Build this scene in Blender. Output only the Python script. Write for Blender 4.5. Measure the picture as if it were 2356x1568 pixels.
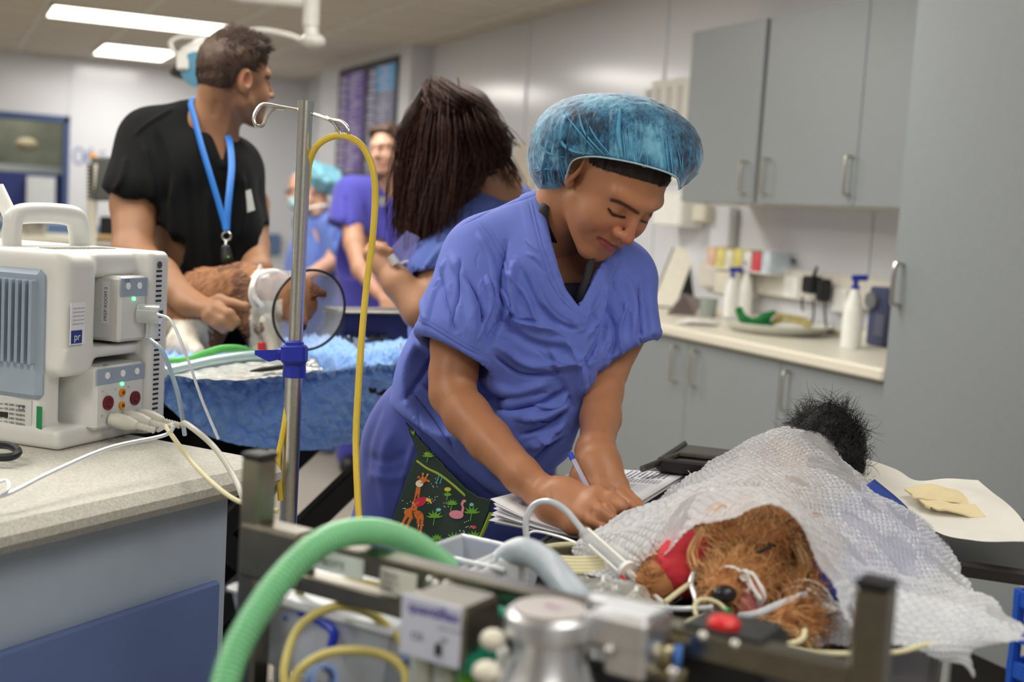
import bpy, math, random
import numpy as np
from mathutils import Vector, Matrix
random.seed(7); RNG = np.random.default_rng(7)
SC = bpy.context.scene
for _o in list(bpy.data.objects): bpy.data.objects.remove(_o)
COL = SC.collection

# ---------------- camera ----------------
FPX = 2900.0; CH = 1.30                      # focal length in px of the 2356 px wide frame, eye height
_y = math.radians(24.6); _p = math.atan(294/2900); _r = 0.06
CF = np.array([math.sin(_y)*math.cos(_p), math.cos(_y)*math.cos(_p), -math.sin(_p)])
_R0 = np.array([math.cos(_y), -math.sin(_y), 0.]); _U0 = np.cross(_R0, CF)
CR = _R0*math.cos(_r)+_U0*math.sin(_r); CU = _U0*math.cos(_r)-_R0*math.sin(_r)
CC = np.array([0, 0, CH])
cam_d = bpy.data.cameras.new('camera'); cam = bpy.data.objects.new('camera', cam_d); COL.objects.link(cam)
cam_d.sensor_width = 36; cam_d.lens = FPX/2356*36; cam_d.clip_start = 0.02
M = Matrix(((CR[0], CU[0], -CF[0], CC[0]), (CR[1], CU[1], -CF[1], CC[1]), (CR[2], CU[2], -CF[2], CC[2]), (0, 0, 0, 1)))
cam.matrix_world = M
cam_d.dof.use_dof = True; cam_d.dof.focus_distance = 1.92; cam_d.dof.aperture_fstop = 3.3
SC.camera = cam

# ---------------- world, exposure ----------------
W = bpy.data.worlds.new('world'); SC.world = W; W.use_nodes = True
W.node_tree.nodes['Background'].inputs[0].default_value = (.6, .68, .8, 1)
W.node_tree.nodes['Background'].inputs[1].default_value = 0.15
SC.view_settings.view_transform = 'Standard'; SC.view_settings.look = 'None'
SC.view_settings.gamma = 1; SC.view_settings.exposure = 0.1; SC.view_settings.use_curve_mapping = False

# ---------------- lights of the room: recessed ceiling panels, plus one added fill panel ----------------
CEIL = 2.45
def area(name, x, y, sx, sy, power, col=(1, .96, .9), z=CEIL-0.03, rz=0):
    l = bpy.data.lights.new(name, 'AREA'); l.shape = 'RECTANGLE'; l.size = sx; l.size_y = sy
    l.energy = power; l.color = col
    o = bpy.data.objects.new(name, l); COL.objects.link(o); o.location = (x, y, z); o.rotation_euler = (0, 0, rz)
    return o
PANELS = [(1.2, 9.0, 1.15, .62), (1.46, 11.1, .6, .9), (1.3, 5.6, 1.2, .6), (-1.6, 9.0, 1.2, .6), (-1.6, 5.6, 1.2, .6),
          (-0.9, 3.4, 1.2, .6), (1.5, 3.3, 1.2, .6), (-1.4, 1.2, 1.2, .6), (1.2, 0.3, 1.2, .6), (0.1, -1.4, 1.2, .6), (0.3, 2.7, 1.2, .6)]  # last entry is an added panel, giving top light on shoulders and fleece
PW = [22, 18, 26, 16, 14, 19, 12, 16, 6, 14, 13]
for (x, y, sx, sy), w in zip(PANELS, PW):
    area('panel_light', x, y, sx*.96, sy*.96, w)

# ---------------- helpers ----------------
def ray(x, y): return CF+CR*(x-1178)/FPX+CU*(784-y)/FPX
def P(x, y, d): return CC+d*ray(x, y)                       # photo position and distance -> point
def onz(x, y, z): r = ray(x, y); return CC+r*(z-CH)/r[2]
def onx(x, y, X): r = ray(x, y); return CC+r*X/r[0]
def ony(x, y, Y): r = ray(x, y); return CC+r*Y/r[1]
def proj(V):
    q = np.asarray(V)-CC; d = q@CF
    return 1178+FPX*(q@CR)/d, 784-FPX*(q@CU)/d, d
def unit(v): v = np.asarray(v, float); return v/(np.linalg.norm(v)+1e-12)
def lin(c):
    c = np.array(c, float)/255.
    return tuple(np.where(c <= .04045, c/12.92, ((c+.055)/1.055)**2.4))
MATS = {}
def mat(name, col, rough=.5, metal=0., noise=None, bump=None, trans=0., alpha=1., emis=None, spec=.5, sss=0., coat=0., ior=1.45, col2=None, sheen=0.):
    """noise=(scale, amount) varies the colour; bump=(scale, strength, distance)."""
    if name in MATS: return MATS[name]
    m = bpy.data.materials.new(name); m.use_nodes = True; nt = m.node_tree; b = nt.nodes['Principled BSDF']
    c = lin(col)+(1,)
    b.inputs['Base Color'].default_value = c; b.inputs['Roughness'].default_value = rough
    b.inputs['Metallic'].default_value = metal; b.inputs['Specular IOR Level'].default_value = spec
    b.inputs['IOR'].default_value = ior; b.inputs['Transmission Weight'].default_value = trans
    b.inputs['Alpha'].default_value = alpha; b.inputs['Coat Weight'].default_value = coat
    if sheen: b.inputs['Sheen Weight'].default_value = sheen; b.inputs['Sheen Roughness'].default_value = .5
    if sss:
        b.inputs['Subsurface Weight'].default_value = sss; b.inputs['Subsurface Scale'].default_value = .012
        b.inputs['Subsurface Radius'].default_value = (1, .35, .2)
    if emis: b.inputs['Emission Color'].default_value = lin(emis[0])+(1,); b.inputs['Emission Strength'].default_value = emis[1]
    co = nt.nodes.new('ShaderNodeTexCoord')
    def ntex(scale, detail=4):
        n = nt.nodes.new('ShaderNodeTexNoise'); n.inputs['Scale'].default_value = scale; n.inputs['Detail'].default_value = detail
        nt.links.new(co.outputs['Object'], n.inputs['Vector']); return n
    noise = noise or (40, .04)
    n = ntex(noise[0]); r = nt.nodes.new('ShaderNodeValToRGB'); e = r.color_ramp.elements
    e[0].position = .3; e[1].position = .7
    e[0].color = tuple(v*(1-noise[1]) for v in c[:3])+(1,)
    e[1].color = (lin(col2)+(1,)) if col2 else tuple(min(1, v*(1+noise[1])) for v in c[:3])+(1,)
    nt.links.new(n.outputs['Fac'], r.inputs['Fac']); nt.links.new(r.outputs['Color'], b.inputs['Base Color'])
    if bump:
        n2 = ntex(bump[0], 3); bn = nt.nodes.new('ShaderNodeBump'); bn.inputs['Strength'].default_value = bump[1]
        bn.inputs['Distance'].default_value = bump[2] if len(bump) > 2 else .002
        nt.links.new(n2.outputs['Fac'], bn.inputs['Height']); nt.links.new(bn.outputs['Normal'], b.inputs['Normal'])
    MATS[name] = m; return m
def attr_mat(name, rough=.5, sss=0., bump=None, spec=.5, sheen=0., trans=0., alpha=1.):
    """material whose base colour is the mesh's colour attribute 'tint' (albedo patches such as lips, coat markings)."""
    m = mat(name, (200, 200, 200), rough, sss=sss, bump=bump, spec=spec, sheen=sheen, trans=trans, alpha=alpha)
    nt = m.node_tree; a = nt.nodes.new('ShaderNodeAttribute'); a.attribute_name = 'tint'
    mx = nt.nodes.new('ShaderNodeMixRGB'); mx.blend_type = 'MULTIPLY'; mx.inputs[0].default_value = 1
    n = nt.nodes.new('ShaderNodeTexNoise'); n.inputs['Scale'].default_value = 60
    r = nt.nodes.new('ShaderNodeMapRange'); r.inputs[3].default_value = .92; r.inputs[4].default_value = 1.08
    co = nt.nodes.new('ShaderNodeTexCoord'); nt.links.new(co.outputs['Object'], n.inputs['Vector'])
    nt.links.new(n.outputs['Fac'], r.inputs[0]); nt.links.new(a.outputs['Color'], mx.inputs[1]); nt.links.new(r.outputs[0], mx.inputs[2])
    nt.links.new(mx.outputs[0], nt.nodes['Principled BSDF'].inputs['Base Color'])
    return m
def set_tint(o, cols):
    a = o.data.color_attributes.new('tint', 'FLOAT_COLOR', 'POINT')
    c = np.ones((len(o.data.vertices), 4), np.float32); c[:, :3] = cols; a.data.foreach_set('color', c.ravel())

def tag(o, label=None, cat=None, group=None, kind=None):
    if label: o['label'] = label
    if cat: o['category'] = cat
    if group: o['group'] = group
    if kind: o['kind'] = kind
    return o
def thing(name, label, cat, loc, group=None):
    o = bpy.data.objects.new(name, None); COL.objects.link(o); o.location = Vector([float(v) for v in loc]); o.empty_display_size = .05
    return tag(o, label, cat, group)
def wloc(o):
    l = np.array(o.location, float)
    return l+wloc(o.parent) if o.parent else l
def link(name, me, m, parent=None, smooth=True):
    o = bpy.data.objects.new(name, me); COL.objects.link(o)
    for mm in (m if isinstance(m, (list, tuple)) else [m]): me.materials.append(mm)
    if parent is not None: o.parent = parent
    if smooth: me.shade_smooth()
    return o
def raw(name, V, Fc, m, parent=None, smooth=True, auto=None):
    """world-space vertices -> mesh object (origin at the parent, or at the bottom centre when top-level)"""
    V = np.asarray(V, float).reshape(-1, 3)
    if parent is not None: off = wloc(parent)
    else: off = np.array([(V[:, 0].min()+V[:, 0].max())/2, (V[:, 1].min()+V[:, 1].max())/2, V[:, 2].min()])
    me = bpy.data.meshes.new(name); 
    if isinstance(Fc, np.ndarray):
        n = len(Fc); k = Fc.shape[1]; me.vertices.add(len(V)); me.vertices.foreach_set('co', (V-off).ravel().astype(np.float32))
        me.loops.add(n*k); me.loops.foreach_set('vertex_index', Fc.ravel().astype(np.int32))
        me.polygons.add(n); me.polygons.foreach_set('loop_start', np.arange(0, n*k, k, dtype=np.int32)); me.update(calc_edges=True); me.validate()
    else:
        me.from_pydata((V-off).tolist(), [], [list(map(int, f)) for f in Fc]); me.update()
    o = link(name, me, m, parent, smooth)
    if parent is None: o.location = off
    if auto: 
        try: me.set_sharp_from_angle(angle=auto)
        except Exception: pass
    return o
def frame(d, up=(0, 0, 1)):
    d = unit(d); u = np.asarray(up, float)
    if abs(d@unit(u)) > .98: u = np.array([1., 0, 0])
    s = unit(np.cross(d, u)); return s, np.cross(s, d), d
class MB:
    """collects shapes into ONE mesh"""
    def __init__(s): s.V = []; s.F = []; s.MI = []; s.mi = 0
    def add(s, V, Fc):
        b = len(s.V); s.V += [tuple(map(float, v)) for v in V]; s.F += [tuple(int(i)+b for i in f) for f in Fc]; s.MI += [s.mi]*len(Fc); return s
    def box(s, c, size, ax=None, bev=0.0):
        """box centred at c; ax = 3 axis rows; bev = corner bevel"""
        c = np.asarray(c, float); h = np.asarray(size, float)/2; A = np.eye(3) if ax is None else np.array(ax, float)
        if bev <= 0:
            V = [c+(sx*h[0])*A[0]+(sy*h[1])*A[1]+(sz*h[2])*A[2] for sz in (-1, 1) for sy in (-1, 1) for sx in (-1, 1)]
            return s.add(V, [(0, 2, 3, 1), (4, 5, 7, 6), (0, 1, 5, 4), (2, 6, 7, 3), (0, 4, 6, 2), (1, 3, 7, 5)])
        bev = min(bev, *(h*.98)); idx = {}; V = []
        for sx in (-1, 1):
            for sy in (-1, 1):
                for sz in (-1, 1):
                    for k in range(3):
                        q = np.array([sx, sy, sz])*(h-bev); q = q+np.eye(3)[k]*np.array([sx, sy, sz])*bev
                        idx[(sx, sy, sz, k)] = len(V); V.append(c+q@A)
        Fc = []
        for k in range(3):
            a, b = (k+1) % 3, (k+2) % 3
            for sg in (-1, 1):
                f = []
                for (ua, ub) in ((-1, -1), (1, -1), (1, 1), (-1, 1)):
                    t = [0, 0, 0]; t[k] = sg; t[a] = ua; t[b] = ub; f.append(idx[(t[0], t[1], t[2], k)])
                Fc.append(f if sg > 0 else f[::-1])
            for ua in (-1, 1):
                for ub in (-1, 1):
                    t0 = [0, 0, 0]; t0[k] = -1; t0[a] = ua; t0[b] = ub; t1 = list(t0); t1[k] = 1
                    f = [idx[(*t0, a)], idx[(*t1, a)], idx[(*t1, b)], idx[(*t0, b)]]
                    Fc.append(f if ua*ub > 0 else f[::-1])
        for sx in (-1, 1):
            for sy in (-1, 1):
                for sz in (-1, 1):
                    f = [idx[(sx, sy, sz, k)] for k in range(3)]; Fc.append(f if sx*sy*sz > 0 else f[::-1])
        return s.add(V, Fc)
    def aabb(s, x0, y0, z0, x1, y1, z1, bev=0): return s.box(((x0+x1)/2, (y0+y1)/2, (z0+z1)/2), (abs(x1-x0), abs(y1-y0), abs(z1-z0)), bev=bev)
    def tube(s, pts, r, n=10, cap=True, close=False, flat=1.0):
        pts = np.asarray(pts, float); N = len(pts); rr = np.full(N, r) if np.isscalar(r) else np.asarray(r, float)
        T = np.gradient(pts, axis=0) if not close else np.roll(pts, -1, 0)-np.roll(pts, 1, 0)
        u = None; V = []
        for i in range(N):
            t = unit(T[i])
            if u is None: sdir, u, _ = frame(t)
            u = unit(u-t*(u@t)); sd = np.cross(t, u)
            for k in range(n):
                a = 2*math.pi*k/n; V.append(pts[i]+rr[i]*(math.cos(a)*sd+math.sin(a)*u*flat))
        Fc = []
        for i in range(N if close else N-1):
            j = (i+1) % N
            for k in range(n): Fc.append((i*n+k, i*n+(k+1) % n, j*n+(k+1) % n, j*n+k))
        if cap and not close: Fc.append(tuple(range(n))[::-1]); Fc.append(tuple((N-1)*n+k for k in range(n)))
        return s.add(V, Fc)
    def cyl(s, a, b, r, n=20, r2=None):
        a = np.asarray(a, float); b = np.asarray(b, float); return s.tube([a, b], [r, r if r2 is None else r2], n)
    def lathe(s, base, axis, prof, n=32, cap=True):
        """prof: (radius, height) pairs along axis"""
        sd, u, t = frame(axis); base = np.asarray(base, float); V = []
        for (r, h) in prof:
            for k in range(n):
                a = 2*math.pi*k/n; V.append(base+t*h+max(r, 1e-5)*(math.cos(a)*sd+math.sin(a)*u))
        Fc = []
        for i in range(len(prof)-1):
            for k in range(n): Fc.append((i*n+k, i*n+(k+1) % n, (i+1)*n+(k+1) % n, (i+1)*n+k))
        if cap: Fc.append(tuple(range(n))[::-1]); Fc.append(tuple((len(prof)-1)*n+k for k in range(n)))
        return s.add(V, Fc)
    def prism(s, poly, vec):
        """poly: 3-D loop extruded by vec"""
        poly = [np.asarray(p, float) for p in poly]; n = len(poly); vec = np.asarray(vec, float)
        V = poly+[p+vec for p in poly]
        return s.add(V, [tuple(range(n))[::-1], tuple(range(n, 2*n))]+[(i, (i+1) % n, (i+1) % n+n, i+n) for i in range(n)])
    def ell(s, c, rad, ax=None, n=16):
        A = np.eye(3) if ax is None else np.array(ax, float); c = np.asarray(c, float); V = []; Fc = []
        m = n//2
        for i in range(m+1):
            th = math.pi*i/m
            for k in range(n):
                a = 2*math.pi*k/n; q = np.array([math.sin(th)*math.cos(a)*rad[0], math.sin(th)*math.sin(a)*rad[1], math.cos(th)*rad[2]]); V.append(c+q@A)
        for i in range(m):
            for k in range(n): Fc.append((i*n+k, (i+1)*n+k, (i+1)*n+(k+1) % n, i*n+(k+1) % n))
        return s.add(V, Fc)
    def build(s, name, m, parent=None, smooth=True, auto=.6):
        o = raw(name, s.V, s.F, m, parent, smooth, auto if smooth else None)
        if isinstance(m, (list, tuple)) and len(m) > 1: o.data.polygons.foreach_set('material_index', s.MI)
        return o
def spline(pts, n=12, close=False):
    """Catmull-Rom through the points"""
    p = np.asarray(pts, float)
    if close: q = np.vstack([p[-1:], p, p[:2]])
    else: q = np.vstack([2*p[0]-p[1], p, 2*p[-1]-p[-2]])
    out = []
    for i in range(1, len(q)-2):
        for k in range(n):
            t = k/n; out.append(.5*((2*q[i])+(-q[i-1]+q[i+1])*t+(2*q[i-1]-5*q[i]+4*q[i+1]-q[i+2])*t*t+(-q[i-1]+3*q[i]-3*q[i+1]+q[i+2])*t**3))
    if not close: out.append(q[-2])
    return np.array(out)
def PS(l): return [P(*q) for q in l]
def cable(name, pts, r, m, label, group=None, parent=None, n=8, sub=10, cat='cable'):
    o = MB().tube(spline(pts, sub), r, n).build(name, m, parent)
    if parent is None: tag(o, label, cat, group)
    return o
# ================= materials of the room =================
m_wall = mat('wall_panel', (218, 220, 226), .17, noise=(1.5, .02), spec=.5)
m_ceil = mat('ceiling_tile', (205, 196, 182), .8, noise=(120, .05), bump=(300, .2, .001))
m_grid = mat('ceiling_grid', (222, 218, 210), .6)
m_floor = mat('vinyl_floor', (156, 148, 132), .35, noise=(90, .12))
m_lgrey = mat('grey_laminate', (139, 145, 147), .42, noise=(60, .02), bump=(900, .05, .0005))
m_edge = mat('edge_band', (196, 194, 186), .5)
m_steel = mat('brushed_steel', (205, 203, 196), .28, 1., noise=(200, .06))
m_darkst = mat('dark_steel', (110, 108, 102), .33, 1., noise=(120, .1))
m_white = mat('white_plastic', (238, 238, 234), .35)
m_offw = mat('cream_plastic', (222, 218, 202), .4)
m_black = mat('black_plastic', (24, 24, 27), .4)
m_bluefr = mat('blue_frame', (62, 84, 128), .45)
m_glow = mat('diffuser', (255, 252, 244), .5, emis=((255, 250, 240), 6.0))
# ---------------- shell ----------------
XW = 3.2; YB = 12.1; XL = -4.2; YF = -3.0
def struct(name, mb, m, smooth=False):
    o = mb.build(name, m, smooth=smooth); o['kind'] = 'structure'; return o
struct('floor', MB().aabb(XL, YF, -.1, XW, YB, 0), m_floor)
struct('wall_right', MB().aabb(XW, YF, 0, XW+.1, YB+.1, CEIL), m_wall)
struct('wall_back', MB().aabb(XL, YB, 0, .44, YB+.1, CEIL).aabb(1.05, YB, 0, XW, YB+.1, CEIL).aabb(.44, YB, 0, 1.05, YB+.1, 1.02).aabb(.44, YB, 1.92, 1.05, YB+.1, CEIL), m_wall)
struct('wall_left', MB().aabb(XL-.1, YF, 0, XL, YB+.1, CEIL), m_wall)
struct('wall_front', MB().aabb(XL-.1, YF-.1, 0, XW+.1, YF, CEIL), m_wall)
# suspended ceiling: slab and T-bar grid
struct('ceiling', MB().aabb(XL, YF, CEIL, XW+.1, YB+.1, CEIL+.08), m_ceil)
g = MB()
x = XL
while x < XW: g.aabb(x-.012, YF, CEIL-.006, x+.012, YB, CEIL+.001); x += .6
y = YF
while y < YB: g.aabb(XL, y-.012, CEIL-.0055, XW, y+.012, CEIL+.001); y += .6
struct('trim_1', g, m_grid)
# wall panel joints and dado rail
g = MB()
for xx in (-2.2, -.75, 1.05, 2.3): g.aabb(xx-.012, YB-.006, 0, xx+.012, YB, CEIL)
for yy in (-1., .6, 2.2, 3.8, 5.4, 7.0, 8.6): g.aabb(XW-.006, yy-.012, 0, XW, yy+.012, CEIL)
struct('trim_2', g, mat('joint_strip', (214, 216, 222), .3))
struct('trim_3', MB().aabb(XL, YB-.05, .76, XW-.2, YB, .96, .01), mat('dado_blue', (96, 122, 160), .5))
struct('trim_4', MB().aabb(XW-.16, 8.65, 0, XW, 11.0, CEIL), m_wall)
struct('baseboard_back', MB().aabb(XL, YB-.02, 0, XW, YB, .12), m_bluefr)
# internal window in the back wall
wx0, wx1, wz0, wz1 = .2, 1.05, 1.0, 1.9
def pxx(x, y): return ony(x, y, YB)
wr = bpy.data.objects.new('window_1', None); COL.objects.link(wr); wr.location = (.9, YB, 1.02); wr['kind'] = 'structure'
o = MB()
for (a, b, c, d) in ((.2, 1.92-.06, 1.05, 1.92), (.2, 1.02, 1.05, 1.08), (1.0, 1.02, 1.05, 1.92), (.2, 1.02, .26, 1.92)): o.aabb(a, YB-.03, b, c, YB+.08, d, .004)
o.build('window_frame', m_bluefr, wr)
MB().aabb(.26, YB+.03, 1.08, 1.0, YB+.036, 1.86).build('window_glass', mat('glass', (235, 240, 240), .03, trans=1., ior=1.1), wr, False)
MB().aabb(-.5, YB+.9, .6, 1.9, YB+.95, 2.2).build('room_beyond', mat('dim_room', (150, 150, 134), .8, noise=(3, .3)), wr, False)
MB().aabb(-.5, YB+.5, 1.40, 1.9, YB+.52, 1.47).build('shelf', m_white, wr, False)
MB().aabb(-.2, YB+.09, 1.0, 1.2, YB+.1, 1.40).build('lower_panel', mat('film_blue', (58, 68, 140), .4), wr, False)
MB().ell((.72, YB+.5, 1.66), (.1, .1, .06)).build('lamp_shade', mat('cream_lamp', (225, 205, 170), .5), wr)
area('far_room_fill', .7, YB+.45, 1.2, .3, 6, (1, .97, .85), 2.3)  # added unseen lamp that brightens the room behind the glass
po = MB().aabb(.70, YB-.004, 1.10, .94, YB+.0, 1.37).build('notice', mat('notice_paper', (206, 212, 214), .7, noise=(30, .1)), None, False)
po.location.y -= -.02
tag(po, 'pale paper notice stuck low on the window at the far left', 'notice')
# ceiling luminaires
def luminaire(x, y, sx, sy, label):
    t = thing('ceiling_light', label, 'ceiling light', (x, y, CEIL-.02), 'recessed ceiling light panels')
    f = MB()
    for (a, b, c, d) in ((-sx/2, -sy/2, sx/2, -sy/2+.02), (-sx/2, sy/2-.02, sx/2, sy/2), (-sx/2, -sy/2, -sx/2+.02, sy/2), (sx/2-.02, -sy/2, sx/2, sy/2)):
        f.aabb(x+a, y+b, CEIL-.016, x+c, y+d, CEIL-.001)
    f.build('frame', m_white, t, False)
    MB().aabb(x-sx/2+.02, y-sy/2+.02, CEIL-.012, x+sx/2-.02, y+sy/2-.02, CEIL-.004).build('diffuser', m_glow, t, False)
for i, (x, y, sx, sy) in enumerate(PANELS):
    luminaire(x, y, sx, sy, ['large glowing rectangular light panel in the ceiling above the man in black', 'smaller glowing light panel in the ceiling farther back, near the surgical lamp'][i] if i < 2 else ['', '', 'ceiling light panel over the far part of the room, reflected in the right wall', 'ceiling light panel at the far left, outside the view', 'ceiling light panel over the left half of the room, outside the view', 'ceiling light panel above the treatment table side of the room', 'ceiling light panel above the grey base cupboards', 'ceiling light panel above the area left of the patient monitor', 'ceiling light panel above the anaesthetic trolley, right side', 'ceiling light panel behind the camera position', 'added unseen fill light panel above the woman in blue scrubs'][i])
# ================= cupboards on the right wall =================
def handle(z0, z1, y, xf, parent, m=m_steel, r=.006):
    """bow handle standing off a front at x = xf"""
    pts = [(xf, y, z0), (xf-.022, y, z0), (xf-.032, y, z0+.012), (xf-.032, y, z1-.012), (xf-.022, y, z1), (xf, y, z1)]
    return MB().tube(spline(pts, 4), r, 8).build('handle', m, parent)
def cupboard(name, label, y0, y1, z0, z1, xf, doors, hz, group):
    """doors: list of (ya, yb, handle_y)"""
    t = thing(name, label, 'cupboard', (XW-.01, (y0+y1)/2, z0), group)
    MB().aabb(xf+.02, y0+.001, z0, XW-.002, y1-.001, z1).build('body', m_edge, t, False)
    for (ya, yb, hy) in doors:
        d = MB().aabb(xf, ya+.002, z0+.002, xf+.019, yb-.002, z1-.002, .0012).build('door', m_lgrey, t, False)
        if hy: handle(hz[0], hz[1], hy, xf, d)
    return t
Yc = 2.925
def yx(x, y, X): return onx(x, y, X)[1]
cupboard('wall_cupboard', 'grey laminate wall cupboard at the left end above the worktop, single door', 4.075, 4.60, 1.39, 2.095, 2.85, [(4.075, 4.60, 4.13)], (1.43, 1.55), 'grey wall cupboards')
cupboard('wall_cupboard', 'wide grey laminate wall cupboard with two doors beside the tall cupboard', Yc, 4.05, 1.39, 2.095, 2.85, [(3.485, 4.05, 3.99), (Yc, 3.485, 3.505)], (1.43, 1.56), 'grey wall cupboards')
z0, z1 = onx(1965, 445, 2.85)[2], onx(1968, 365, 2.85)[2]
for o_ in bpy.data.objects:
    pass
# tall cupboard
t = thing('tall_cupboard', 'tall floor-to-ceiling grey laminate cupboard at the right edge', 'cupboard', (2.9, 2.3, 0))
MB().aabb(2.585, 1.9, .18, XW-.002, Yc-.002, CEIL-.01).build('body', m_lgrey, t, False)
d = MB().aabb(2.56, 2.335, .19, 2.58, Yc-.002, CEIL-.015, .001).build('door', m_lgrey, t, False)
yh = yx(2075, 650, 2.56)
zz = [onx(2068, 700, 2.56)[2], onx(2085, 608, 2.56)[2]]
handle(zz[0], zz[1], yh, 2.56, d, r=.007)
d = MB().aabb(2.56, 1.9, .19, 2.58, 2.29, CEIL-.015, .001).build('door', m_lgrey, t, False)
MB().aabb(2.555, 2.29, .18, 2.585, 2.335, CEIL-.012).build('edge_strip', m_edge, t, False)
MB().aabb(2.62, 1.9, 0, XW-.01, Yc-.01, .18).build('plinth', m_black, t, False)
# base units + worktop
for (ya, yb, hy, lb) in ((Yc, 3.455, 3.395, 'grey base cupboard under the worktop, next to the tall cupboard'), (3.455, 4.03, 3.96, 'grey base cupboard under the worktop, middle one with its handle on the far side'), (4.03, 4.60, 4.10, 'grey base cupboard under the worktop, partly hidden behind the woman')):
    cupboard('base_cupboard', lb, ya, yb, .12, .86, 2.58, [(ya, yb, hy)], (.70, .83), 'grey base cupboards')
MB().aabb(2.64, Yc, 0, XW-.01, 5.4, .12).build('plinth', m_black, None, False)
bpy.data.objects['plinth.001']['kind'] = 'structure'; bpy.data.objects['plinth.001'].name = 'trim_5'
cupboard('base_cupboard', 'grey base cupboard under the far end of the worktop behind the woman', 4.60, 5.4, .12, .86, 2.58, [(4.60, 5.4, None)], (.7, .83), 'grey base cupboards')
wt = MB().aabb(2.555, Yc+.003, .865, XW-.003, 5.45, .905, .008).aabb(XW-.02, Yc+.003, .905, XW-.003, 5.45, .935, .004).build('worktop', mat('cream_worktop', (226, 221, 205), .35, noise=(200, .05)), None, False)
tag(wt, 'cream worktop with upstand running along the right wall over the grey cupboards', 'worktop')
tr = MB().aabb(XW-.045, Yc+.05, 1.02, XW-.001, 4.9, 1.14, .006).build('cable_trunking', mat('trunking', (214, 210, 200), .45), None, False)
tag(tr, 'long cream dado trunking with sockets along the wall above the worktop', 'trunking')
# ================= clay modelling: signed distance fields meshed by surface nets =================
def smin(a, b, k):
    if k <= 0: return np.minimum(a, b)
    h = np.maximum(k-np.abs(a-b), 0)/k; return np.minimum(a, b)-h*h*k*.25
class Clay:
    def __init__(s, res=.006): s.res = res; s.ops = []
    # each op: (mode, k, bbox_lo, bbox_hi, func)
    def _add(s, mode, k, lo, hi, fn): s.ops.append((mode, k, np.array(lo, float), np.array(hi, float), fn)); return s
    def ell(s, c, r, A=None, k=.02, mode='u'):
        c = np.asarray(c, float); r = np.asarray(r, float); A = np.eye(3) if A is None else np.asarray(A, float); R = max(r)
        def fn(Q):
            q = (Q-c)@A.T; k0 = np.linalg.norm(q/r, axis=-1); k1 = np.linalg.norm(q/(r*r), axis=-1)+1e-9; return k0*(k0-1)/k1
        ext = np.sqrt(((A*r[:, None])**2).sum(0))
        return s._add(mode, k, c-ext, c+ext, fn)
    def cap(s, a, b, ra, rb=None, k=.02, mode='u', flat=None, fax=None):
        """tapered limb from a to b; flat<1 squashes it along fax"""
        a = np.asarray(a, float); b = np.asarray(b, float); rb = ra if rb is None else rb; ab = b-a; L2 = ab@ab+1e-12
        if flat: fx = unit(fax)
        def fn(Q):
            t = np.clip(((Q-a)@ab)/L2, 0, 1); D = Q-a-t[..., None]*ab
            if flat:
                w = D@fx; D = D+(w*(1/flat-1))[..., None]*fx
            l = np.linalg.norm(D, axis=-1)-(ra+(rb-ra)*t)
            return l*flat if flat else l
        R = max(ra, rb); return s._add(mode, k, np.minimum(a, b)-R, np.maximum(a, b)+R, fn)
    def chain(s, pts, rs, k=.01, mode='u', flat=None, fax=None):
        for i in range(len(pts)-1): s.cap(pts[i], pts[i+1], rs[i], rs[i+1], k, mode, flat, fax)
        return s
    def box(s, c, h, A=None, rnd=.01, k=.01, mode='u'):
        c = np.asarray(c, float); h = np.asarray(h, float)-rnd; A = np.eye(3) if A is None else np.asarray(A, float)
        def fn(Q):
            q = np.abs((Q-c)@A.T)-h; return np.linalg.norm(np.maximum(q, 0), axis=-1)+np.minimum(q.max(-1), 0)-rnd
        ext = (np.abs(A)*(h+rnd)[:, None]).sum(0)
        return s._add(mode, k, c-ext, c+ext, fn)
    def carve(s, fn, corners, pad, k=.003):
        c = np.array(corners); return s._add('s', k, c.min(0)-pad, c.max(0)+pad, fn)
    def cut(s, p, n, k=.004):
        """remove everything on the side n points to"""
        p = np.asarray(p, float); n = unit(n)
        return s._add('s', k, [-1e3]*3, [1e3]*3, lambda Q: -((Q-p)@n))
    def mesh(s, smooth=0, lo=None, hi=None):
        us = [o for o in s.ops if o[0] == 'u']; h = s.res
        if lo is None: lo = np.min([o[2] for o in us], 0)-3*h; hi = np.max([o[3] for o in us], 0)+3*h
        n = np.ceil((hi-lo)/h).astype(int)+1
        ax = [lo[i]+h*np.arange(n[i]) for i in range(3)]
        D = np.full(n, 1e3, np.float32)
        for mode, k, a, b, fn in s.ops:
            mrg = k+4*h
            i0 = np.clip(np.floor((a-mrg-lo)/h), 0, n-1).astype(int); i1 = np.clip(np.ceil((b+mrg-lo)/h)+1, 1, n).astype(int)
            if (i1 <= i0).any(): continue
            G = np.stack(np.meshgrid(ax[0][i0[0]:i1[0]], ax[1][i0[1]:i1[1]], ax[2][i0[2]:i1[2]], indexing='ij'), -1)
            v = fn(G).astype(np.float32); sl = tuple(slice(i0[i], i1[i]) for i in range(3)); cur = D[sl]
            if mode == 'u': D[sl] = smin(cur, v, k)
            elif mode == 's': D[sl] = -smin(-cur, v, k)
            else: D[sl] = -smin(-cur, -v, k)
        D[0] = D[-1] = 1; D[:, 0] = D[:, -1] = 1; D[:, :, 0] = D[:, :, -1] = 1
        V, Q = nets(D); V = lo+V*h
        for _ in range(smooth): V = relax(V, Q, .5)
        return V, Q
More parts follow.
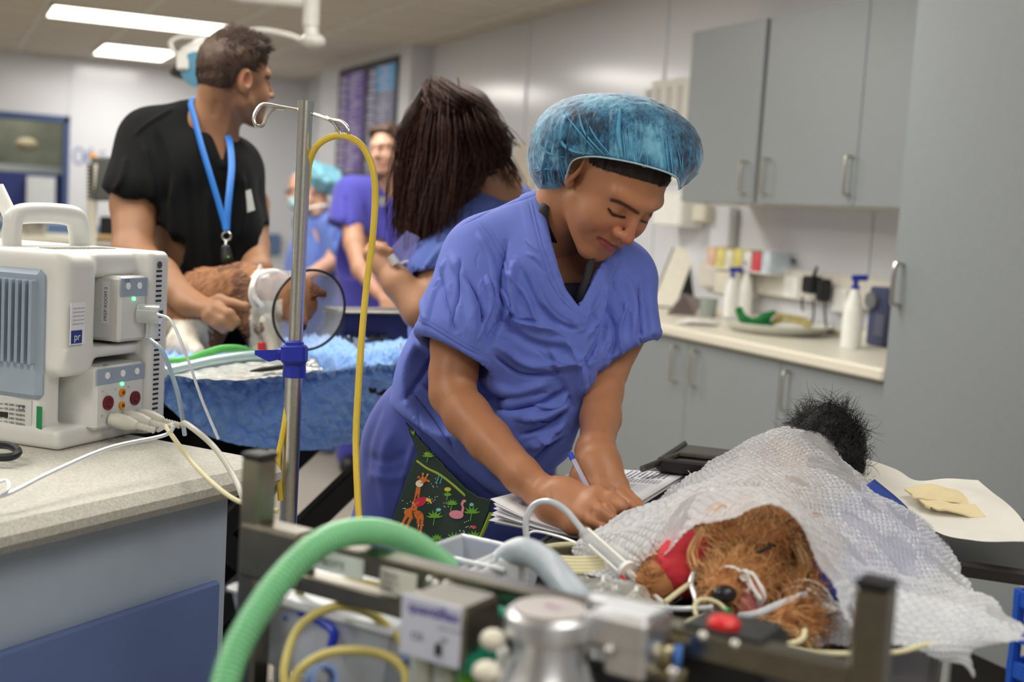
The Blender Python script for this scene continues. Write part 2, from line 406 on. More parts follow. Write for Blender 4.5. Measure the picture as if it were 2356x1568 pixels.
def nets(D):
    ins = D < 0; c = np.zeros(tuple(np.array(D.shape)-1), np.int8)
    offs = [(i, j, k) for i in (0, 1) for j in (0, 1) for k in (0, 1)]
    nx, ny, nz = c.shape
    for (i, j, k) in offs: c += ins[i:i+nx, j:j+ny, k:k+nz]
    cells = np.argwhere((c > 0) & (c < 8)); idx = -np.ones(c.shape, np.int32); idx[tuple(cells.T)] = np.arange(len(cells))
    S = np.zeros((len(cells), 3)); cnt = np.zeros(len(cells))
    for a in offs:
        for ax in range(3):
            if a[ax]: continue
            b = list(a); b[ax] = 1
            da = D[tuple((cells+a).T)]; db = D[tuple((cells+b).T)]; m = (da < 0) != (db < 0)
            t = da[m]/(da[m]-db[m]); p = np.tile(np.array(a, float), (m.sum(), 1)); p[:, ax] += t
            S[m] += p; cnt[m] += 1
    V = cells+S/cnt[:, None]; Fs = []
    for ax in range(3):
        u, w = (ax+1) % 3, (ax+2) % 3
        sa = [slice(None)]*3; sb = [slice(None)]*3; sa[ax] = slice(0, -1); sb[ax] = slice(1, None)
        A, B = ins[tuple(sa)], ins[tuple(sb)]
        for flip, msk in ((False, A & ~B), (True, ~A & B)):
            e = np.argwhere(msk)
            if not len(e): continue
            q = []
            for (du, dw) in ((-1, -1), (0, -1), (0, 0), (-1, 0)):
                cc = e.copy(); cc[:, u] += du; cc[:, w] += dw; q.append(idx[tuple(cc.T)])
            q = np.stack(q, 1); Fs.append(q[:, ::-1] if flip else q)
    return V, np.vstack(Fs)
def edges_of(Q): return np.vstack([Q[:, [i, (i+1) % Q.shape[1]]] for i in range(Q.shape[1])])
def relax(V, Q, f=.5, mask=None):
    E = edges_of(Q); A = np.zeros_like(V); c = np.bincount(E[:, 0], minlength=len(V))+np.bincount(E[:, 1], minlength=len(V))
    for k in range(3): A[:, k] = np.bincount(E[:, 0], V[E[:, 1], k], len(V))+np.bincount(E[:, 1], V[E[:, 0], k], len(V))
    A /= np.maximum(c, 1)[:, None]; w = f if mask is None else (f*mask)[:, None]
    return V+(A-V)*w
def subdiv(V, Q):
    """one level of smooth quad subdivision"""
    E = np.sort(edges_of(Q), 1); key = E[:, 0].astype(np.int64)*len(V)+E[:, 1]; uk, inv = np.unique(key, return_inverse=True)
    em = (V[uk//len(V)]+V[uk % len(V)])/2; fc = V[Q].mean(1); n = len(V); nf = len(Q); ei = inv.reshape(4, nf)+n; fi = np.arange(nf)+n+len(em)
    Q2 = np.vstack([np.stack([Q[:, i], ei[i], fi, ei[(i+3) % 4]], 1) for i in range(4)])
    V2 = np.vstack([V, em, fc]); V2 = relax(V2, Q2, .6); return relax(V2, Q2, .4), Q2
def normals(V, Q):
    n = np.cross(V[Q[:, 2]]-V[Q[:, 0]], V[Q[:, -1]]-V[Q[:, 1]]); N = np.zeros_like(V)
    for i in range(Q.shape[1]):
        for k in range(3): N[:, k] += np.bincount(Q[:, i], n[:, k], len(V))
    return N/(np.linalg.norm(N, axis=1, keepdims=True)+1e-12)
def pdist(x, y, pts, taper=True):
    """distance in photo pixels from points to a polyline, and position 0..1 along it"""
    pts = np.asarray(pts, float)[:, :2]; L = np.r_[0, np.cumsum(np.linalg.norm(np.diff(pts, axis=0), axis=1))]; best = np.full(x.shape, 1e9); tt = np.zeros(x.shape)
    for i in range(len(pts)-1):
        a, b = pts[i], pts[i+1]; ab = b-a; t = np.clip(((x-a[0])*ab[0]+(y-a[1])*ab[1])/(ab@ab+1e-9), 0, 1)
        d = np.hypot(x-a[0]-t*ab[0], y-a[1]-t*ab[1]); m = d < best; best[m] = d[m]; tt[m] = ((L[i]+t*(L[i+1]-L[i]))/L[-1])[m]
    return best, tt
class Sculpt:
    """carves folds, creases and features along polylines, and lays albedo patches"""
    def __init__(s, V, Q, base=(200, 200, 200)): s.V, s.Q = V, Q; s.T = np.tile(np.array(lin(base)), (len(V), 1)); s.up()
    def up(s):
        s.N = normals(s.V, s.Q); s.x, s.y, s.d = proj(s.V); view = s.V-CC; s.front = (s.N*view).sum(1) < 0
    def stroke(s, pts, w, h, sp=True, near=None, lim=None):
        if sp and len(pts) > 2: pts = spline([(p[0], p[1], 0) for p in pts], 6)[:, :2]
        D, t = pdist(s.x, s.y, pts); a = np.exp(-(D/w)**2)*h*np.clip(np.minimum(t, 1-t)*6+.25, 0, 1)
        m = s.front.copy()
        if near is not None: m &= s.d < near
        if lim is not None: m &= (s.d > lim[0]) & (s.d < lim[1])
        a = np.where(m, a, 0); s.V = s.V+s.N*a[:, None]; return s
    def band(s, pts, w, h, soft=3., near=None):
        if len(pts) > 2: pts = spline([(p[0], p[1], 0) for p in pts], 6)[:, :2]
        D, t = pdist(s.x, s.y, pts); a = h/(1+np.exp(np.clip((D-w)/soft*2, -30, 30)))*s.front
        if near: a = a*(s.d < near)
        s.V = s.V+s.N*a[:, None]; return s
    def blob(s, x, y, w, h, wy=None, near=None):
        wy = wy or w; a = np.exp(-((s.x-x)/w)**2-((s.y-y)/wy)**2)*h*s.front
        if near: a = a*(s.d < near)
        s.V = s.V+s.N*a[:, None]; return s
    def paint(s, pts, w, col, amt=1., soft=.35, near=None):
        if len(pts) > 2: pts = spline([(p[0], p[1], 0) for p in pts], 6)[:, :2]
        D, t = pdist(s.x, s.y, pts) if len(pts) > 1 else (np.hypot(s.x-pts[0][0], s.y-pts[0][1]), 0)
        a = np.clip((w-D)/(w*soft)+.5, 0, 1)*amt*s.front
        if near: a = a*(s.d < near)
        s.T = s.T*(1-a[:, None])+np.array(lin(col))*a[:, None]; return s
    def fill(s, poly, col, amt=1., front=True, near=None):
        m = inpoly(s.x, s.y, poly)
        if front: m &= s.front
        if near: m &= s.d < near
        s.T[m] = s.T[m]*(1-amt)+np.array(lin(col))*amt; return s
    def noise(s, scale, amp, seed=0):
        s.V = s.V+s.N*(vnoise(s.V*scale, seed)*amp)[:, None]; return s
    def build(s, name, m, parent=None, tint=False):
        o = raw(name, s.V, s.Q, m, parent)
        if tint: set_tint(o, s.T)
        return o
def inpoly(x, y, poly):
    ins = np.zeros(np.shape(x), bool); n = len(poly)
    for i in range(n):
        x0, y0 = poly[i][:2]; x1, y1 = poly[(i+1) % n][:2]
        if y0 == y1: continue
        c = ((y0 > y) != (y1 > y)) & (x < (x1-x0)*(y-y0)/(y1-y0)+x0); ins ^= c
    return ins
_perm = np.random.default_rng(3).random(4096)
def vnoise(Pn, seed=0):
    """smooth value noise, -1..1"""
    Pn = np.asarray(Pn, float); i = np.floor(Pn).astype(int); f = Pn-i; f = f*f*(3-2*f); out = 0
    for a in (0, 1):
        for b in (0, 1):
            for c in (0, 1):
                h = _perm[((i[..., 0]+a)*73+(i[..., 1]+b)*179+(i[..., 2]+c)*283+seed*911) % 4096]
                out = out+h*(f[..., 0] if a else 1-f[..., 0])*(f[..., 1] if b else 1-f[..., 1])*(f[..., 2] if c else 1-f[..., 2])
    return out*2-1
def blobs(Pn):
    """rounded cell bumps: distance to the nearest of jittered points"""
    Pn = np.asarray(Pn, float); i = np.floor(Pn).astype(int); best = np.full(len(Pn), 9.)
    for a in (-1, 0, 1):
        for b in (-1, 0, 1):
            for c in (-1, 0, 1):
                j = i+[a, b, c]; h = j[:, 0]*73+j[:, 1]*179+j[:, 2]*283; q = j+np.stack([_perm[h % 4096], _perm[(h+1371) % 4096], _perm[(h+2741) % 4096]], 1)
                best = np.minimum(best, np.linalg.norm(q-Pn, axis=1))
    return best
def camdir(r, u, t): return unit(CR*r+CU*u-CF*t)     # direction given as (photo right, photo up, towards camera)
def camrot(M3): return np.array([camdir(M3[0][j], M3[1][j], M3[2][j]) for j in range(3)])   # rows = world axes of local X, Y, Z

class Head:
    def __init__(s, cen, A, sc=1.): s.c = np.asarray(cen, float); s.A = np.asarray(A, float); s.s = sc
    def w(s, x, y, z): return s.c+s.s*(x*s.A[0]+y*s.A[1]+z*s.A[2])
    def ell(s, C, c, r, k=.015, mode='u', rot=None):
        A = s.A if rot is None else np.asarray(rot)@s.A
        C.ell(s.w(*c), np.array(r)*s.s, A, k*s.s, mode)
    def cap(s, C, a, b, ra, rb=None, k=.01, mode='u'): C.cap(s.w(*a), s.w(*b), ra*s.s, (rb or ra)*s.s, k*s.s, mode)
def rx(a): c, s_ = math.cos(a), math.sin(a); return np.array([[1, 0, 0], [0, c, s_], [0, -s_, c]])
def rz(a): c, s_ = math.cos(a), math.sin(a); return np.array([[c, s_, 0], [-s_, c, 0], [0, 0, 1]])
def face(C, H, male=False, lids=True, ear_scale=1., smile=0., jaw=1.):
    H.ell(C, (0, -.012, .035), (.073, .092, .082), k=0)
    H.ell(C, (0, .028, -.02), (.060, .064, .088), k=.03)
    for s in (-1, 1):
        H.cap(C, (s*.050*jaw, .008, -.055), (s*.018, .068, -.098), .020, .015, k=.03)       # jaw
        H.ell(C, (s*.036, .058, -.035), (.024, .024, .026), k=.025)                         # cheek
        H.cap(C, (s*.012, .084, .026), (s*.044, .068, .026), .010, .009, k=.015)            # brow
    H.ell(C, (0, .076, -.096), (.017, .014, .015), k=.02)                                   # chin
    H.ell(C, (0, .076, -.062), (.028, .018, .020), k=.02)                                   # mouth mound
    for s in (-1, 1):
        H.ell(C, (s*.031, .098, .003), (.017, .017, .012), k=.014, mode='s')                # socket
        H.ell(C, (s*.031, .071, .002), (.0145, .0145, .0125), k=.004)                       # eye / lid
        if lids: H.cap(C, (s*.020, .0815, -.0035), (s*.043, .0765, -.0035), .0022, .0022, k=.003)
        H.ell(C, (s*.0135, .098, -.030), (.0078, .0095, .0075), k=.006)                     # nostril wing
    H.cap(C, (0, .086, .014), (0, .110, -.024), .0075*(1 if male else .85), .0095*(1 if male else .88), k=.012)
    H.ell(C, (0, .111, -.028), np.array((.0105, .0100, .0085))*(1 if male else .9), k=.006)
    for s in (-1, 1): H.ell(C, (s*.0065, .106, -.0385), (.0035, .006, .004), k=.002, mode='s')
    H.cap(C, (0, .094, -.040), (0, .092, -.047), .0035, .004, k=.006)
    for s in (-1, 1):                                                                       # lips
        H.cap(C, (0, .0955, -.0535), (s*.024, .080, -.0585+smile), .0046, .002, k=.003)
        H.cap(C, (0, .0935, -.0655), (s*.021, .080, -.0605+smile), .0056, .002, k=.003)
        H.cap(C, (0, .104, -.0595), (s*.027, .086, -.0595+smile), .0018, .001, k=.003, mode='s')
    for s in (-1, 1):                                                                       # ear
        e = ear_scale
        H.ell(C, (s*.076, -.010, -.002), (.007*e, .018*e, .030*e), k=.008, rot=rz(s*-.35))
        H.ell(C, (s*.082, -.006, .004), (.006*e, .009*e, .016*e), k=.004, mode='s', rot=rz(s*-.35))
        H.ell(C, (s*.074, .0, -.026*e), (.006, .007, .009), k=.006)
m_skin_w = attr_mat('skin_warm', .42, sss=.08, bump=(700, .06, .0004), spec=.45)
m_skin_l = attr_mat('skin_light', .5, sss=.04, bump=(600, .06, .0004), spec=.4)
def strands(name, roots, dirs, L, m, parent, seg=6, r=.0004, curl=.3, grav=(0, 0, -.4), noise=20, seed=1, bend=None, sides=3):
    """hair: every strand a thin tapering tube; roots/dirs (n,3), L scalar or array"""
    n = len(roots); rg = np.random.default_rng(seed); p = np.array(roots, float); d = np.array(dirs, float); L = np.broadcast_to(L, n)[:, None]
    pts = [p.copy()]; ph = rg.random((n, 3))*50
    for i in range(seg):
        nz = np.stack([vnoise(p*noise+ph[:, k:k+1]*.05+k*17, seed+k) for k in range(3)], 1)
        rn = rg.normal(size=(n, 3))*.12
        d = d+np.array(grav)/seg+curl*nz+rn*curl
        if bend is not None: d = d+bend/seg
        d /= np.linalg.norm(d, axis=1, keepdims=True)+1e-9; p = p+d*L/seg; pts.append(p.copy())
    pts = np.array(pts)                        # seg+1, n, 3
    T = np.gradient(pts, axis=0); T /= np.linalg.norm(T, axis=2, keepdims=True)+1e-9
    a = np.array([.31, .52, .79]); S1 = np.cross(T, a); S1 /= np.linalg.norm(S1, axis=2, keepdims=True)+1e-9; S2 = np.cross(T, S1)
    rad = (r*(1-np.linspace(0, 1, seg+1)**2*.85))[:, None, None]*(.7+.6*rg.random((1, n, 1)))
    V = np.stack([pts+rad*(math.cos(2*math.pi*k/sides)*S1+math.sin(2*math.pi*k/sides)*S2) for k in range(sides)], 2)   # seg+1,n,s,3
    V = V.transpose(1, 0, 2, 3).reshape(-1, 3); st = (seg+1)*sides
    q = []
    for i in range(seg):
        for k in range(sides): q.append((i*sides+k, i*sides+(k+1) % sides, (i+1)*sides+(k+1) % sides, (i+1)*sides+k))
    Q = (np.array(q)[None]+(np.arange(n)*st)[:, None, None]).reshape(-1, 4)
    return raw(name, V, Q, m, parent)
def sample(V, Q, n, cond=None, seed=2):
    """random points on a mesh with normals"""
    rg = np.random.default_rng(seed); N = normals(V, Q); a = np.linalg.norm(np.cross(V[Q[:, 2]]-V[Q[:, 0]], V[Q[:, 3]]-V[Q[:, 1]]), axis=1)
    if cond is not None: a = a*cond(V[Q].mean(1))
    i = rg.choice(len(Q), n, p=a/a.sum()); u = rg.random((n, 4)); u /= u.sum(1, keepdims=True)
    return (V[Q[i]]*u[:, :, None]).sum(1), unit_rows((N[Q[i]]*u[:, :, None]).sum(1))
def unit_rows(v): return v/(np.linalg.norm(v, axis=1, keepdims=True)+1e-12)
def pxclay(fn):
    """wrap a test in photo coordinates"""
    def g(Q):
        q = Q-CC; d = q@CF; return fn(1178+FPX*(q@CR)/d, 784-FPX*(q@CU)/d, d)
    return g
# ================= the woman in blue scrubs =================
W_d = 1.92
hA = camrot([[-.806, .292, .514], [.111, -.779, .617], [.581, .554, .596]])
W_H = Head(P(1413, 412, W_d), hA, .92)
woman = thing('person', 'person in blue scrubs and blue hair net leaning over the table, writing with a pen', 'person', P(1000, 1500, 2.15))
woman.location.z = 0
SK = (176, 122, 88)
def woman_body():
    C = Clay(.0021); H = W_H
    face(C, H, smile=.004, ear_scale=1.15, jaw=.86)
    nb = P(1225, 560, 2.0)
    C.cap(H.w(.012, -.052, -.015), P(1258, 545, 2.03), .050, .052, .022)         # neck
    C.cap(P(1262, 560, 2.06), P(1330, 680, 2.10), .05, .06, .03)
    C.ell(P(1315, 680, 2.11), (.09, .09, .055), camrot(np.eye(3)), .03)          # chest in the V
    V, Q = C.mesh(1)
    s = Sculpt(V, Q, SK)
    nr = 1.99
    # eyelids, brows, lips, creases
    s.stroke([(1400, 481), (1412, 495), (1437, 500)], 3.5, -.0018)
    s.stroke([(1402, 473), (1418, 484), (1440, 490)], 3, -.0012)
    s.stroke([(1384, 542), (1400, 532), (1409, 520)], 8, -.0009)
    s.stroke([(1368, 530), (1374, 548), (1370, 562)], 6, -.0015)
    s.up()
    s.paint([(1300, 560), (1390, 480), (1470, 450)], 70, (190, 128, 92), .35, 1.5)
    s.blob(1395, 520, 26, .001)
    s.paint([(1410, 525)], 34, (188, 112, 88), .4, 2)
    s.paint([(1448, 545)], 22, (176, 100, 84), .5, 1.5)
    s.paint([(1407, 460), (1420, 463), (1437, 471), (1468, 490)], 4.2, (58, 38, 30), .85, .8)
    s.paint([(1497, 495), (1512, 489), (1528, 482)], 4, (58, 38, 30), .85, .8)
    s.paint([(1377, 547), (1388, 553), (1404, 564), (1420, 571)], 4.5, (122, 52, 56), .9, .9)
    s.paint([(1383, 556), (1396, 567), (1410, 574)], 5.5, (178, 84, 84), .85, .9)
    s.paint([(1400, 480), (1411, 494), (1437, 500)], 3.2, (40, 24, 20), .95, .7)
    s.paint([(1476, 508), (1488, 512), (1502, 513)], 3, (40, 24, 20), .9, .7)
    V, Q, T = s.V, s.Q, s.T
    return V, Q, T
def woman_arms():
    out = []
    A = Clay(.0026)
    sh, el, wr = P(1080, 640, 1.99), P(1040, 905, 1.93), P(1256, 1140, 1.785)
    A.chain([sh, P(1052, 790, 1.95), P(1043, 860, 1.94), el], [.046, .040, .036, .0340], .012)
    A.chain([el, P(1075, 955, 1.90), P(1125, 1012, 1.865), P(1200, 1092, 1.81), wr], [.0340, .0345, .0325, .0265, .0230], .010)
    # writing hand seen from the back
    A.chain([wr, P(1300, 1148, 1.765)], [.0240, .028], .015)
    kn = [P(1372, 1143, 1.735), P(1360, 1164, 1.720), P(1341, 1186, 1.715), P(1318, 1206, 1.72)]
    for q, r in zip(kn, (.0135, .0135, .0125, .0115)): A.cap(P(1286, 1156, 1.762), q, .026, r, .02)
    for a, b in zip(kn[:-1], kn[1:]): A.cap(a, b, .0125, .012, .012)
    A.chain([kn[0], P(1405, 1150, 1.722), P(1426, 1163, 1.712)], [.0142, .0122, .0110], .004)
    A.chain([P(1426, 1163, 1.712), P(1420, 1180, 1.73), P(1405, 1196, 1.74)], [.0110, .0088, .0075], .004)
    A.chain([kn[1], P(1386, 1177, 1.703), P(1404, 1190, 1.70), P(1402, 1205, 1.715)], [.0135, .0115, .0095, .0075], .004)
    A.chain([kn[2], P(1364, 1199, 1.70), P(1382, 1208, 1.70), P(1384, 1218, 1.72)], [.0125, .0105, .009, .0075], .004)
    A.chain([kn[3], P(1338, 1214, 1.71), P(1356, 1219, 1.71), P(1362, 1224, 1.725)], [.0112, .0092, .0080, .007], .004)
    A.chain([P(1300, 1140, 1.80), P(1345, 1150, 1.80), P(1385, 1165, 1.79), P(1410, 1185, 1.765)], [.018, .0135, .0115, .009], .008)   # thumb behind the pen
    V, Q = A.mesh(1); s = Sculpt(V, Q, SK)
    for a, b in (((1352, 1150), (1368, 1176)),): pass
    s.stroke([(1381, 1150), (1398, 1172), (1418, 1182)], 4, -.003, near=1.8)
    s.stroke([(1352, 1176), (1376, 1196), (1392, 1204)], 4, -.0025, near=1.8)
    s.stroke([(1330, 1200), (1352, 1210), (1372, 1218)], 4, -.002, near=1.8)
    s.stroke([(1262, 1128), (1266, 1150)], 5, -.0008)
    s.up(); s.blob(1362, 1160, 14, .0016); s.blob(1344, 1182, 12, .0014); s.blob(1424, 1160, 9, .0008); s.up()
    s.paint([(1362, 1160)], 13, (196, 138, 102), .5, 1.2); s.paint([(1344, 1182)], 12, (196, 138, 102), .5, 1.2)
    s.paint([(1428, 1160)], 10, (200, 140, 112), .5, 1.2)
    out.append((s.V, s.Q, s.T))
    # left arm (right in the photo): flat hand holding the page
    A = Clay(.0026)
    A.chain([P(1430, 760, 2.02), P(1398, 850, 1.99), P(1388, 900, 1.96), P(1382, 960, 1.92), P(1370, 1040, 1.84)], [.042, .0315, .0300, .0305, .0245], .010)
    A.cap(P(1370, 1040, 1.84), P(1378, 1080, 1.815), .0265, .029, .02, flat=.8, fax=CF)
    kn = [P(1352, 1118, 1.80), P(1384, 1126, 1.785), P(1406, 1124, 1.785), P(1424, 1116, 1.79)]
    for q in kn: A.cap(P(1376, 1070, 1.82), q, .024, .0125, .018)
    for a, b in zip(kn[:-1], kn[1:]): A.cap(a, b, .012, .0115, .01)
    A.chain([kn[1], P(1408, 1150, 1.765), P(1428, 1168, 1.75), P(1438, 1176, 1.745)], [.0115, .0095, .0085, .0075], .003)
    A.chain([kn[2], P(1432, 1146, 1.765), P(1452, 1163, 1.745), P(1462, 1171, 1.74)], [.0115, .0095, .0082, .007], .003)
    A.chain([kn[3], P(1444, 1138, 1.775), P(1464, 1155, 1.755), P(1473, 1165, 1.748)], [.0110, .0085, .0075, .0062], .003)
    A.chain([kn[0], P(1380, 1150, 1.785), P(1400, 1172, 1.775)], [.0115, .0095, .0085], .003)
    A.chain([P(1358, 1062, 1.82), P(1334, 1098, 1.81), P(1340, 1128, 1.80), P(1352, 1148, 1.79)], [.017, .0135, .0105, .0085], .01)  # thumb
    V, Q = A.mesh(1); s = Sculpt(V, Q, SK)
    s.stroke([(1412, 1122), (1420, 1140), (1440, 1160)], 3, -.0022); s.stroke([(1393, 1126), (1398, 1142), (1412, 1158)], 3, -.0022)
    s.stroke([(1392, 1075), (1403, 1112)], 3, .0008); s.stroke([(1378, 1078), (1380, 1110)], 3, .0008)
    out.append((s.V, s.Q, s.T)); return out
parts = [woman_body()]+woman_arms()
# trunk, hips and legs under the clothes join head and arms into one body
C = Clay(.012)
pel = P(1010, 1010, 2.20); che = P(1220, 700, 2.06)
C.cap(pel, che, .085, .09, .05, flat=.8, fax=CF); C.cap(P(1100, 600, 2.02), P(1420, 640, 2.08), .055, .05, .05)
C.cap(pel, P(920, 1300, 2.2), .075, .07, .03); C.cap(P(900, 1300, 2.2), [P(900, 1300, 2.2)[0], P(900, 1300, 2.2)[1], .06], .065, .04, .03)
C.cap(pel, P(1150, 1300, 2.15), .09, .07, .05); C.cap(P(1150, 1300, 2.15), [P(1150, 1300, 2.15)[0], P(1150, 1300, 2.15)[1], .06], .065, .04, .03)
v, q = C.mesh(1); parts.append((v, q, np.tile(lin(SK), (len(v), 1))))
off = 0; VV = []; QQ = []; TT = []
for v, q, t_ in parts: VV.append(v); QQ.append(q+off); TT.append(t_); off += len(v)
o = raw('body', np.vstack(VV), np.vstack(QQ), m_skin_w, woman); set_tint(o, np.vstack(TT))

# ---- hair under the cap
H = W_H; C = Clay(.003)
H.ell(C, (0, -.012, .037), (.0755, .0935, .0835), k=0); C.cut(H.w(0, .062, .052), -hA[2]*1+hA[1]*.62, .006)
for sd_ in (-1, 1): C.ell(H.w(sd_*.080, .030, -.012), (.03, .034, .042), hA, .004, 's')
v, q = C.mesh(2); s = Sculpt(v, q); hair = s.build('hair', mat('dark_hair', (44, 33, 28), .55, noise=(260, .5), bump=(700, .8, .002)), woman)
rt, nn = sample(v, q, 3600, lambda p: ((p-H.c)@hA[2] > .0) & ((p-H.c)@hA[1] > .005) & (np.abs((p-H.c)@hA[0]) < .075))
up_ = hA[2]*.9-hA[1]*.55
strands('hairline', rt-nn*.001-up_*.004, nn*.12+up_, .013, mat('dark_hair2', (46, 34, 29), .5), hair, seg=4, r=.00042, curl=.35, noise=120, grav=(0, 0, 0))

# ---- bouffant cap
m_cap = mat('cap_fabric', (50, 128, 172), .6, bump=(350, .5, .0012), sheen=.5)
nt = m_cap.node_tree; tc = nt.nodes['Texture Coordinate']; pb = nt.nodes['Principled BSDF']
mp = nt.nodes.new('ShaderNodeMapping'); mp.inputs['Scale'].default_value = (1, 1, .45); nt.links.new(tc.outputs['Object'], mp.inputs['Vector'])
n1 = nt.nodes.new('ShaderNodeTexNoise'); n1.inputs['Scale'].default_value = 170; n1.inputs['Detail'].default_value = 8; n1.inputs['Roughness'].default_value = .75; n1.inputs['Distortion'].default_value = .6
nt.links.new(mp.outputs[0], n1.inputs['Vector']); n2 = nt.nodes.new('ShaderNodeTexNoise'); n2.inputs['Scale'].default_value = 22; nt.links.new(tc.outputs['Object'], n2.inputs['Vector'])
ad = nt.nodes.new('ShaderNodeMath'); ad.operation = 'ADD'; nt.links.new(n1.outputs['Fac'], ad.inputs[0]); nt.links.new(n2.outputs['Fac'], ad.inputs[1])
rr = nt.nodes.new('ShaderNodeValToRGB'); e = rr.color_ramp.elements; e[0].position = .82/2*1.0; e[1].position = .62
e[0].color = lin((20, 52, 78))+(1,); e[1].color = lin((112, 178, 208))+(1,); x_ = rr.color_ramp.elements.new(.5); x_.color = lin((48, 118, 158))+(1,)
hf = nt.nodes.new('ShaderNodeMath'); hf.operation = 'MULTIPLY'; hf.inputs[1].default_value = .5; nt.links.new(ad.outputs[0], hf.inputs[0])
nt.links.new(hf.outputs[0], rr.inputs['Fac']); nt.links.new(rr.outputs['Color'], pb.inputs['Base Color'])
def cap_mesh(px, d0, thick):
    pass
C = Clay(.003)
cx = P(1412, 345, 1.93)
A1 = camrot([[math.cos(.10), math.sin(.10), 0], [-math.sin(.10), math.cos(.10), 0], [0, 0, 1]])
def q3(x, y, d): return P(x, y, d)
C.ell(P(1425, 325, 1.93), (.122, .068, .115), A1, 0)
C.ell(P(1345, 345, 1.96), (.080, .068, .10), A1, .04)
C.ell(P(1288, 380, 1.98), (.046, .046, .06), A1, .03)
C.ell(P(1552, 372, 1.90), (.038, .036, .05), A1, .03)
W_H.ell(C, (0, -.004, .048), (.089, .107, .090), k=.015)
# open underneath along the elastic
C.ell(W_H.w(0, .050, -.055), np.array((.080, .100, .068))*.92, hA, .006, 's')
capl = [(1298, 470), (1301, 410), (1318, 370), (1360, 360), (1420, 367), (1480, 380), (1530, 395), (1558, 410), (1563, 436)]
cpoly = [(1298, 700)]+capl+[(1563, 700)]
def capcut(x, y, d):
    D, _ = pdist(x.ravel(), y.ravel(), cpoly+[cpoly[0]]); D = D.reshape(x.shape)*d/FPX
    return np.maximum(np.where(inpoly(x, y, cpoly), -D, D), d-1.99)
C.carve(pxclay(capcut), [P(x, y, d) for x in (1290, 1570) for y in (350, 560) for d in (1.75, 2.0)], .005, .002)
C.ell(P(1334, 408, 1.86), (.022, .034, .05), camrot(np.eye(3)), .006, 's')
v, q = C.mesh(1); s = Sculpt(v, q)
for k in range(46):
    a = random.random(); x0 = 1235+a*340+random.uniform(-8, 8); ytop = 235+60*abs((x0-1420)/190)**2+random.uniform(0, 60)
    ybot = 430-75*math.exp(-((x0-1400)/90)**2) if x0 < 1400 else 360+(x0-1400)*.28
    lean = (x0-1400)*.18
    s.stroke([(x0-lean*.8+random.uniform(-6, 6), ytop), (x0-lean*.2, (ytop+ybot)/2), (x0+random.uniform(-4, 4), ybot)], random.uniform(2.2, 5), random.choice([-.0022, .002, .0028, -.0016]))
s.stroke([(1426, 245), (1422, 300), (1428, 355)], 5, .004); s.stroke([(1290, 275), (1285, 320), (1310, 345), (1360, 352)], 5, .0035)
s.stroke([(1225, 390), (1270, 385), (1320, 392)], 4, .002); s.stroke([(1228, 410), (1275, 420), (1300, 440)], 4, -.002)
s.noise(120, .0012); s.noise(320, .0005, 3)
cap_o = s.build('hair_net', m_cap, woman)
# elastic hem
rim = []
for (x_, y_) in spline([(a, b, 0) for a, b in capl[1:]], 6)[:, :2]:
    k_ = np.hypot(s.x-x_, s.y-y_+5) < 7; k_ &= s.d < 2.0
    if k_.any(): rim.append((x_, y_, s.d[k_].min()-.001))
rim = np.array(rim); rim[:, 2] = np.convolve(np.pad(rim[:, 2], 3, 'edge'), np.ones(7)/7, 'valid')
MB().tube([P(*r_) for r_ in rim], .0013, 8).build('elastic_hem', mat('elastic', (176, 206, 218), .7, bump=(900, .6, .001)), cap_o)

# pleats of doubled fabric gathered into the elastic
rp_ = random.Random(6)
def surfd(x, y):
    k_ = np.hypot(s.x-x, s.y-y) < 5; return s.d[k_].min() if k_.any() else None
b = MB(); pl = [([(1428, 240), (1422, 300), (1431, 362)], .0034), ([(1286, 285), (1290, 325), (1318, 347), (1362, 355)], .0026), ([(1300, 262), (1330, 300), (1375, 352)], .0014), ([(1330, 250), (1345, 305), (1392, 358)], .0016), ([(1240, 330), (1262, 352), (1300, 362)], .0016), ([(1228, 395), (1262, 388), (1296, 392)], .0014), ([(1345, 270), (1372, 318), (1408, 360)], .0012)]
for k in range(22):
    x0 = rp_.uniform(1440, 1575); yb_ = 372+(x0-1440)*.27; l_ = rp_.uniform(35, 95); pl.append(([(x0-l_*.12+rp_.uniform(-4, 4), yb_-l_), (x0-l_*.05, yb_-l_*.5), (x0, yb_)], rp_.uniform(.0005, .0011)))
for k in range(12):
    x0 = rp_.uniform(1232, 1290); pl.append(([(x0, rp_.uniform(330, 380)), (x0+14, 400), (x0+rp_.uniform(10, 30), 436)], rp_.uniform(.0005, .001)))
for pts, r_ in pl:
    q_ = [(x, y, surfd(x, y)) for x, y in spline([(a, c, 0) for a, c in pts], 6)[:, :2]]; q_ = [t_ for t_ in q_ if t_[2]]
    if len(q_) > 5:
        d_ = np.convolve(np.pad([t_[2] for t_ in q_], 2, 'edge'), np.ones(5)/5, 'valid')
        b.tube([P(t_[0], t_[1], e_-.0007) for t_, e_ in zip(q_, d_)], r_*np.sin(np.linspace(.25, 2.9, len(q_))), 6)
b.build('pleats', mat('pleat_blue', (92, 166, 206), .6, noise=(200, .1)), cap_o)

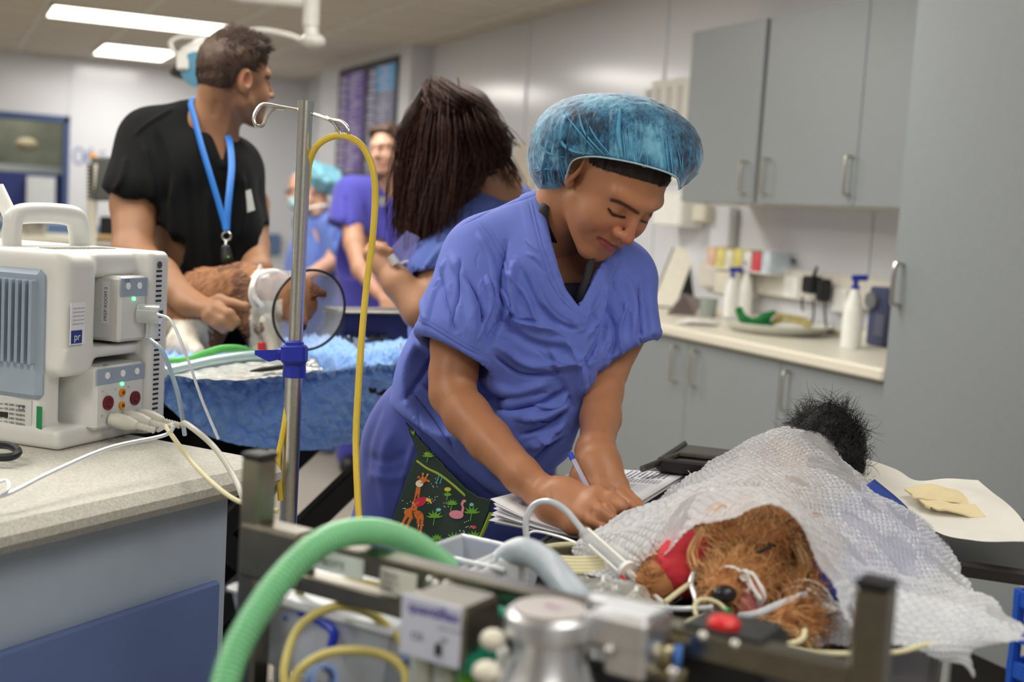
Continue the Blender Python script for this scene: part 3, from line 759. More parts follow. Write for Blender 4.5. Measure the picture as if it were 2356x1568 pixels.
# ---- scrub top
m_scrub = mat('scrub_blue', (98, 115, 197), .75, noise=(40, .04), bump=(1400, .2, .0004), sheen=.08, spec=.25)
def scrub_top():
    C = Clay(.0036)
    # torso, leaning forward
    C.chain([P(1075, 985, 2.10), P(1110, 880, 2.08), P(1210, 720, 2.05), P(1290, 600, 2.03)], [.128, .128, .132, .10], .05)
    C.cap(P(1085, 940, 2.06), P(1230, 960, 2.02), .10, .065, .06)
    C.cap(P(1050, 960, 2.12), P(1150, 1085, 2.04), .085, .045, .05)
    C.cap(P(1150, 1060, 2.03), P(1275, 960, 2.0), .045, .05, .05)
    C.cap(P(1130, 585, 2.02), P(1235, 520, 2.03), .058, .050, .04)      # shoulder left in photo
    C.cap(P(1418, 632, 2.05), P(1330, 620, 2.03), .056, .07, .04)
    C.cap(P(1300, 640, 1.99), P(1330, 800, 1.98), .075, .075, .05)      # chest
    # sleeves
    C.cap(P(1105, 600, 2.02), P(1050, 790, 1.94), .066, .066, .03)
    C.cap(P(1100, 690, 1.99), P(1072, 790, 1.93), .055, .055, .03)
    C.cap(P(1425, 655, 2.04), P(1448, 790, 1.98), .056, .052, .03)
    # hollow the sleeves
    C.cap(P(1075, 700, 1.98), P(1035, 860, 1.92), .050, .061, .004, 's')
    C.cap(P(1438, 720, 2.03), P(1448, 880, 1.97), .042, .050, .004, 's')
    return C
C = scrub_top()
# sleeve hems
def plane3(a, b, c): return unit(np.cross(b-a, c-a))
def hem(a, b, dd, inside, lo, hi):
    """cut below the line a-b of the photo, the cut plane running away from the camera, only inside a box of photo columns"""
    A0, B0 = P(*a), P(*b); n = unit(np.cross(B0-A0, A0-CC+dd))
    if (P(*inside)-A0)@n > 0: n = -n

    return A0, n
def cut_region(C, p, n, cen, R, k=.003):
    C._add('s', k, np.array(cen)-R, np.array(cen)+R, lambda Q: np.maximum(-((Q-p)@n), np.linalg.norm(Q-cen, axis=-1)-R))
p, n = hem((950, 748, 1.9), (1110, 836, 1.86), CU*-.5, (1080, 650, 1.95), (0, 0, 1), (1, 1, 1))
cut_region(C, p, n, P(1025, 850, 1.93), .105)
p, n = hem((1390, 850, 1.95), (1519, 770, 1.98), CU*-.5, (1440, 700, 2.0), (0, 0, 1), (1, 1, 1))
cut_region(C, p, n, P(1465, 860, 1.98), .085)
# bottom hem
def cutpoly(C, pts, inside, k=.003):
    for a, b in zip(pts[:-1], pts[1:]):
        pass
hemline = [(880, 915), (930, 955), (1000, 1012), (1060, 1078), (1110, 1120), (1160, 1150), (1210, 1152), (1262, 1110), (1300, 1060), (1330, 980)]
hx, hy = zip(*hemline)
C.carve(pxclay(lambda x, y, d: np.where((y > 880) & (x > 860), -(y-np.interp(x, hx, hy))*d/FPX*.7, 1.)), [P(850, 880, 1.75), P(1400, 880, 1.75), P(850, 1300, 2.4), P(1400, 1300, 2.4), P(850, 880, 2.4), P(1400, 1300, 1.75)], .05)
# neckline: V opening
vpoly = [(1228, 430), (1243, 470), (1262, 540), (1283, 620), (1300, 668), (1333, 710), (1352, 672), (1372, 630), (1392, 600), (1410, 570), (1400, 430)]
def vneck(x, y, d):
    ins = inpoly(x, y, vpoly); pts = vpoly+[vpoly[0]]
    D, _ = pdist(x.ravel(), y.ravel(), pts); D = D.reshape(x.shape)*d/FPX
    return np.maximum(np.where(ins, -D, D), d-2.03)
C.carve(pxclay(vneck), [P(x, y, d) for x in (1220, 1415) for y in (425, 722) for d in (1.8, 2.03)], .01, .002)
v, q = C.mesh(2); v, q = subdiv(v, q)
s = Sculpt(v, q)
F_ = [  # folds: (points, width px, height m)
 ([(1165, 560), (1150, 640), (1155, 720), (1120, 800)], 9, -.006), ([(1185, 600), (1178, 680), (1190, 760)], 10, .005),
 ([(1040, 590), (1080, 680), (1090, 790)], 12, .004), ([(1010, 620), (1030, 700), (1050, 770)], 9, -.003), ([(1070, 640), (1105, 700), (1120, 790)], 8, -.004),
 ([(1100, 540), (1130, 600), (1140, 680)], 6, .003), ([(985, 640), (975, 700), (985, 752)], 7, .003),
 ([(1140, 690), (1200, 740), (1290, 760)], 12, .004), ([(1150, 730), (1220, 790), (1330, 810)], 13, -.004), ([(1130, 790), (1230, 840), (1360, 830)], 12, .004),
 ([(1180, 940), (1240, 930), (1300, 900)], 8, -.005), ([(1190, 960), (1250, 960), (1310, 925)], 9, .006), ([(1200, 1000), (1250, 985), (1300, 950)], 8, -.006),
 ([(1215, 1030), (1260, 1005), (1300, 970)], 8, .005), ([(1205, 1085), (1250, 1040), (1290, 1000)], 7, -.005), ([(1130, 1060), (1200, 1060), (1255, 1010)], 9, .004),
 ([(1000, 820), (960, 880), (930, 920)], 9, -.004), ([(1110, 880), (1180, 900), (1260, 880)], 12, .004), ([(1120, 930), (1180, 945), (1230, 930)], 9, -.004),
 ([(1400, 700), (1420, 770), (1405, 830)], 8, -.005), ([(1440, 640), (1460, 710), (1455, 780)], 9, .004), ([(1480, 620), (1490, 700), (1500, 770)], 7, -.003),
 ([(1390, 650), (1385, 720), (1350, 780)], 9, .004), ([(1420, 620), (1400, 700), (1385, 800)], 8, -.004), ([(1300, 780), (1340, 850), (1340, 910)], 10, .004),
 ([(1250, 800), (1290, 880), (1320, 940)], 10, -.003), ([(1040, 950), (1100, 1040), (1150, 1100)], 12, .003), ([(960, 880), (1020, 950), (1060, 1010)], 9, .003),
 ([(1200, 620), (1235, 700), (1290, 760)], 10, -.003), ([(1160, 620), (1210, 680), (1240, 760)], 8, .003)]
F_ += [([(1120, 640), (1128, 700), (1100, 780)], 5, .005), ([(1060, 600), (1056, 680), (1040, 740)], 5, -.004), ([(1025, 600), (1000, 680), (985, 740)], 5, .003),
 ([(1160, 700), (1180, 730), (1240, 742)], 5, -.005), ([(1150, 660), (1168, 700), (1160, 740)], 5, .005), ([(1225, 930), (1275, 935), (1310, 905)], 5, .004), ([(1235, 965), (1270, 972), (1300, 950)], 4, -.004),
 ([(1240, 1010), (1275, 1005), (1300, 985)], 4, .004), ([(1390, 720), (1372, 790), (1340, 850)], 5, -.004), ([(1470, 650), (1470, 720), (1480, 780)], 4, -.003), ([(1440, 700), (1425, 760), (1430, 810)], 5, .004),
 ([(950, 900), (1000, 960), (1050, 1040)], 5, -.003), ([(1140, 820), (1200, 860), (1290, 862)], 6, -.004), ([(1240, 700), (1280, 740), (1330, 760)], 6, -.003)]
for pts, w, h in F_: s.stroke(pts, w*.8, h*2)
s.band([(1222, 440), (1240, 540), (1262, 630), (1290, 690), (1333, 722)], 26, .0022)
s.band([(1333, 745), (1360, 690), (1392, 625), (1410, 575)], 20, .003)
s.band([(945, 752), (1000, 780), (1060, 815), (1112, 838)], 14, .0015); s.band([(1390, 850), (1450, 822), (1520, 772)], 13, .0015)
s.up()
# stitched seams and facings
for pts in ([(1108, 515), (1140, 560), (1160, 610), (1165, 655)], [(1100, 520), (1130, 565), (1150, 612)], [(1215, 455), (1240, 560), (1262, 640), (1290, 690), (1330, 725)],
            [(1333, 712), (1337, 750)], [(1345, 735), (1372, 690), (1400, 640), (1412, 610)], [(1240, 452), (1150, 480), (1060, 520)],
            [(955, 733), (1000, 758), (1060, 795), (1112, 822)], [(1395, 832), (1450, 812), (1515, 758)]):
    s.stroke(pts, 1.8, -.0016); s.stroke([(x+4, y-2) for x, y in pts], 1.8, .0009); s.stroke([(x+8, y-4) for x, y in pts], 1.5, -.0012)
rg_ = random.Random(12)
for (x0, y0, x1, y1, n_, ln, an) in ((1000, 600, 1110, 780, 16, 60, 1.75), (1180, 560, 1300, 700, 12, 60, 1.1), (1190, 900, 1310, 1050, 16, 60, -.5), (1400, 640, 1500, 800, 12, 50, 1.4), (960, 840, 1120, 1080, 16, 60, .95), (1130, 720, 1380, 880, 18, 70, .15), (1340, 700, 1420, 880, 10, 60, 1.9)):
    for _ in range(n_):
        cx_, cy_ = rg_.uniform(x0, x1), rg_.uniform(y0, y1); a_ = an+rg_.gauss(0, .25); l_ = ln*rg_.uniform(.4, 1)/2; b_ = rg_.uniform(-8, 8)
        if n_ > 14 and _ % 3 == 0: continue
        s.stroke([(cx_-l_*math.cos(a_), cy_-l_*math.sin(a_)), (cx_+b_*math.sin(a_), cy_-b_*math.cos(a_)), (cx_+l_*math.cos(a_), cy_+l_*math.sin(a_))], rg_.uniform(2.5, 5), rg_.choice((-.0013, .0013, .0016, -.002)))
s.noise(9, .004, 5); s.noise(22, .0012, 8)
top = s.build('scrub_top', m_scrub, woman)

# ---- dark undershirt and black neck cord
C = Clay(.004); C.ell(P(1322, 700, 2.01), (.075, .075, .05), camrot(np.eye(3)), 0); C.cut(P(1340, 652, 2.0), CU, .01)
v, q = C.mesh(1); raw('undershirt', v, q, mat('navy_knit', (26, 26, 48), .8), woman)
m_cord = mat('black_cord', (18, 18, 20), .6)
MB().tube(spline(PS([(1268, 445, 1.975), (1252, 478, 1.955), (1252, 515, 1.955), (1264, 545, 1.97), (1280, 575, 1.99)]), 8), .0085, 8, flat=.2).build('neck_cord', m_cord, woman)
MB().tube(spline(PS([(1362, 590, 1.925), (1352, 630, 1.92), (1338, 670, 1.92), (1326, 712, 1.93)]), 8), .007, 8, flat=.25).build('neck_cord', m_cord, woman)

# ---- trousers
m_tr = mat('trouser_blue', (64, 78, 158), .8, noise=(30, .04), bump=(1400, .12, .0004), sheen=.2)
C = Clay(.006)
C.cap(P(1003, 985, 2.18), P(1130, 1040, 2.13), .108, .10, .03)
k1, k2 = P(925, 1290, 2.2), P(1165, 1290, 2.14)
C.cap(P(962, 1040, 2.18), k1, .098, .094, .03); C.cap(P(1110, 1060, 2.12), k2, .105, .09, .05)
C.cap(k1, [k1[0], k1[1], .10], .10, .075, .04); C.cap(k2, [k2[0], k2[1], .10], .09, .075, .04)
C.cut([0, 0, .07], (0, 0, -1), .003)
v, q = C.mesh(2); s = Sculpt(v, q)
for pts, w, h in (([(880, 930), (850, 1020), (845, 1100)], 8, -.004), ([(900, 990), (880, 1080), (890, 1180)], 12, .005), ([(930, 1040), (900, 1060), (850, 1050)], 8, -.005),
                  ([(940, 1090), (900, 1100), (850, 1090)], 9, .005), ([(930, 1150), (900, 1200), (850, 1230)], 10, -.004), ([(1170, 1180), (1140, 1230), (1120, 1290)], 8, -.004), ([(960, 1000), (930, 1100), (900, 1200)], 7, .004)):
    s.stroke(pts, w, h)
s.noise(9, .004, 2); s.build('trousers', m_tr, woman)
# clogs on the floor
for kx in (k1, k2):
    C = Clay(.006); d_ = unit([.75, -.3, 0]); b = np.array([kx[0], kx[1], .05]); C.cap(b-d_*.05, b+d_*.14, .045, .042, .02, flat=.9, fax=(0, 0, 1)); C.cut([0, 0, .004], (0, 0, -1), .002)
    v, q = C.mesh(1); raw('shoe', v, q, m_black, woman)
def ground(p, z=.02): return np.array([p[0], p[1], z])
# ================= man in black scrubs =================
man = thing('person', 'person in black scrubs holding the brown and white dog, head turned away', 'person', (P(440, 1000, 3.1)[0], P(440, 1000, 3.1)[1], 0))
f_ = camdir(.76, -.02, -.65); u_ = camdir(.14, .97, .18); u_ = unit(u_-f_*(u_@f_)); mA = np.array([np.cross(f_, u_), f_, u_]); MH = Head(P(541, 182, 3.0), mA, .90)
SKL = (146, 106, 78)
C = Clay(.0026); face(C, MH, male=True, ear_scale=1.1, jaw=1.1)
C.cap(MH.w(0, -.040, -.03), P(490, 300, 3.03), .049, .054, .02); C.cap(P(478, 300, 3.03), P(505, 380, 3.02), .06, .05, .04)
v, q = C.mesh(1); s = Sculpt(v, q, SKL)
s.paint([(612, 178), (620, 180), (628, 184)], 4, (60, 42, 32), .8); s.paint([(560, 180)], 14, (196, 120, 100), .5, 1.2)
s.paint([(545, 270), (575, 275), (590, 255)], 16, (150, 116, 100), .4, 1.2); s.paint([(616, 232)], 8, (196, 130, 112), .5, 1)
s.paint([(617, 192), (623, 196)], 2.5, (50, 40, 36), .8)
s.stroke([(540, 230), (530, 270), (520, 310)], 8, .003); s.stroke([(500, 230), (490, 270)], 8, -.002)
v0, q0, t0 = s.V, s.Q, s.T
C = Clay(.004)
C.chain([P(330, 330, 3.05), P(310, 470, 2.98), P(305, 585, 2.92)], [.06, .054, .045], .02)
C.chain([P(305, 585, 2.92), P(365, 635, 2.86), P(440, 700, 2.78)], [.046, .043, .030], .02)
C.chain([P(440, 700, 2.78), P(490, 712, 2.74)], [.030, .036], .02, flat=.7, fax=CU)
for i, f in enumerate(([(505, 690, 2.72), (535, 698, 2.71), (568, 705, 2.70)], [(500, 710, 2.70), (528, 722, 2.68), (545, 740, 2.68)], [(490, 722, 2.70), (515, 738, 2.68), (530, 752, 2.68)], [(480, 730, 2.71), (500, 745, 2.69), (515, 758, 2.69)])):
    C.chain([P(475, 705, 2.75)]+PS(f), [.016, .0135, .0115, .010], .006)
C.chain([P(575, 470, 3.2), P(580, 570, 3.08), P(590, 625, 2.98), P(560, 660, 2.95)], [.05, .04, .036, .03], .02)
C.ell(P(545, 668, 2.92), (.05, .03, .03), camrot(np.eye(3)), .02)
v1, q1 = C.mesh(1); t1 = np.tile(lin(SKL), (len(v1), 1))
C = Clay(.014); a = P(450, 700, 3.12)
C.cap(P(450, 420, 3.08), a, .10, .10, .05)
for lx in (-1, 1):
    hp = a+CR*lx*.09; C.cap(hp, ground(hp, .5), .08, .06, .04); C.cap(ground(hp, .5), ground(hp, .06), .06, .045, .02)
v2, q2 = C.mesh(1); t2 = np.tile(lin(SKL), (len(v2), 1))
o = raw('body', np.vstack([v0, v1, v2]), np.vstack([q0, q1+len(v0), q2+len(v0)+len(v1)]), m_skin_l, man); set_tint(o, np.vstack([t0, t1, t2]))
# hair
m_brown = mat('brown_hair', (70, 50, 37), .5, noise=(150, .35), bump=(400, .8, .002))
C = Clay(.003); MH.ell(C, (0, -.016, .038), (.0755, .0925, .083), k=0); MH.ell(C, (0, .035, .088), (.05, .045, .026), k=.03)
MH.ell(C, (0, -.042, -.005), (.060, .058, .050), k=.02)
C.cut(MH.w(0, .072, .06), mA[1], .01); 
C.ell(MH.w(.085, .062, -.01), (.05, .05, .05), mA, .01, 's'); C.ell(MH.w(.075, -.004, -.012), np.array((.04, .026, .036)), mA, .01, 's')
C.cut(MH.w(0, -.06, -.055), -mA[2]+mA[1]*.3, .01)
C.cut(MH.w(0, .05, .012), mA[1]-mA[2]*.3, .01)
v, q = C.mesh(1); s = Sculpt(v, q); s.noise(70, .002); hr = s.build('hair', m_brown, man)
rt, nn = sample(v, q, 6500, lambda p: (p-MH.c)@mA[2] > -.06)
strands('hair_strands', rt, nn*.35+mA[1]*.5-mA[2]*.45*(((rt-MH.c)@mA[2]) < .07)[:, None]+mA[2]*.4*(((rt-MH.c)@mA[2]) > .09)[:, None], np.where(((rt-MH.c)@mA[2]) > .08, .020, .009), m_brown, hr, seg=4, r=.0006, curl=.25, noise=60, grav=(0, 0, 0))
# black scrub top
m_blk = mat('black_scrub', (14, 15, 17), .85, noise=(30, .06), bump=(900, .1, .0005), sheen=.02, spec=.15)
C = Clay(.005)
C.chain([P(465, 690, 3.06), P(460, 560, 3.06), P(450, 420, 3.04)], [.145, .142, .148], .05, flat=.75, fax=CF)
C.cap(P(360, 345, 3.05), P(540, 380, 3.12), .085, .07, .05); C.cap(P(350, 320, 3.05), P(430, 270, 3.03), .055, .04, .05)
C.cap(P(345, 330, 3.05), P(308, 440, 2.98), .078, .075, .03); C.cap(P(555, 400, 3.16), P(575, 510, 3.12), .055, .048, .03)
C.cap(P(325, 400, 3.0), P(303, 560, 2.95), .058, .066, .004, 's'); C.cap(P(572, 440, 3.16), P(585, 600, 3.10), .038, .042, .004, 's')
p, n = hem((235, 440, 3.0), (358, 512, 2.95), CU*-.4, (330, 300, 3.05), 0, 0); cut_region(C, p, n, P(290, 545, 2.97), .15)
p, n = hem((545, 556, 3.1), (605, 518, 3.1), CU*-.4, (560, 400, 3.1), 0, 0); cut_region(C, p, n, P(590, 590, 3.1), .085)
vp2 = [(436, 230), (455, 262), (480, 310), (498, 350), (513, 376), (520, 350), (528, 318), (560, 200), (480, 180)]
def vn2(x, y, d):
    D, _ = pdist(x.ravel(), y.ravel(), vp2+[vp2[0]]); D = D.reshape(x.shape)*d/FPX
    return np.maximum(np.where(inpoly(x, y, vp2), -D, D), d-3.05)
C.carve(pxclay(vn2), [P(x, y, d) for x in (430, 565) for y in (175, 385) for d in (2.75, 3.05)], .01, .002)
v, q = C.mesh(2); s = Sculpt(v, q)
for pts, w, h in (([(360, 300), (385, 400), (380, 480)], 8, -.006), ([(330, 330), (350, 420), (345, 490)], 8, .005), ([(395, 420), (400, 540), (420, 640)], 10, .006), ([(430, 400), (445, 520), (450, 640)], 9, -.005),
                  ([(480, 430), (480, 520), (490, 640)], 8, .005), ([(530, 400), (545, 500), (540, 620)], 8, -.005), ([(560, 400), (560, 480), (545, 560)], 6, .006), ([(290, 360), (280, 410), (262, 440)], 7, .005),
                  ([(400, 250), (340, 285), (310, 310)], 4, .004), ([(360, 520), (395, 560), (430, 640)], 8, -.006)):
    s.stroke(pts, w, h*1.6)
s.band([(436, 232), (480, 312), (512, 380), (530, 320)], 9, .003); s.noise(9, .005); s.build('scrub_top', m_blk, man)
C = Clay(.01); 
for lx in (-1, 1):
    hp = a+CR*lx*.09; C.cap(hp, ground(hp, .5), .115, .10, .04); C.cap(ground(hp, .5), ground(hp, .08), .10, .08, .02)
v, q = C.mesh(1); raw('trousers', v, q, m_blk, man)
for lx in (-1, 1):
    hp = a+CR*lx*.09; C = Clay(.008); b = ground(hp, .05); C.cap(b+CF*.02, b-CF*[.13, .13, 0], .05, .045, .02); C.cut([0, 0, .004], (0, 0, -1), .002); v, q = C.mesh(1); raw('shoe', v, q, m_black, man)
MB().box(P(573, 462, 2.985), (.020, .003, .05), np.array([camdir(.95, .3, .2), CF, camdir(-.2, 1, 0)])).build('name_badge', mat('badge', (200, 206, 200), .3), man, False)
# lanyard
ly = thing('lanyard', 'bright blue lanyard with black key fob round the neck of the man in black', 'lanyard', P(520, 600, 2.87))
m_lany = mat('lanyard_blue', (26, 104, 186), .5)
sb = MB(); 
sb.tube(spline(PS([(470, 222, 3.10), (447, 226, 2.99), (438, 236, 2.975), (447, 272, 2.955), (462, 330, 2.925), (480, 390, 2.90), (498, 450, 2.885), (514, 505, 2.875), (520, 530, 2.87)]), 8), .0085, 8, flat=.2)
sb.tube(spline(PS([(520, 300, 3.0), (529, 330, 2.965), (533, 380, 2.93), (529, 430, 2.90), (524, 480, 2.88), (521, 530, 2.87)]), 8), .0075, 8, flat=.2)
sb.build('strap', m_lany, ly)
ring = [P(521, 543, 2.87)+.010*(math.cos(t_)*CR+math.sin(t_)*CU) for t_ in np.linspace(0, 2*math.pi, 20, endpoint=False)]
MB().tube(ring, .0018, 6, close=True).tube(PS([(521, 552, 2.87), (519, 568, 2.868)]), .003, 6).build('clip', m_steel, ly)
C = Clay(.0025); C.cap(P(519, 572, 2.868), P(522, 594, 2.866), .011, .014, .01, flat=.5, fax=CF); v, q = C.mesh(1); fb = raw('key_fob', v, q, m_black, ly)
MB().ell(P(525, 591, 2.858), (.002, .002, .002)).build('indicator', mat('green_dot', (120, 200, 60), .4), fb)

# ================= person with long dark hair =================
lw = thing('person', 'person with long dark brown hair in blue scrubs, bent forward with one hand raised', 'person', (P(1080, 1000, 2.95)[0], P(1080, 1000, 2.95)[1], 0))
lA = camrot([[.30, -.86, -.40], [.0, -.42, .91], [-.95, -.28, -.12]])
lA[0] = np.cross(lA[1], lA[2]); LH = Head(P(1045, 330, 2.95), lA, .95)
C = Clay(.004); face(C, LH); C.cap(LH.w(0, -.04, -.03), P(1140, 440, 2.98), .048, .052, .02); C.cap(P(1140, 440, 2.98), P(1110, 600, 3.05), .06, .08, .03)
v0, q0 = C.mesh(1)
C = Clay(.004)
C.chain([P(1120, 520, 2.95), P(1010, 640, 2.80), P(965, 715, 2.74)], [.05, .043, .037], .02)
C.chain([P(965, 715, 2.74), P(915, 650, 2.76), P(880, 608, 2.78)], [.037, .033, .024], .015)
C.chain([P(880, 608, 2.78), P(866, 585, 2.79)], [.026, .03], .015)
for f in ([(855, 572, 2.78), (846, 582, 2.77), (850, 600, 2.77)], [(866, 568, 2.77), (880, 572, 2.76), (898, 578, 2.76)], [(872, 575, 2.80), (890, 585, 2.80), (903, 596, 2.80)], [(857, 580, 2.80), (868, 566, 2.81), (886, 566, 2.81)]):
    C.chain([P(868, 590, 2.79)]+PS(f), [.014, .012, .010, .009], .006)
v1, q1 = C.mesh(1); C = Clay(.014)
b2 = P(1110, 880, 3.0); C.cap(P(1110, 600, 3.05), b2, .10, .10, .05)
for lx in (-1, 1):
    hp = b2+CR*lx*.08; C.cap(hp, ground(hp, .5), .08, .06, .04); C.cap(ground(hp, .5), ground(hp, .06), .06, .04, .02)
v2, q2 = C.mesh(1)
o = raw('body', np.vstack([v0, v1, v2]), np.vstack([q0, q1+len(v0), q2+len(v0)+len(v1)]), m_skin_l, lw); set_tint(o, np.tile(lin((170, 126, 96)), (len(o.data.vertices), 1)))
m_scrub2 = mat('scrub_blue_back', (78, 98, 172), .8, noise=(30, .05), bump=(900, .1, .0005), sheen=.2)
C = Clay(.006)
C.chain([P(1085, 960, 3.0), P(1090, 740, 3.0), P(1110, 560, 3.0)], [.16, .14, .13], .05, flat=.85, fax=CF)
C.cap(P(1100, 490, 2.98), P(1185, 475, 3.02), .06, .055, .04); C.cap(P(1090, 520, 2.93), P(995, 620, 2.82), .075, .072, .03); C.cap(P(1060, 560, 2.9), P(990, 650, 2.80), .06, .06, .02)
C.cap(P(1010, 620, 2.82), P(955, 740, 2.74), .056, .062, .004, 's')
p, n = hem((935, 650, 2.78), (1010, 672, 2.76), CU*-.3, (1080, 520, 2.9), 0, 0); cut_region(C, p, n, P(960, 735, 2.76), .13)
C.cap(LH.w(0, -.04, -.04), P(1138, 432, 2.97), .06, .058, .004, 's')
v, q = C.mesh(2); s = Sculpt(v, q)
for pts, w, h in (([(1080, 480), (1030, 560), (1000, 650)], 7, .006), ([(1100, 500), (1070, 560), (1050, 620)], 7, -.006), ([(1150, 460), (1130, 500), (1120, 560)], 6, -.005), ([(960, 640), (990, 600), (1020, 560)], 5, .005)): s.stroke(pts, w, h*1.4)
s.noise(9, .005); s.build('scrub_top', m_scrub2, lw)
MB().tube(spline(PS([(1105, 428, 2.93), (1130, 421, 2.92), (1155, 422, 2.93), (1172, 430, 2.95)]), 6), .0065, 8, flat=.5).build('collar_trim', mat('yellow_trim', (222, 180, 60), .7), lw)
MB().tube(spline(PS([(1050, 470, 2.92), (1075, 438, 2.90), (1105, 412, 2.90), (1135, 398, 2.91), (1158, 405, 2.95)]), 6), .0065, 8, flat=.3).build('neck_cord', m_cord, lw)
C = Clay(.01)
for lx in (-1, 1):
    hp = b2+CR*lx*.08; C.cap(hp, ground(hp, .5), .12, .10, .04); C.cap(ground(hp, .5), ground(hp, .08), .10, .075, .02)
v, q = C.mesh(1); raw('trousers', v, q, m_scrub2, lw)
for lx in (-1, 1):
    hp = b2+CR*lx*.08; C = Clay(.008); b = ground(hp, .05); C.cap(b+CF*.02, b-CF*[.12, .12, 0], .045, .04, .02); C.cut([0, 0, .004], (0, 0, -1), .002); v, q = C.mesh(1); raw('shoe', v, q, m_black, lw)
# hair: mass plus long strands
m_dkbr = mat('dark_brown_hair', (38, 26, 23), .5, noise=(120, .5), bump=(300, .5, .002), col2=(72, 46, 38), spec=.12)
C = Clay(.005)
C.ell(P(1035, 300, 2.95), (.115, .105, .10), camrot(np.eye(3)), 0); C.ell(P(1000, 222, 2.95), (.035, .03, .04), camrot(np.eye(3)), .03); C.cap(P(1060, 290, 2.93), P(1130, 345, 2.93), .085, .05, .04)
C.chain([P(1000, 350, 2.88), P(975, 440, 2.86), P(962, 520, 2.86)], [.075, .05, .025], .03, flat=.7, fax=CF)
C.chain([P(1060, 350, 2.88), P(1040, 420, 2.87), P(1010, 470, 2.87)], [.07, .05, .02], .03, flat=.7, fax=CF)
v, q = C.mesh(2); s = Sculpt(v, q)
rg2 = random.Random(4)
for k in range(60):
    x0 = rg2.uniform(940, 1150); s.stroke([(1005+(x0-1005)*.35, 215+abs(x0-1005)*.25), (x0*.75+255, 330), (x0-15, 400+rg2.uniform(0, 80))], rg2.uniform(2, 5), rg2.choice([-.004, .004, .005]))
hr = s.build('hair', m_dkbr, lw)
rr_ = np.random.default_rng(8); n_ = 1500; rows = []
def lock(x0, y0, x1, y1, x2, y2, n, d0, d1, spread):
    out = []
    for _ in range(int(n*2.2)):
        jx, jy = rr_.normal(0, spread), rr_.normal(0, spread*.5); e = rr_.uniform(.75, 1.1); jd = rr_.normal(0, .02); j2 = jx*1.2+rr_.normal(0, spread*.5)
        out.append([(x0+jx*.6, y0+jy, d0+jd), (x0*.5+x1*.5+jx*.9, y0*.5+y1*.5+jy, d0-.03+jd), (x1+jx, y1+jy, d1+jd), (x1+(x2-x1)*e*.5+j2+rr_.normal(0, 4), y1+(y2-y1)*e*.5, d1+jd), (x1+(x2-x1)*e+j2+rr_.normal(0, 6), y1+(y2-y1)*e, d1+jd)])
    return out
L = lock(1000, 200, 945, 330, 935, 530, 170, 2.88, 2.84, 14)+lock(1005, 200, 985, 350, 965, 565, 210, 2.86, 2.82, 18)+lock(1030, 215, 1030, 350, 990, 545, 170, 2.85, 2.82, 20)+lock(1060, 235, 1080, 350, 1050, 450, 130, 2.85, 2.85, 20)\
   +lock(1080, 240, 1115, 330, 1095, 400, 70, 2.86, 2.88, 16)+lock(1090, 250, 1150, 340, 1190, 430, 22, 2.88, 2.9, 12)+lock(995, 205, 932, 300, 928, 420, 40, 2.9, 2.88, 6)+lock(1005, 202, 1085, 262, 1135, 335, 220, 2.84, 2.86, 20)+lock(1000, 200, 1050, 280, 1080, 400, 120, 2.84, 2.84, 20)
b = MB()
for l in L: sp_ = spline(PS(l), 4); b.tube(sp_, np.linspace(.0019, .0006, len(sp_)), 3, cap=False)
b.build('long_locks', m_dkbr, hr)
# object held in the raised hand: clear bag of a syringe
bg = MB().prism([P(900, 570, 2.77), P(935, 530, 2.77), P(965, 545, 2.77), P(948, 610, 2.77), P(910, 600, 2.77)], CF*.01)
o = bg.build('clear_pouch', mat('pouch_film', (150, 150, 215), .15, alpha=.45), None, False); tag(o, 'translucent plastic pouch held up by the long haired person', 'pouch')
o = MB().cyl(P(898, 588, 2.74), P(912, 607, 2.74), .010, 12).cyl(P(912, 607, 2.74), P(940, 600, 2.74), .003, 8).build('vial', mat('clear_plastic', (230, 235, 235), .1, trans=.6), None); tag(o, 'small clear vial in the raised hand of the long haired person', 'vial')

# ================= man in purple-blue scrubs, background =================
D3 = 6.0
pm = thing('person', 'person with short brown hair in violet blue scrubs standing farther back with a stethoscope', 'person', (P(870, 1000, 6)[0], P(870, 1000, 6)[1], 0))
pA = camrot([[-.85, -.5, -.05], [-.03, -.08, 1.0], [.52, .86, .05]]); f_ = camdir(-.45, -.12, .88); u_ = unit(camdir(-.03, 1, 0)-f_*(camdir(-.03, 1, 0)@f_)); pA = np.array([np.cross(f_, u_), f_, u_])
PH = Head(P(893, 345, D3), pA, 1.0)
C = Clay(.004); face(C, PH, jaw=1.1); C.cap(PH.w(0, -.03, -.04), P(893, 440, 6.05), .055, .06, .02); C.cap(P(893, 440, 6.05), P(893, 500, 6.05), .06, .07, .03)
v, q = C.mesh(1); s = Sculpt(v, q, (196, 152, 130)); s.paint([(869, 340), (880, 338)], 3, (60, 42, 34), .8); s.paint([(893, 338), (908, 341)], 3, (60, 42, 34), .8); s.paint([(873, 347), (879, 347)], 2, (40, 32, 30), .9); s.paint([(895, 348), (903, 349)], 2, (40, 32, 30), .9)
s.paint([(875, 380), (888, 382)], 2.5, (160, 90, 84), .8); v0, q0, t0 = s.V, s.Q, s.T
C = Clay(.006)
C.chain([P(808, 480, 6.0), P(815, 560, 5.9), P(830, 620, 5.8), P(868, 672, 5.7)], [.055, .048, .04, .028], .02)
for i in range(4): C.chain([P(868, 672, 5.7), P(880+i*8, 690+i*2, 5.66), P(880+i*11, 712+i, 5.64)], [.024, .013, .010], .008)
C.chain([P(970, 480, 6.1), P(975, 560, 6.0), P(960, 650, 5.9)], [.055, .048, .03], .02)
v1, q1 = C.mesh(1); C = Clay(.02); b3 = P(870, 700, 6.1); C.cap(P(885, 500, 6.1), b3, .11, .11, .05)
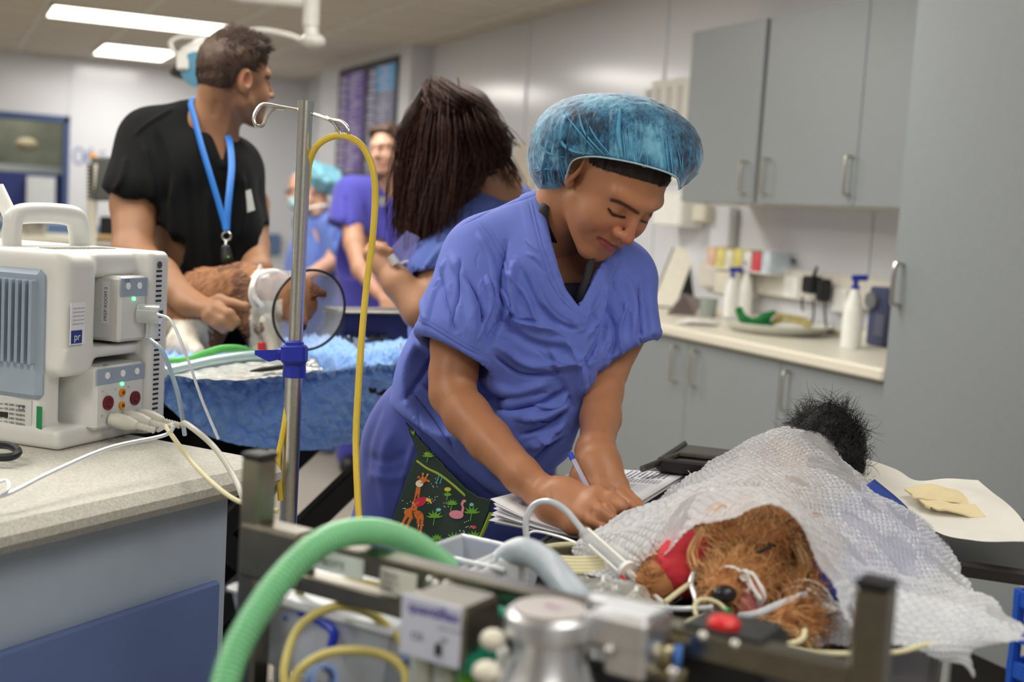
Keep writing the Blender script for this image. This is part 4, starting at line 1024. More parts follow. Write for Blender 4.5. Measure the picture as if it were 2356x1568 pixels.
for lx in (-1, 1):
    hp = b3+CR*lx*.09; C.cap(hp, ground(hp, .5), .08, .06, .04); C.cap(ground(hp, .5), ground(hp, .06), .06, .045, .02)
v2, q2 = C.mesh(1)
o = raw('body', np.vstack([v0, v1, v2]), np.vstack([q0, q1+len(v0), q2+len(v0)+len(v1)]), m_skin_l, pm); set_tint(o, np.vstack([t0, np.tile(lin((190, 142, 116)), (len(v1)+len(v2), 1))]))
C = Clay(.005); PH.ell(C, (0, -.02, .045), (.082, .095, .085), k=0); PH.ell(C, (0, .05, .085), (.06, .04, .03), k=.03); C.cut(PH.w(0, .05, .045), pA[1]-pA[2]*.5, .012); C.ell(PH.w(.08, .01, -.02), (.03, .035, .04), pA, .01, 's'); C.ell(PH.w(-.08, .01, -.02), (.03, .035, .04), pA, .01, 's'); C.cut(PH.w(0, -.06, -.055), -pA[2], .01)
v, q = C.mesh(1); s = Sculpt(v, q); s.noise(45, .008); s.build('hair', m_brown, pm)
m_purp = mat('violet_scrub', (64, 62, 160), .8, noise=(20, .05), sheen=.2)
C = Clay(.008)
C.chain([P(868, 720, 6.1), P(870, 600, 6.1), P(885, 490, 6.08)], [.20, .19, .17], .06, flat=.7, fax=CF)
C.cap(P(812, 440, 6.05), P(960, 440, 6.15), .075, .075, .05); C.cap(P(812, 450, 6.05), P(800, 520, 5.98), .095, .095, .03); C.cap(P(965, 450, 6.1), P(975, 520, 6.05), .09, .085, .03)
C.cap(P(806, 500, 6.0), P(808, 580, 5.95), .07, .075, .004, 's'); p, n = hem((775, 512, 6.0), (835, 535, 5.95), CU*-.2, (815, 440, 6.05), 0, 0); cut_region(C, p, n, P(805, 565, 5.95), .16)
vp3 = [(868, 400), (880, 430), (897, 462), (912, 430), (922, 400)]
def vn3(x, y, d):
    D, _ = pdist(x.ravel(), y.ravel(), vp3+[vp3[0]]); D = D.reshape(x.shape)*d/FPX
    return np.maximum(np.where(inpoly(x, y, vp3), -D, D), d-6.1)
C.carve(pxclay(vn3), [P(x, y, d) for x in (865, 925) for y in (395, 465) for d in (5.6, 6.1)], .01, .003)
v, q = C.mesh(2); s = Sculpt(v, q)
for pts in ([(840, 470), (850, 540), (845, 620)], [(870, 520), (880, 600), (885, 680)], [(905, 500), (905, 580)], [(795, 450), (800, 500), (790, 520)]): s.stroke(pts, 5, -.012)
s.noise(6, .01); s.build('scrub_top', m_purp, pm)
C = Clay(.014)
for lx in (-1, 1):
    hp = b3+CR*lx*.09; C.cap(hp, ground(hp, .5), .12, .10, .04); C.cap(ground(hp, .5), ground(hp, .08), .10, .08, .02)
v, q = C.mesh(1); raw('trousers', v, q, m_purp, pm)
for lx in (-1, 1):
    hp = b3+CR*lx*.09; C = Clay(.012); b = ground(hp, .05); C.cap(b, b-CF*[.14, .14, 0], .05, .045, .02); C.cut([0, 0, .004], (0, 0, -1), .002); v, q = C.mesh(1); raw('shoe', v, q, m_black, pm)
st = thing('stethoscope', 'stethoscope hanging round the neck of the person in violet scrubs', 'stethoscope', P(880, 470, 5.86))
MB().tube(spline(PS([(872, 402, 6.0), (868, 430, 5.90), (872, 455, 5.87), (878, 463, 5.86)]), 6), .008, 8).tube(spline(PS([(925, 402, 6.0), (928, 440, 5.93), (925, 500, 5.88), (920, 520, 5.88)]), 6), .008, 8).build('tubing', m_black, st)
MB().cyl(P(880, 463, 5.85), P(880, 463, 5.82), .022, 16).cyl(P(920, 522, 5.87), P(920, 522, 5.84), .018, 16).build('chest_piece', m_steel, st)

# ================= person with light blue hair net, background left =================
D4 = 6.4
bc = thing('person', 'person with pale blue hair net, glasses and face mask, seen behind the drip stand', 'person', (P(735, 1000, D4)[0], P(735, 1000, D4)[1], 0))
f_ = camdir(-.86, -.25, .35); u_ = camdir(-.2, .97, .1); u_ = unit(u_-f_*(u_@f_)); bA = np.array([np.cross(f_, u_), f_, u_]); BH = Head(P(706, 435, D4), bA, .95)
C = Clay(.005); face(C, BH); C.cap(BH.w(0, -.04, -.03), P(735, 500, D4+.03), .055, .06, .02)
v0, q0 = C.mesh(1); C = Clay(.012); b4 = P(735, 720, D4+.1)
C.cap(P(735, 520, D4+.05), b4, .09, .10, .05); C.chain([P(770, 520, D4), P(770, 600, D4-.05), P(700, 640, D4-.2)], [.05, .045, .03], .02)
for lx in (-1, 1):
    hp = b4+CR*lx*.08; C.cap(hp, ground(hp, .5), .08, .06, .04); C.cap(ground(hp, .5), ground(hp, .06), .06, .04, .02)
v1, q1 = C.mesh(1); o = raw('body', np.vstack([v0, v1]), np.vstack([q0, q1+len(v0)]), m_skin_l, bc); set_tint(o, np.tile(lin((206, 160, 138)), (len(v0)+len(v1), 1)))
C = Clay(.006); BH.ell(C, (0, -.02, .03), (.08, .095, .08), k=0); C.cut(BH.w(0, .045, .03), bA[1], .01); BH.ell(C, (0, -.07, -.03), (.05, .04, .04), k=.02)
v, q = C.mesh(1); raw('hair', v, q, m_brown, bc)
C = Clay(.006); C.ell(P(742, 410, D4), (.125, .075, .11), camrot([[.94, .34, 0], [-.34, .94, 0], [0, 0, 1]]), 0); C.ell(P(705, 395, D4), (.06, .05, .08), camrot(np.eye(3)), .04); BH.ell(C, (0, .06, -.08), (.1, .12, .10), k=.01, mode='s')
v, q = C.mesh(1); s = Sculpt(v, q); s.noise(30, .010); s.noise(80, .004); s.build('hair_net', mat('pale_net', (92, 160, 186), .6, noise=(40, .2), col2=(140, 196, 212)), bc)
C = Clay(.005); BH.ell(C, (0, .082, -.058), (.046, .035, .045), k=0); v, q = C.mesh(1); raw('face_mask', v, q, mat('mask_blue', (170, 208, 216), .8), bc)
e1_ = [BH.w(.033+.02*math.cos(t_), .102, .004+.018*math.sin(t_)) for t_ in np.linspace(0, 2*math.pi, 16, endpoint=False)]
e2_ = [BH.w(-.033+.02*math.cos(t_), .102, .004+.018*math.sin(t_)) for t_ in np.linspace(0, 2*math.pi, 16, endpoint=False)]
MB().tube(e1_, .002, 6, close=True).tube(e2_, .002, 6, close=True).tube([BH.w(.053, .102, .004), BH.w(.082, .0, .008)], .002, 6).build('glasses', m_black, bc)
C = Clay(.008)
C.chain([P(738, 700, D4+.1), P(742, 600, D4+.1), P(742, 530, D4+.05)], [.20, .17, .13], .05, flat=.75, fax=CF); C.cap(P(700, 510, D4+.05), P(770, 505, D4+.08), .06, .06, .04); C.cap(P(772, 520, D4), P(785, 575, D4-.03), .09, .085, .03)
v, q = C.mesh(2); s = Sculpt(v, q)
for pts in ([(720, 520), (735, 580), (730, 640)], [(760, 500), (750, 560), (770, 620)], [(785, 520), (770, 560)]): s.stroke(pts, 5, -.014)
s.noise(6, .01); s.build('scrub_top', mat('scrub_pale', (96, 122, 198), .8, noise=(20, .05), sheen=.2), bc)
MB().tube(spline(PS([(705, 480, D4-.02), (722, 478, D4-.07), (745, 474, D4-.05), (760, 480, D4)]), 5), .016, 8, flat=.6).build('collar', mat('collar_white', (225, 222, 212), .8), bc)
C = Clay(.014)
for lx in (-1, 1):
    hp = b4+CR*lx*.08; C.cap(hp, ground(hp, .5), .12, .10, .04); C.cap(ground(hp, .5), ground(hp, .08), .10, .08, .02)
v, q = C.mesh(1); raw('trousers', v, q, mat('scrub_pale', None), bc)
for lx in (-1, 1):
    hp = b4+CR*lx*.08; C = Clay(.012); b = ground(hp, .05); C.cap(b, b+camdir(-1, 0, 0)*[.12, .12, 0], .045, .042, .02); C.cut([0, 0, .004], (0, 0, -1), .002); v, q = C.mesh(1); raw('shoe', v, q, m_black, bc)
# ================= operating table in front =================
E1 = np.array([.707, .707, 0]); E2 = np.array([-.707, .707, 0]); Z3 = np.array([0, 0, 1.])
TB = np.array([.93, .94, 0])                       # near right corner of the table (plan)
TZ = .86
def tb(a, b, z=TZ): return TB+E1*a+E2*b+Z3*z
AX = np.array([E1, E2, Z3])
m_tab = mat('table_dark', (46, 42, 42), .35, noise=(50, .1))
ot = thing('operating_table', 'dark steel edged operating table carrying the blanketed brown dog', 'table', tb(.5, .26, 0))
MB().box(tb(.46, .265, TZ-.02), (1.12, .53, .04), AX, .012).build('tabletop', m_tab, ot)
MB().box(tb(.46, -.004, TZ-.022), (1.12, .012, .03), AX, .003).box(tb(.46, .534, TZ-.022), (1.12, .012, .03), AX, .003).build('side_rail', m_steel, ot)
MB().box(tb(.46, .265, .44), (.14, .14, .80), AX, .02).build('column', m_steel, ot)
MB().box(tb(.46, .265, .05), (.80, .44, .07), AX, .02).build('base', m_darkst, ot)
for a, b in ((.1, .08), (.1, .45), (.82, .08), (.82, .45)): MB().ell(tb(a, b, .022), (.03, .02, .022)).build('castor', m_black, ot)
# black side tray behind the papers and the rail end on the right
o = MB().box(onz(1610, 1055, .885), (.20, .10, .012), AX, .005).box(onz(1610, 1055, .885)+E2*.05, (.20, .010, .025), AX, .004).box(onz(1610, 1055, .885)-E1*.10, (.010, .10, .025), AX, .004).build('instrument_tray', m_tab, None)
tag(o, 'black shallow tray at the far side of the operating table behind the papers', 'tray')
o = MB().tube([onz(1478, 1078, .885), onz(1560, 1046, .895), onz(1660, 1056, .895)], .006, 8).build('rail', m_darkst, bpy.data.objects[o.name])
o = MB().box(tb(.60, -.06, .865), (.34, .16, .022), AX, .006).build('arm_board', m_tab, None)
tag(o, 'black arm board projecting from the right side of the operating table under the white drape', 'arm board')

# ---- paper stack
m_pap = mat('paper', (226, 227, 232), .7, noise=(20, .02))
m_ink = mat('printed_ink', (86, 90, 110), .8)
pc = [P(1133, 1205, 1.80), P(1345, 1085, 1.96), P(1570, 1098, 1.94), P(1350, 1242, 1.66)]
pz = .8625
def flat_(p, z): p = np.array(p); return CC+(p-CC)*(z-CH)/(p[2]-CH)
pc = [flat_(p, pz) for p in pc]
for k in range(9):
    z = pz+k*.0009; rg = random.Random(k); j = [np.array([rg.uniform(-.006, .006), rg.uniform(-.006, .006), 0]) for _ in range(4)]
    V = []; nu, nv = 10, 8
    for iu in range(nu+1):
        for iv in range(nv+1):
            u, w = iu/nu, iv/nv; p = (pc[0]+j[0])*(1-u)*(1-w)+(pc[1]+j[1])*(1-u)*w+(pc[3]+j[2])*u*(1-w)+(pc[2]+j[3])*u*w
            lift = .0034*k*(1-w)**1.6*(1-u)**2+(.001*math.sin(6*w+k) if k > 6 else 0)*.3
            V.append(p+[0, 0, z-pz+lift])
    Fq = [(iu*(nv+1)+iv, (iu+1)*(nv+1)+iv, (iu+1)*(nv+1)+iv+1, iu*(nv+1)+iv+1) for iu in range(nu) for iv in range(nv)]
    nV = len(V); V2 = V+[q+np.array([0, 0, .0006]) for q in V]; F2 = Fq+[tuple(i+nV for i in f[::-1]) for f in Fq]
    bd = [i for i in range(nv+1)]+[i*(nv+1)+nv for i in range(1, nu+1)]+[nu*(nv+1)+i for i in range(nv-1, -1, -1)]+[i*(nv+1) for i in range(nu-1, 0, -1)]
    F2 += [(bd[i], bd[(i+1) % len(bd)], bd[(i+1) % len(bd)]+nV, bd[i]+nV) for i in range(len(bd))]
    o = raw('paper_sheet', V2, F2, m_pap, None)
    tag(o, 'topmost printed form of the paper stack under the writing hand' if k == 8 else 'white sheet in the paper stack, somewhere below the printed top form', 'paper', 'sheets of the paper stack')
    topsheet = o; topz = z
def sheetpt(u, w): # u along near edge direction, w towards far
    p = pc[0]*(1-u)*(1-w)+pc[1]*(1-u)*w+pc[3]*u*(1-w)+pc[2]*u*w
    return p+[0, 0, 8*.0009+.0034*8*(1-w)**1.6*(1-u)**2+.0012]
ink = MB(); rg = random.Random(3)
def inkline(u0, w0, u1, w1, t=.0009):
    a, b = sheetpt(u0, w0), sheetpt(u1, w1); d = unit(b-a); n = np.cross(d, Z3)*t; ink.add([a-n, b-n, b+n, a+n], [(0, 1, 2, 3)])
for r in range(9):                                         # columns of print on the far half of the form
    u = .50+.05*r; w = .985
    while w > .86:
        L_ = rg.uniform(.008, .028); inkline(u, w, u, w-L_, .0010); inkline(u+.012, w-.004, u+.012, w-L_*.8, .0006); w -= L_+.006
for r in range(6): inkline(.56, .83-.012*r, .92, .83-.012*r, .0004)
for r in range(10): inkline(.56+.04*r, .83, .56+.04*r, .77, .0004)
for r in range(7): inkline(.55+.03*r, .74, .55+.03*r, .60, .0003)
for r in range(11): inkline(.52, .74-.013*r, .88, .74-.013*r, .0003)
for r in range(7): inkline(.04+.02*r, .10+.03*r, .04+.02*r, .50-.02*r, .0004)
for r in range(9): u = rg.uniform(.1, .3); w = rg.uniform(.08, .35); inkline(u, w, u+.004, w+.05, .0007)
inkline(.16, .10, .20, .13, .0008); inkline(.20, .10, .16, .13, .0008)
o = ink.build('printed_text', m_ink, topsheet, False)

# ---- pen
pa, pb = P(1311, 1042, 1.80), P(1400, 1215, 1.70); pb = flat_(pb, topz+.004); d = unit(pb-pa)
pen = thing('pen', 'clear plastic ballpoint pen with a blue end cap held in the writing hand', 'pen', pb)
L_ = np.linalg.norm(pb-pa)
MB().cyl(pa+d*.01, pb-d*.02, .0038, 6).build('barrel', mat('clear_barrel', (205, 205, 232), .15, alpha=.75), pen)
MB().cyl(pa+d*.03, pb-d*.01, .0016, 8).build('ink_tube', mat('ink_dark', (30, 34, 70), .4), pen)
MB().cyl(pa, pa+d*.011, .0042, 10).build('end_plug', mat('pen_blue', (52, 76, 200), .35), pen)
MB().cyl(pb-d*.02, pb, .0028, 8, .0006).build('tip', m_black, pen)

# ================= the sleeping brown dog =================
dog = thing('dog', 'curly brown dog asleep under bubble wrap with its head on the table', 'dog', tb(.35, .25, TZ))
f_ = camdir(-.12, -.42, .90); u_ = camdir(.05, .85, .4); u_ = unit(u_-f_*(u_@f_)); DA = np.array([np.cross(f_, u_), f_, u_])
DC = P(1742, 1284, 1.50)
def dw(x, y, z): return DC+x*DA[0]+y*DA[1]+z*DA[2]        # dog head space: x to its right ear(-), y towards the nose, z up
C = Clay(.004)
C.ell(dw(0, -.03, .0), (.070, .070, .054), DA, 0); C.ell(dw(0, .0, -.02), (.066, .06, .05), DA, .03)
C.ell(dw(.0, .035, -.028), (.048, .05, .036), DA, .03)                            # muzzle root
nose = P(1668, 1362, 1.375); mz = P(1690, 1345, 1.42)
C.cap(dw(0, .02, -.02), mz, .045, .034, .03); C.cap(mz, nose, .032, .020, .015)
C.cap(P(1715, 1388, 1.42), P(1680, 1395, 1.40), .020, .016, .01)                     # lower jaw
for x_, y_ in ((1615, 1270), (1848, 1270)): C.cap(P((x_+1745)/2, 1232, 1.50), P(x_, y_+18, 1.49), .026, .020, .02, flat=.7, fax=CF)   # ears
C.ell(P(1762, 1240, 1.44), (.026, .02, .012), camrot(np.eye(3)), .015); C.ell(P(1680, 1245, 1.445), (.022, .018, .012), camrot(np.eye(3)), .015)
C.cap(dw(0, -.06, -.01), P(1765, 1215, 1.68), .050, .045, .03)                            # neck
# body under the wrap, curving back to the rump
C.chain([P(1765, 1215, 1.68), P(1785, 1165, 1.80), P(1810, 1086, 1.99)], [.045, .052, .055], .04)
C.chain([P(1900, 1290, 1.58), P(1880, 1390, 1.44), P(1832, 1415, 1.37)], [.035, .028, .022], .02)     # right paw
C.ell(P(1826, 1432, 1.345), (.028, .02, .024), camrot(np.eye(3)), .012)
for i in range(4): C.ell(P(1803+i*15, 1442, 1.335), (.0085, .009, .012), camrot(np.eye(3)), .004)
C.chain([P(1640, 1290, 1.6), P(1580, 1300, 1.50), P(1522, 1332, 1.46)], [.035, .027, .024], .02)     # left paw
C.ell(P(1508, 1340, 1.45), (.024, .018, .02), camrot(np.eye(3)), .01)
v, q = C.mesh(1); s = Sculpt(v, q, (176, 120, 74))
s.stroke([(1735, 1262), (1760, 1258), (1790, 1252)], 6, -.004); s.stroke([(1655, 1265), (1680, 1262)], 6, -.003)
s.paint([(1733, 1266), (1750, 1264), (1768, 1257), (1790, 1252)], 6, (28, 20, 18), .95); s.paint([(1655, 1268), (1680, 1264)], 5, (40, 26, 20), .7)
s.paint([(1690, 1400), (1672, 1392)], 8, (60, 34, 26), .8)
body_d = s.build('body', attr_mat('dog_skin', .8), dog, True)
# fur
m_f = [mat('fur_brown', (204, 144, 88), .6, noise=(30, .3)), mat('fur_gold', (240, 196, 140), .6, noise=(30, .2)), mat('fur_dark', (120, 78, 46), .6, noise=(30, .2))]
def dogcond(p):
    x, y, d = proj(p); return ((x < 1890) & (x > 1480) & (y > 1192) & (d < 1.66)).astype(float)*(1-(np.hypot(x-1668, y-1366) < 24)*1.)*(1-((x > 1490) & (x < 1545) & (y > 1270))*.5)*(1-((x > 1545) & (x < 1612) & (y > 1258))*1.)
for k, (n, L_, m__, cu) in enumerate(((5200, .020, m_f[0], .75), (3000, .026, m_f[1], .9), (2400, .020, m_f[2], .75))):
    rt, nn = sample(v, q, n, dogcond, 11+k); x, y, d = proj(rt)
    if k == 1: kk = ((y > 1200) & (x > 1590) & (x < 1850)); rt, nn, x, y = rt[kk], nn[kk], x[kk], y[kk]
    if k == 2: kk = ((x < 1640) | (x > 1805) | (y < 1215)); rt, nn, x, y = rt[kk], nn[kk], x[kk], y[kk]
    away = (rt-nose); away /= np.linalg.norm(away, axis=1, keepdims=True)
    Lr = L_*np.clip(.45+np.hypot(x-1668, y-1366)/130, .4, 1.3)
    strands('fur', rt, nn*.45+away*.9+DA[2]*.05, Lr, m__, body_d, seg=7, r=.00055, curl=cu, noise=38, grav=(0, 0, -.5), seed=k)
# long whisker locks
b = MB(); rg = np.random.default_rng(5)
for pts, n, wd in (([(1712, 1258), (1690, 1268), (1672, 1300), (1660, 1335)], 26, 7), ([(1615, 1215), (1590, 1260), (1600, 1300), (1625, 1315)], 24, 8), ([(1700, 1180), (1660, 1165), (1640, 1185)], 10, 6), ([(1830, 1250), (1850, 1290), (1835, 1320), (1790, 1325)], 24, 8),
                   ([(1735, 1330), (1770, 1370), (1760, 1400)], 22, 8), ([(1630, 1330), (1612, 1355), (1620, 1385)], 20, 7), ([(1800, 1330), (1835, 1350), (1850, 1380)], 18, 9)):
    for _ in range(n):
        j = rg.normal(0, wd, 2); e = [(x+j[0]*(.4+i*.3)+rg.normal(0, 1.5), y+j[1]*(.4+i*.3), 1.425+rg.normal(0, .006)+(.0 if x < 1740 else .02)) for i, (x, y) in enumerate(pts)]
        sp_ = spline(PS(e), 4); b.tube(sp_, np.linspace(.0008, .0003, len(sp_)), 3, cap=False)
b.build('long_fur', m_f[1], body_d)
for pts, r_ in (([(1735, 1270, 1.41), (1748, 1268, 1.405), (1764, 1260, 1.405), (1786, 1254, 1.41)], .0020), ([(1657, 1270, 1.425), (1668, 1269, 1.42), (1680, 1265, 1.425)], .0013)):
    q_ = spline(PS(pts), 6); MB().tube(q_, r_*np.sin(np.linspace(.15, 3.0, len(q_))), 6).build('closed_eyelid', mat('lid_black', (26, 20, 20), .5), dog)
C = Clay(.002); C.ell(P(1666, 1365, 1.360), (.0140, .0100, .0120), camrot(np.eye(3)), 0); C.ell(P(1655, 1368, 1.343), (.004, .003, .004), camrot(np.eye(3)), .002, 's'); C.ell(P(1678, 1368, 1.343), (.004, .003, .004), camrot(np.eye(3)), .002, 's')
v, q = C.mesh(1); raw('nose', v, q, mat('dog_nose', (32, 30, 34), .3, bump=(600, .3, .0006)), dog)
C = Clay(.002); C.chain([P(1735, 1360, 1.39), P(1722, 1378, 1.372), P(1716, 1396, 1.365)], [.012, .014, .011], .008, flat=.4, fax=CF); v, q = C.mesh(1); raw('tongue', v, q, mat('tongue_pink', (198, 106, 116), .35, bump=(300, .3, .001)), dog)
# tail / rump hair, black
C = Clay(.004); C.chain([P(1905, 1090, 1.97), P(1895, 1010, 1.98), P(1905, 975, 1.98)], [.05, .040, .028], .02); C.ell(P(1920, 1040, 1.98), (.042, .052, .04), camrot(np.eye(3)), .02)
v, q = C.mesh(1); m_bf = mat('fur_black', (30, 29, 32), .5, noise=(40, .3), col2=(60, 58, 60)); tl = raw('tail', v, q, m_bf, dog)
rt, nn = sample(v, q, 3800, None, 4); strands('tail_fur', rt, nn*.7+CU*.5-CR*.15, .036, m_bf, tl, seg=9, r=.0005, curl=1.25, noise=34, grav=(0, 0, -.1), seed=9)
x, y, d = proj(rt); kk = y < 1010; strands('wild_hairs', rt[kk][:160], nn[kk][:160]*.6+CU*.9, .05, m_bf, tl, seg=9, r=.0004, curl=1., noise=22, grav=(0, 0, -.1), seed=10)

# bandages and tapes on the paws
m_tape = mat('white_tape', (232, 230, 226), .7, noise=(60, .05), bump=(300, .3, .001))
C = Clay(.003); C.chain([P(1600, 1290, 1.50), P(1580, 1300, 1.475), P(1564, 1308, 1.46)], [.037, .038, .031], .01); v, q = C.mesh(1); s = Sculpt(v, q); s.noise(200, .0008); o = s.build('bandage', mat('red_bandage', (205, 52, 64), .8, bump=(500, .5, .001)), None); tag(o, 'red cohesive bandage round the left-hand foreleg of the sleeping dog', 'bandage')
def loop(c, ax, r, w, n=28, thick=.0012, squash=1.):
    sd, u, t = frame(ax); return [c+r*(math.cos(a)*sd+math.sin(a)*u*squash) for a in np.linspace(0, 2*math.pi, n, endpoint=False)]
def tape(c, ax, r, w, label, name='tape_band'):
    sd, u, t = frame(ax); prof = [(r, -w/2), (r+.001, -w/2), (r+.001, w/2), (r, w/2)]
    o = MB().lathe(c, ax, [(r+.0012, -w/2), (r+.002, -w/4), (r+.002, w/4), (r+.0012, w/2)], 32, cap=False).build(name, m_tape, None); tag(o, label, 'tape', 'white tape bands on the dog'); return o
ax = unit(P(1522, 1332, 1.46)-P(1580, 1300, 1.50))
tape(P(1552, 1316, 1.479), ax, .031, .010, 'upper white tape band round the left-hand foreleg, next to the red bandage')
tape(P(1526, 1330, 1.463), ax, .0290, .009, 'lower white tape band round the left-hand forepaw')
ax = unit(P(1832, 1415, 1.37)-P(1880, 1390, 1.44))
tape(P(1856, 1398, 1.405), ax, .030, .010, 'upper white tape band round the right-hand forepaw'); tape(P(1840, 1412, 1.382), ax, .0285, .008, 'lower white tape band round the right-hand forepaw, closest to the toes')
# knotted tie over the muzzle
tie = MB()
for pts in ([(1655, 1312, 1.385), (1672, 1303, 1.378), (1692, 1306, 1.372), (1705, 1316, 1.37)], [(1705, 1316, 1.37), (1730, 1318, 1.365), (1748, 1345, 1.36), (1758, 1368, 1.362)], [(1706, 1322, 1.368), (1722, 1330, 1.362), (1735, 1355, 1.358), (1750, 1375, 1.358)],
            [(1704, 1314, 1.365), (1716, 1312, 1.358), (1722, 1328, 1.358), (1712, 1334, 1.36), (1704, 1324, 1.362)], [(1752, 1345, 1.362), (1760, 1372, 1.362), (1748, 1395, 1.368), (1740, 1402, 1.372)], [(1742, 1400, 1.37), (1748, 1380, 1.36), (1738, 1365, 1.358)], [(1718, 1335, 1.362), (1726, 1350, 1.36), (1718, 1362, 1.36)]):
    sp_ = spline(PS(pts), 6); tie.tube(sp_, .0032, 8, flat=.45)
o = tie.build('muzzle_tie', m_tape, None); tag(o, 'white cotton tie knotted round the muzzle of the sleeping dog beside its tongue', 'tie')

# ================= bubble wrap =================
def sheet_mesh(ctrl, nu, nv):
    """smooth sheet through a grid of control points (rows x cols of 3-D points)"""
    G = np.array(ctrl, float); R_, Cn = G.shape[:2]
    A = np.stack([spline(G[r], max(1, nv//(Cn-1))) for r in range(R_)])       # R, m, 3
    B = np.stack([spline(A[:, j], max(1, nu//(R_-1))) for j in range(A.shape[1])], 1)
    return B
def grid_faces(a, b): i = np.arange(a-1)[:, None]*b+np.arange(b-1)[None]; i = i.ravel(); return np.stack([i, i+1, i+b+1, i+b], 1)
# rows from the far (top) edge to the near edge; columns from left to right
CT = [
 [(1640, 1075, 1.98), (1730, 1030, 2.02), (1800, 1003, 2.05), (1870, 1010, 2.04), (1960, 1085, 2.0), (2040, 1140, 1.95), (2120, 1215, 1.9)],
 [(1540, 1130, 1.80), (1640, 1068, 1.86), (1790, 1000, 1.95), (1890, 1020, 1.92), (2000, 1110, 1.86), (2110, 1200, 1.76), (2190, 1270, 1.68)],
 [(1400, 1195, 1.66), (1560, 1125, 1.70), (1720, 1070, 1.75), (1880, 1075, 1.74), (2020, 1160, 1.68), (2140, 1280, 1.58), (2240, 1360, 1.50)],
 [(1345, 1245, 1.60), (1490, 1185, 1.60), (1650, 1125, 1.63), (1830, 1120, 1.63), (1980, 1220, 1.54), (2110, 1340, 1.46), (2290, 1400, 1.42)],
 [(1318, 1268, 1.58), (1470, 1240, 1.52), (1630, 1140, 1.50), (1810, 1135, 1.49), (1935, 1300, 1.41), (2060, 1420, 1.34), (2356, 1462, 1.34)],
 [(1340, 1300, 1.55), (1500, 1292, 1.46), (1618, 1205, 1.40), (1790, 1172, 1.38), (1900, 1325, 1.33), (1985, 1470, 1.27), (2200, 1490, 1.27)]]
G = sheet_mesh([[P(*p) for p in r] for r in CT], 520, 640)
a_, b_ = G.shape[:2]; Q = grid_faces(a_, b_); V = G.reshape(-1, 3)
for _ in range(3): V = relax(V, Q, .5)
N = normals(V, Q); V0 = V.copy()
sw = Sculpt(V, Q)
for pts, w, h in (([(1560, 1130), (1700, 1060), (1850, 1040), (1990, 1110)], 16, .010), ([(1500, 1180), (1650, 1110), (1800, 1090), (1950, 1170), (2080, 1290)], 14, -.009), ([(1900, 1110), (2000, 1190), (2100, 1290), (2200, 1390)], 16, .012),
                  ([(1860, 1150), (1960, 1240), (2050, 1340), (2150, 1430)], 14, -.010), ([(1850, 1180), (1930, 1280), (1990, 1390)], 12, .008), ([(2050, 1180), (2120, 1270), (2200, 1350)], 14, -.009), ([(1420, 1230), (1540, 1200), (1620, 1160)], 12, .008),
                  ([(1380, 1260), (1480, 1250), (1580, 1220)], 9, -.006), ([(1750, 1030), (1820, 1080), (1830, 1150)], 12, -.006), ([(2000, 1300), (2080, 1380), (2120, 1450)], 10, .008), ([(1640, 1100), (1760, 1120), (1850, 1190)], 10, .006)):
    sw.stroke(pts, w, h)
V = sw.V; V0 = V.copy()
# wrinkles, then bubbles laid out along the sheet
V = V+N*(vnoise(V0*9, 2)*.013+vnoise(V0*24, 4)*.006+vnoise(V0*60, 6)*.0015)[:, None]
G3 = V.reshape(a_, b_, 3)
s_u = np.concatenate([[0], np.cumsum(np.linalg.norm(np.diff(G3[:, b_//2], axis=0), axis=1))]); s_v = np.concatenate([[0], np.cumsum(np.linalg.norm(np.diff(G3[a_//2], axis=0), axis=1))])
UU, VV_ = np.meshgrid(s_u, s_v, indexing='ij')
UU = np.concatenate([np.zeros((1, b_)), np.cumsum(np.linalg.norm(np.diff(G3, axis=0), axis=2), axis=0)]); VV_ = np.concatenate([np.zeros((a_, 1)), np.cumsum(np.linalg.norm(np.diff(G3, axis=1), axis=2), axis=1)], 1)
UU = UU-UU[a_//2:a_//2+1]; VV_ = VV_-VV_[:, b_//2:b_//2+1]
UU = UU+vnoise(np.stack([UU*14, VV_*14, UU*0], -1), 21)*.004; VV_ = VV_+vnoise(np.stack([UU*14, VV_*14, UU*0+5], -1), 22)*.004
pit = .0108; row = np.round(UU/(pit*.866)); off_ = (row % 2)*.5*pit; du = UU-row*pit*.866; dv = VV_-off_-np.round((VV_-off_)/pit)*pit; rr_ = np.hypot(du, dv)/(pit*.46)
hgt = np.sqrt(np.clip(1-rr_**2, 0, 1))*.0024; pop = vnoise(np.stack([UU*22, VV_*22, UU*0], -1), 7) > .35; hgt = np.where(pop, hgt*.35, hgt)*(.7+.6*_perm[(np.abs(row)*37+np.abs(np.round((VV_-off_)/pit))*101).astype(int) % 4096])
N = normals(V, Q)
if (N[len(N)//2]@(V[len(N)//2]-CC)) > 0: N = -N
V = V+N*hgt.ravel()[:, None]
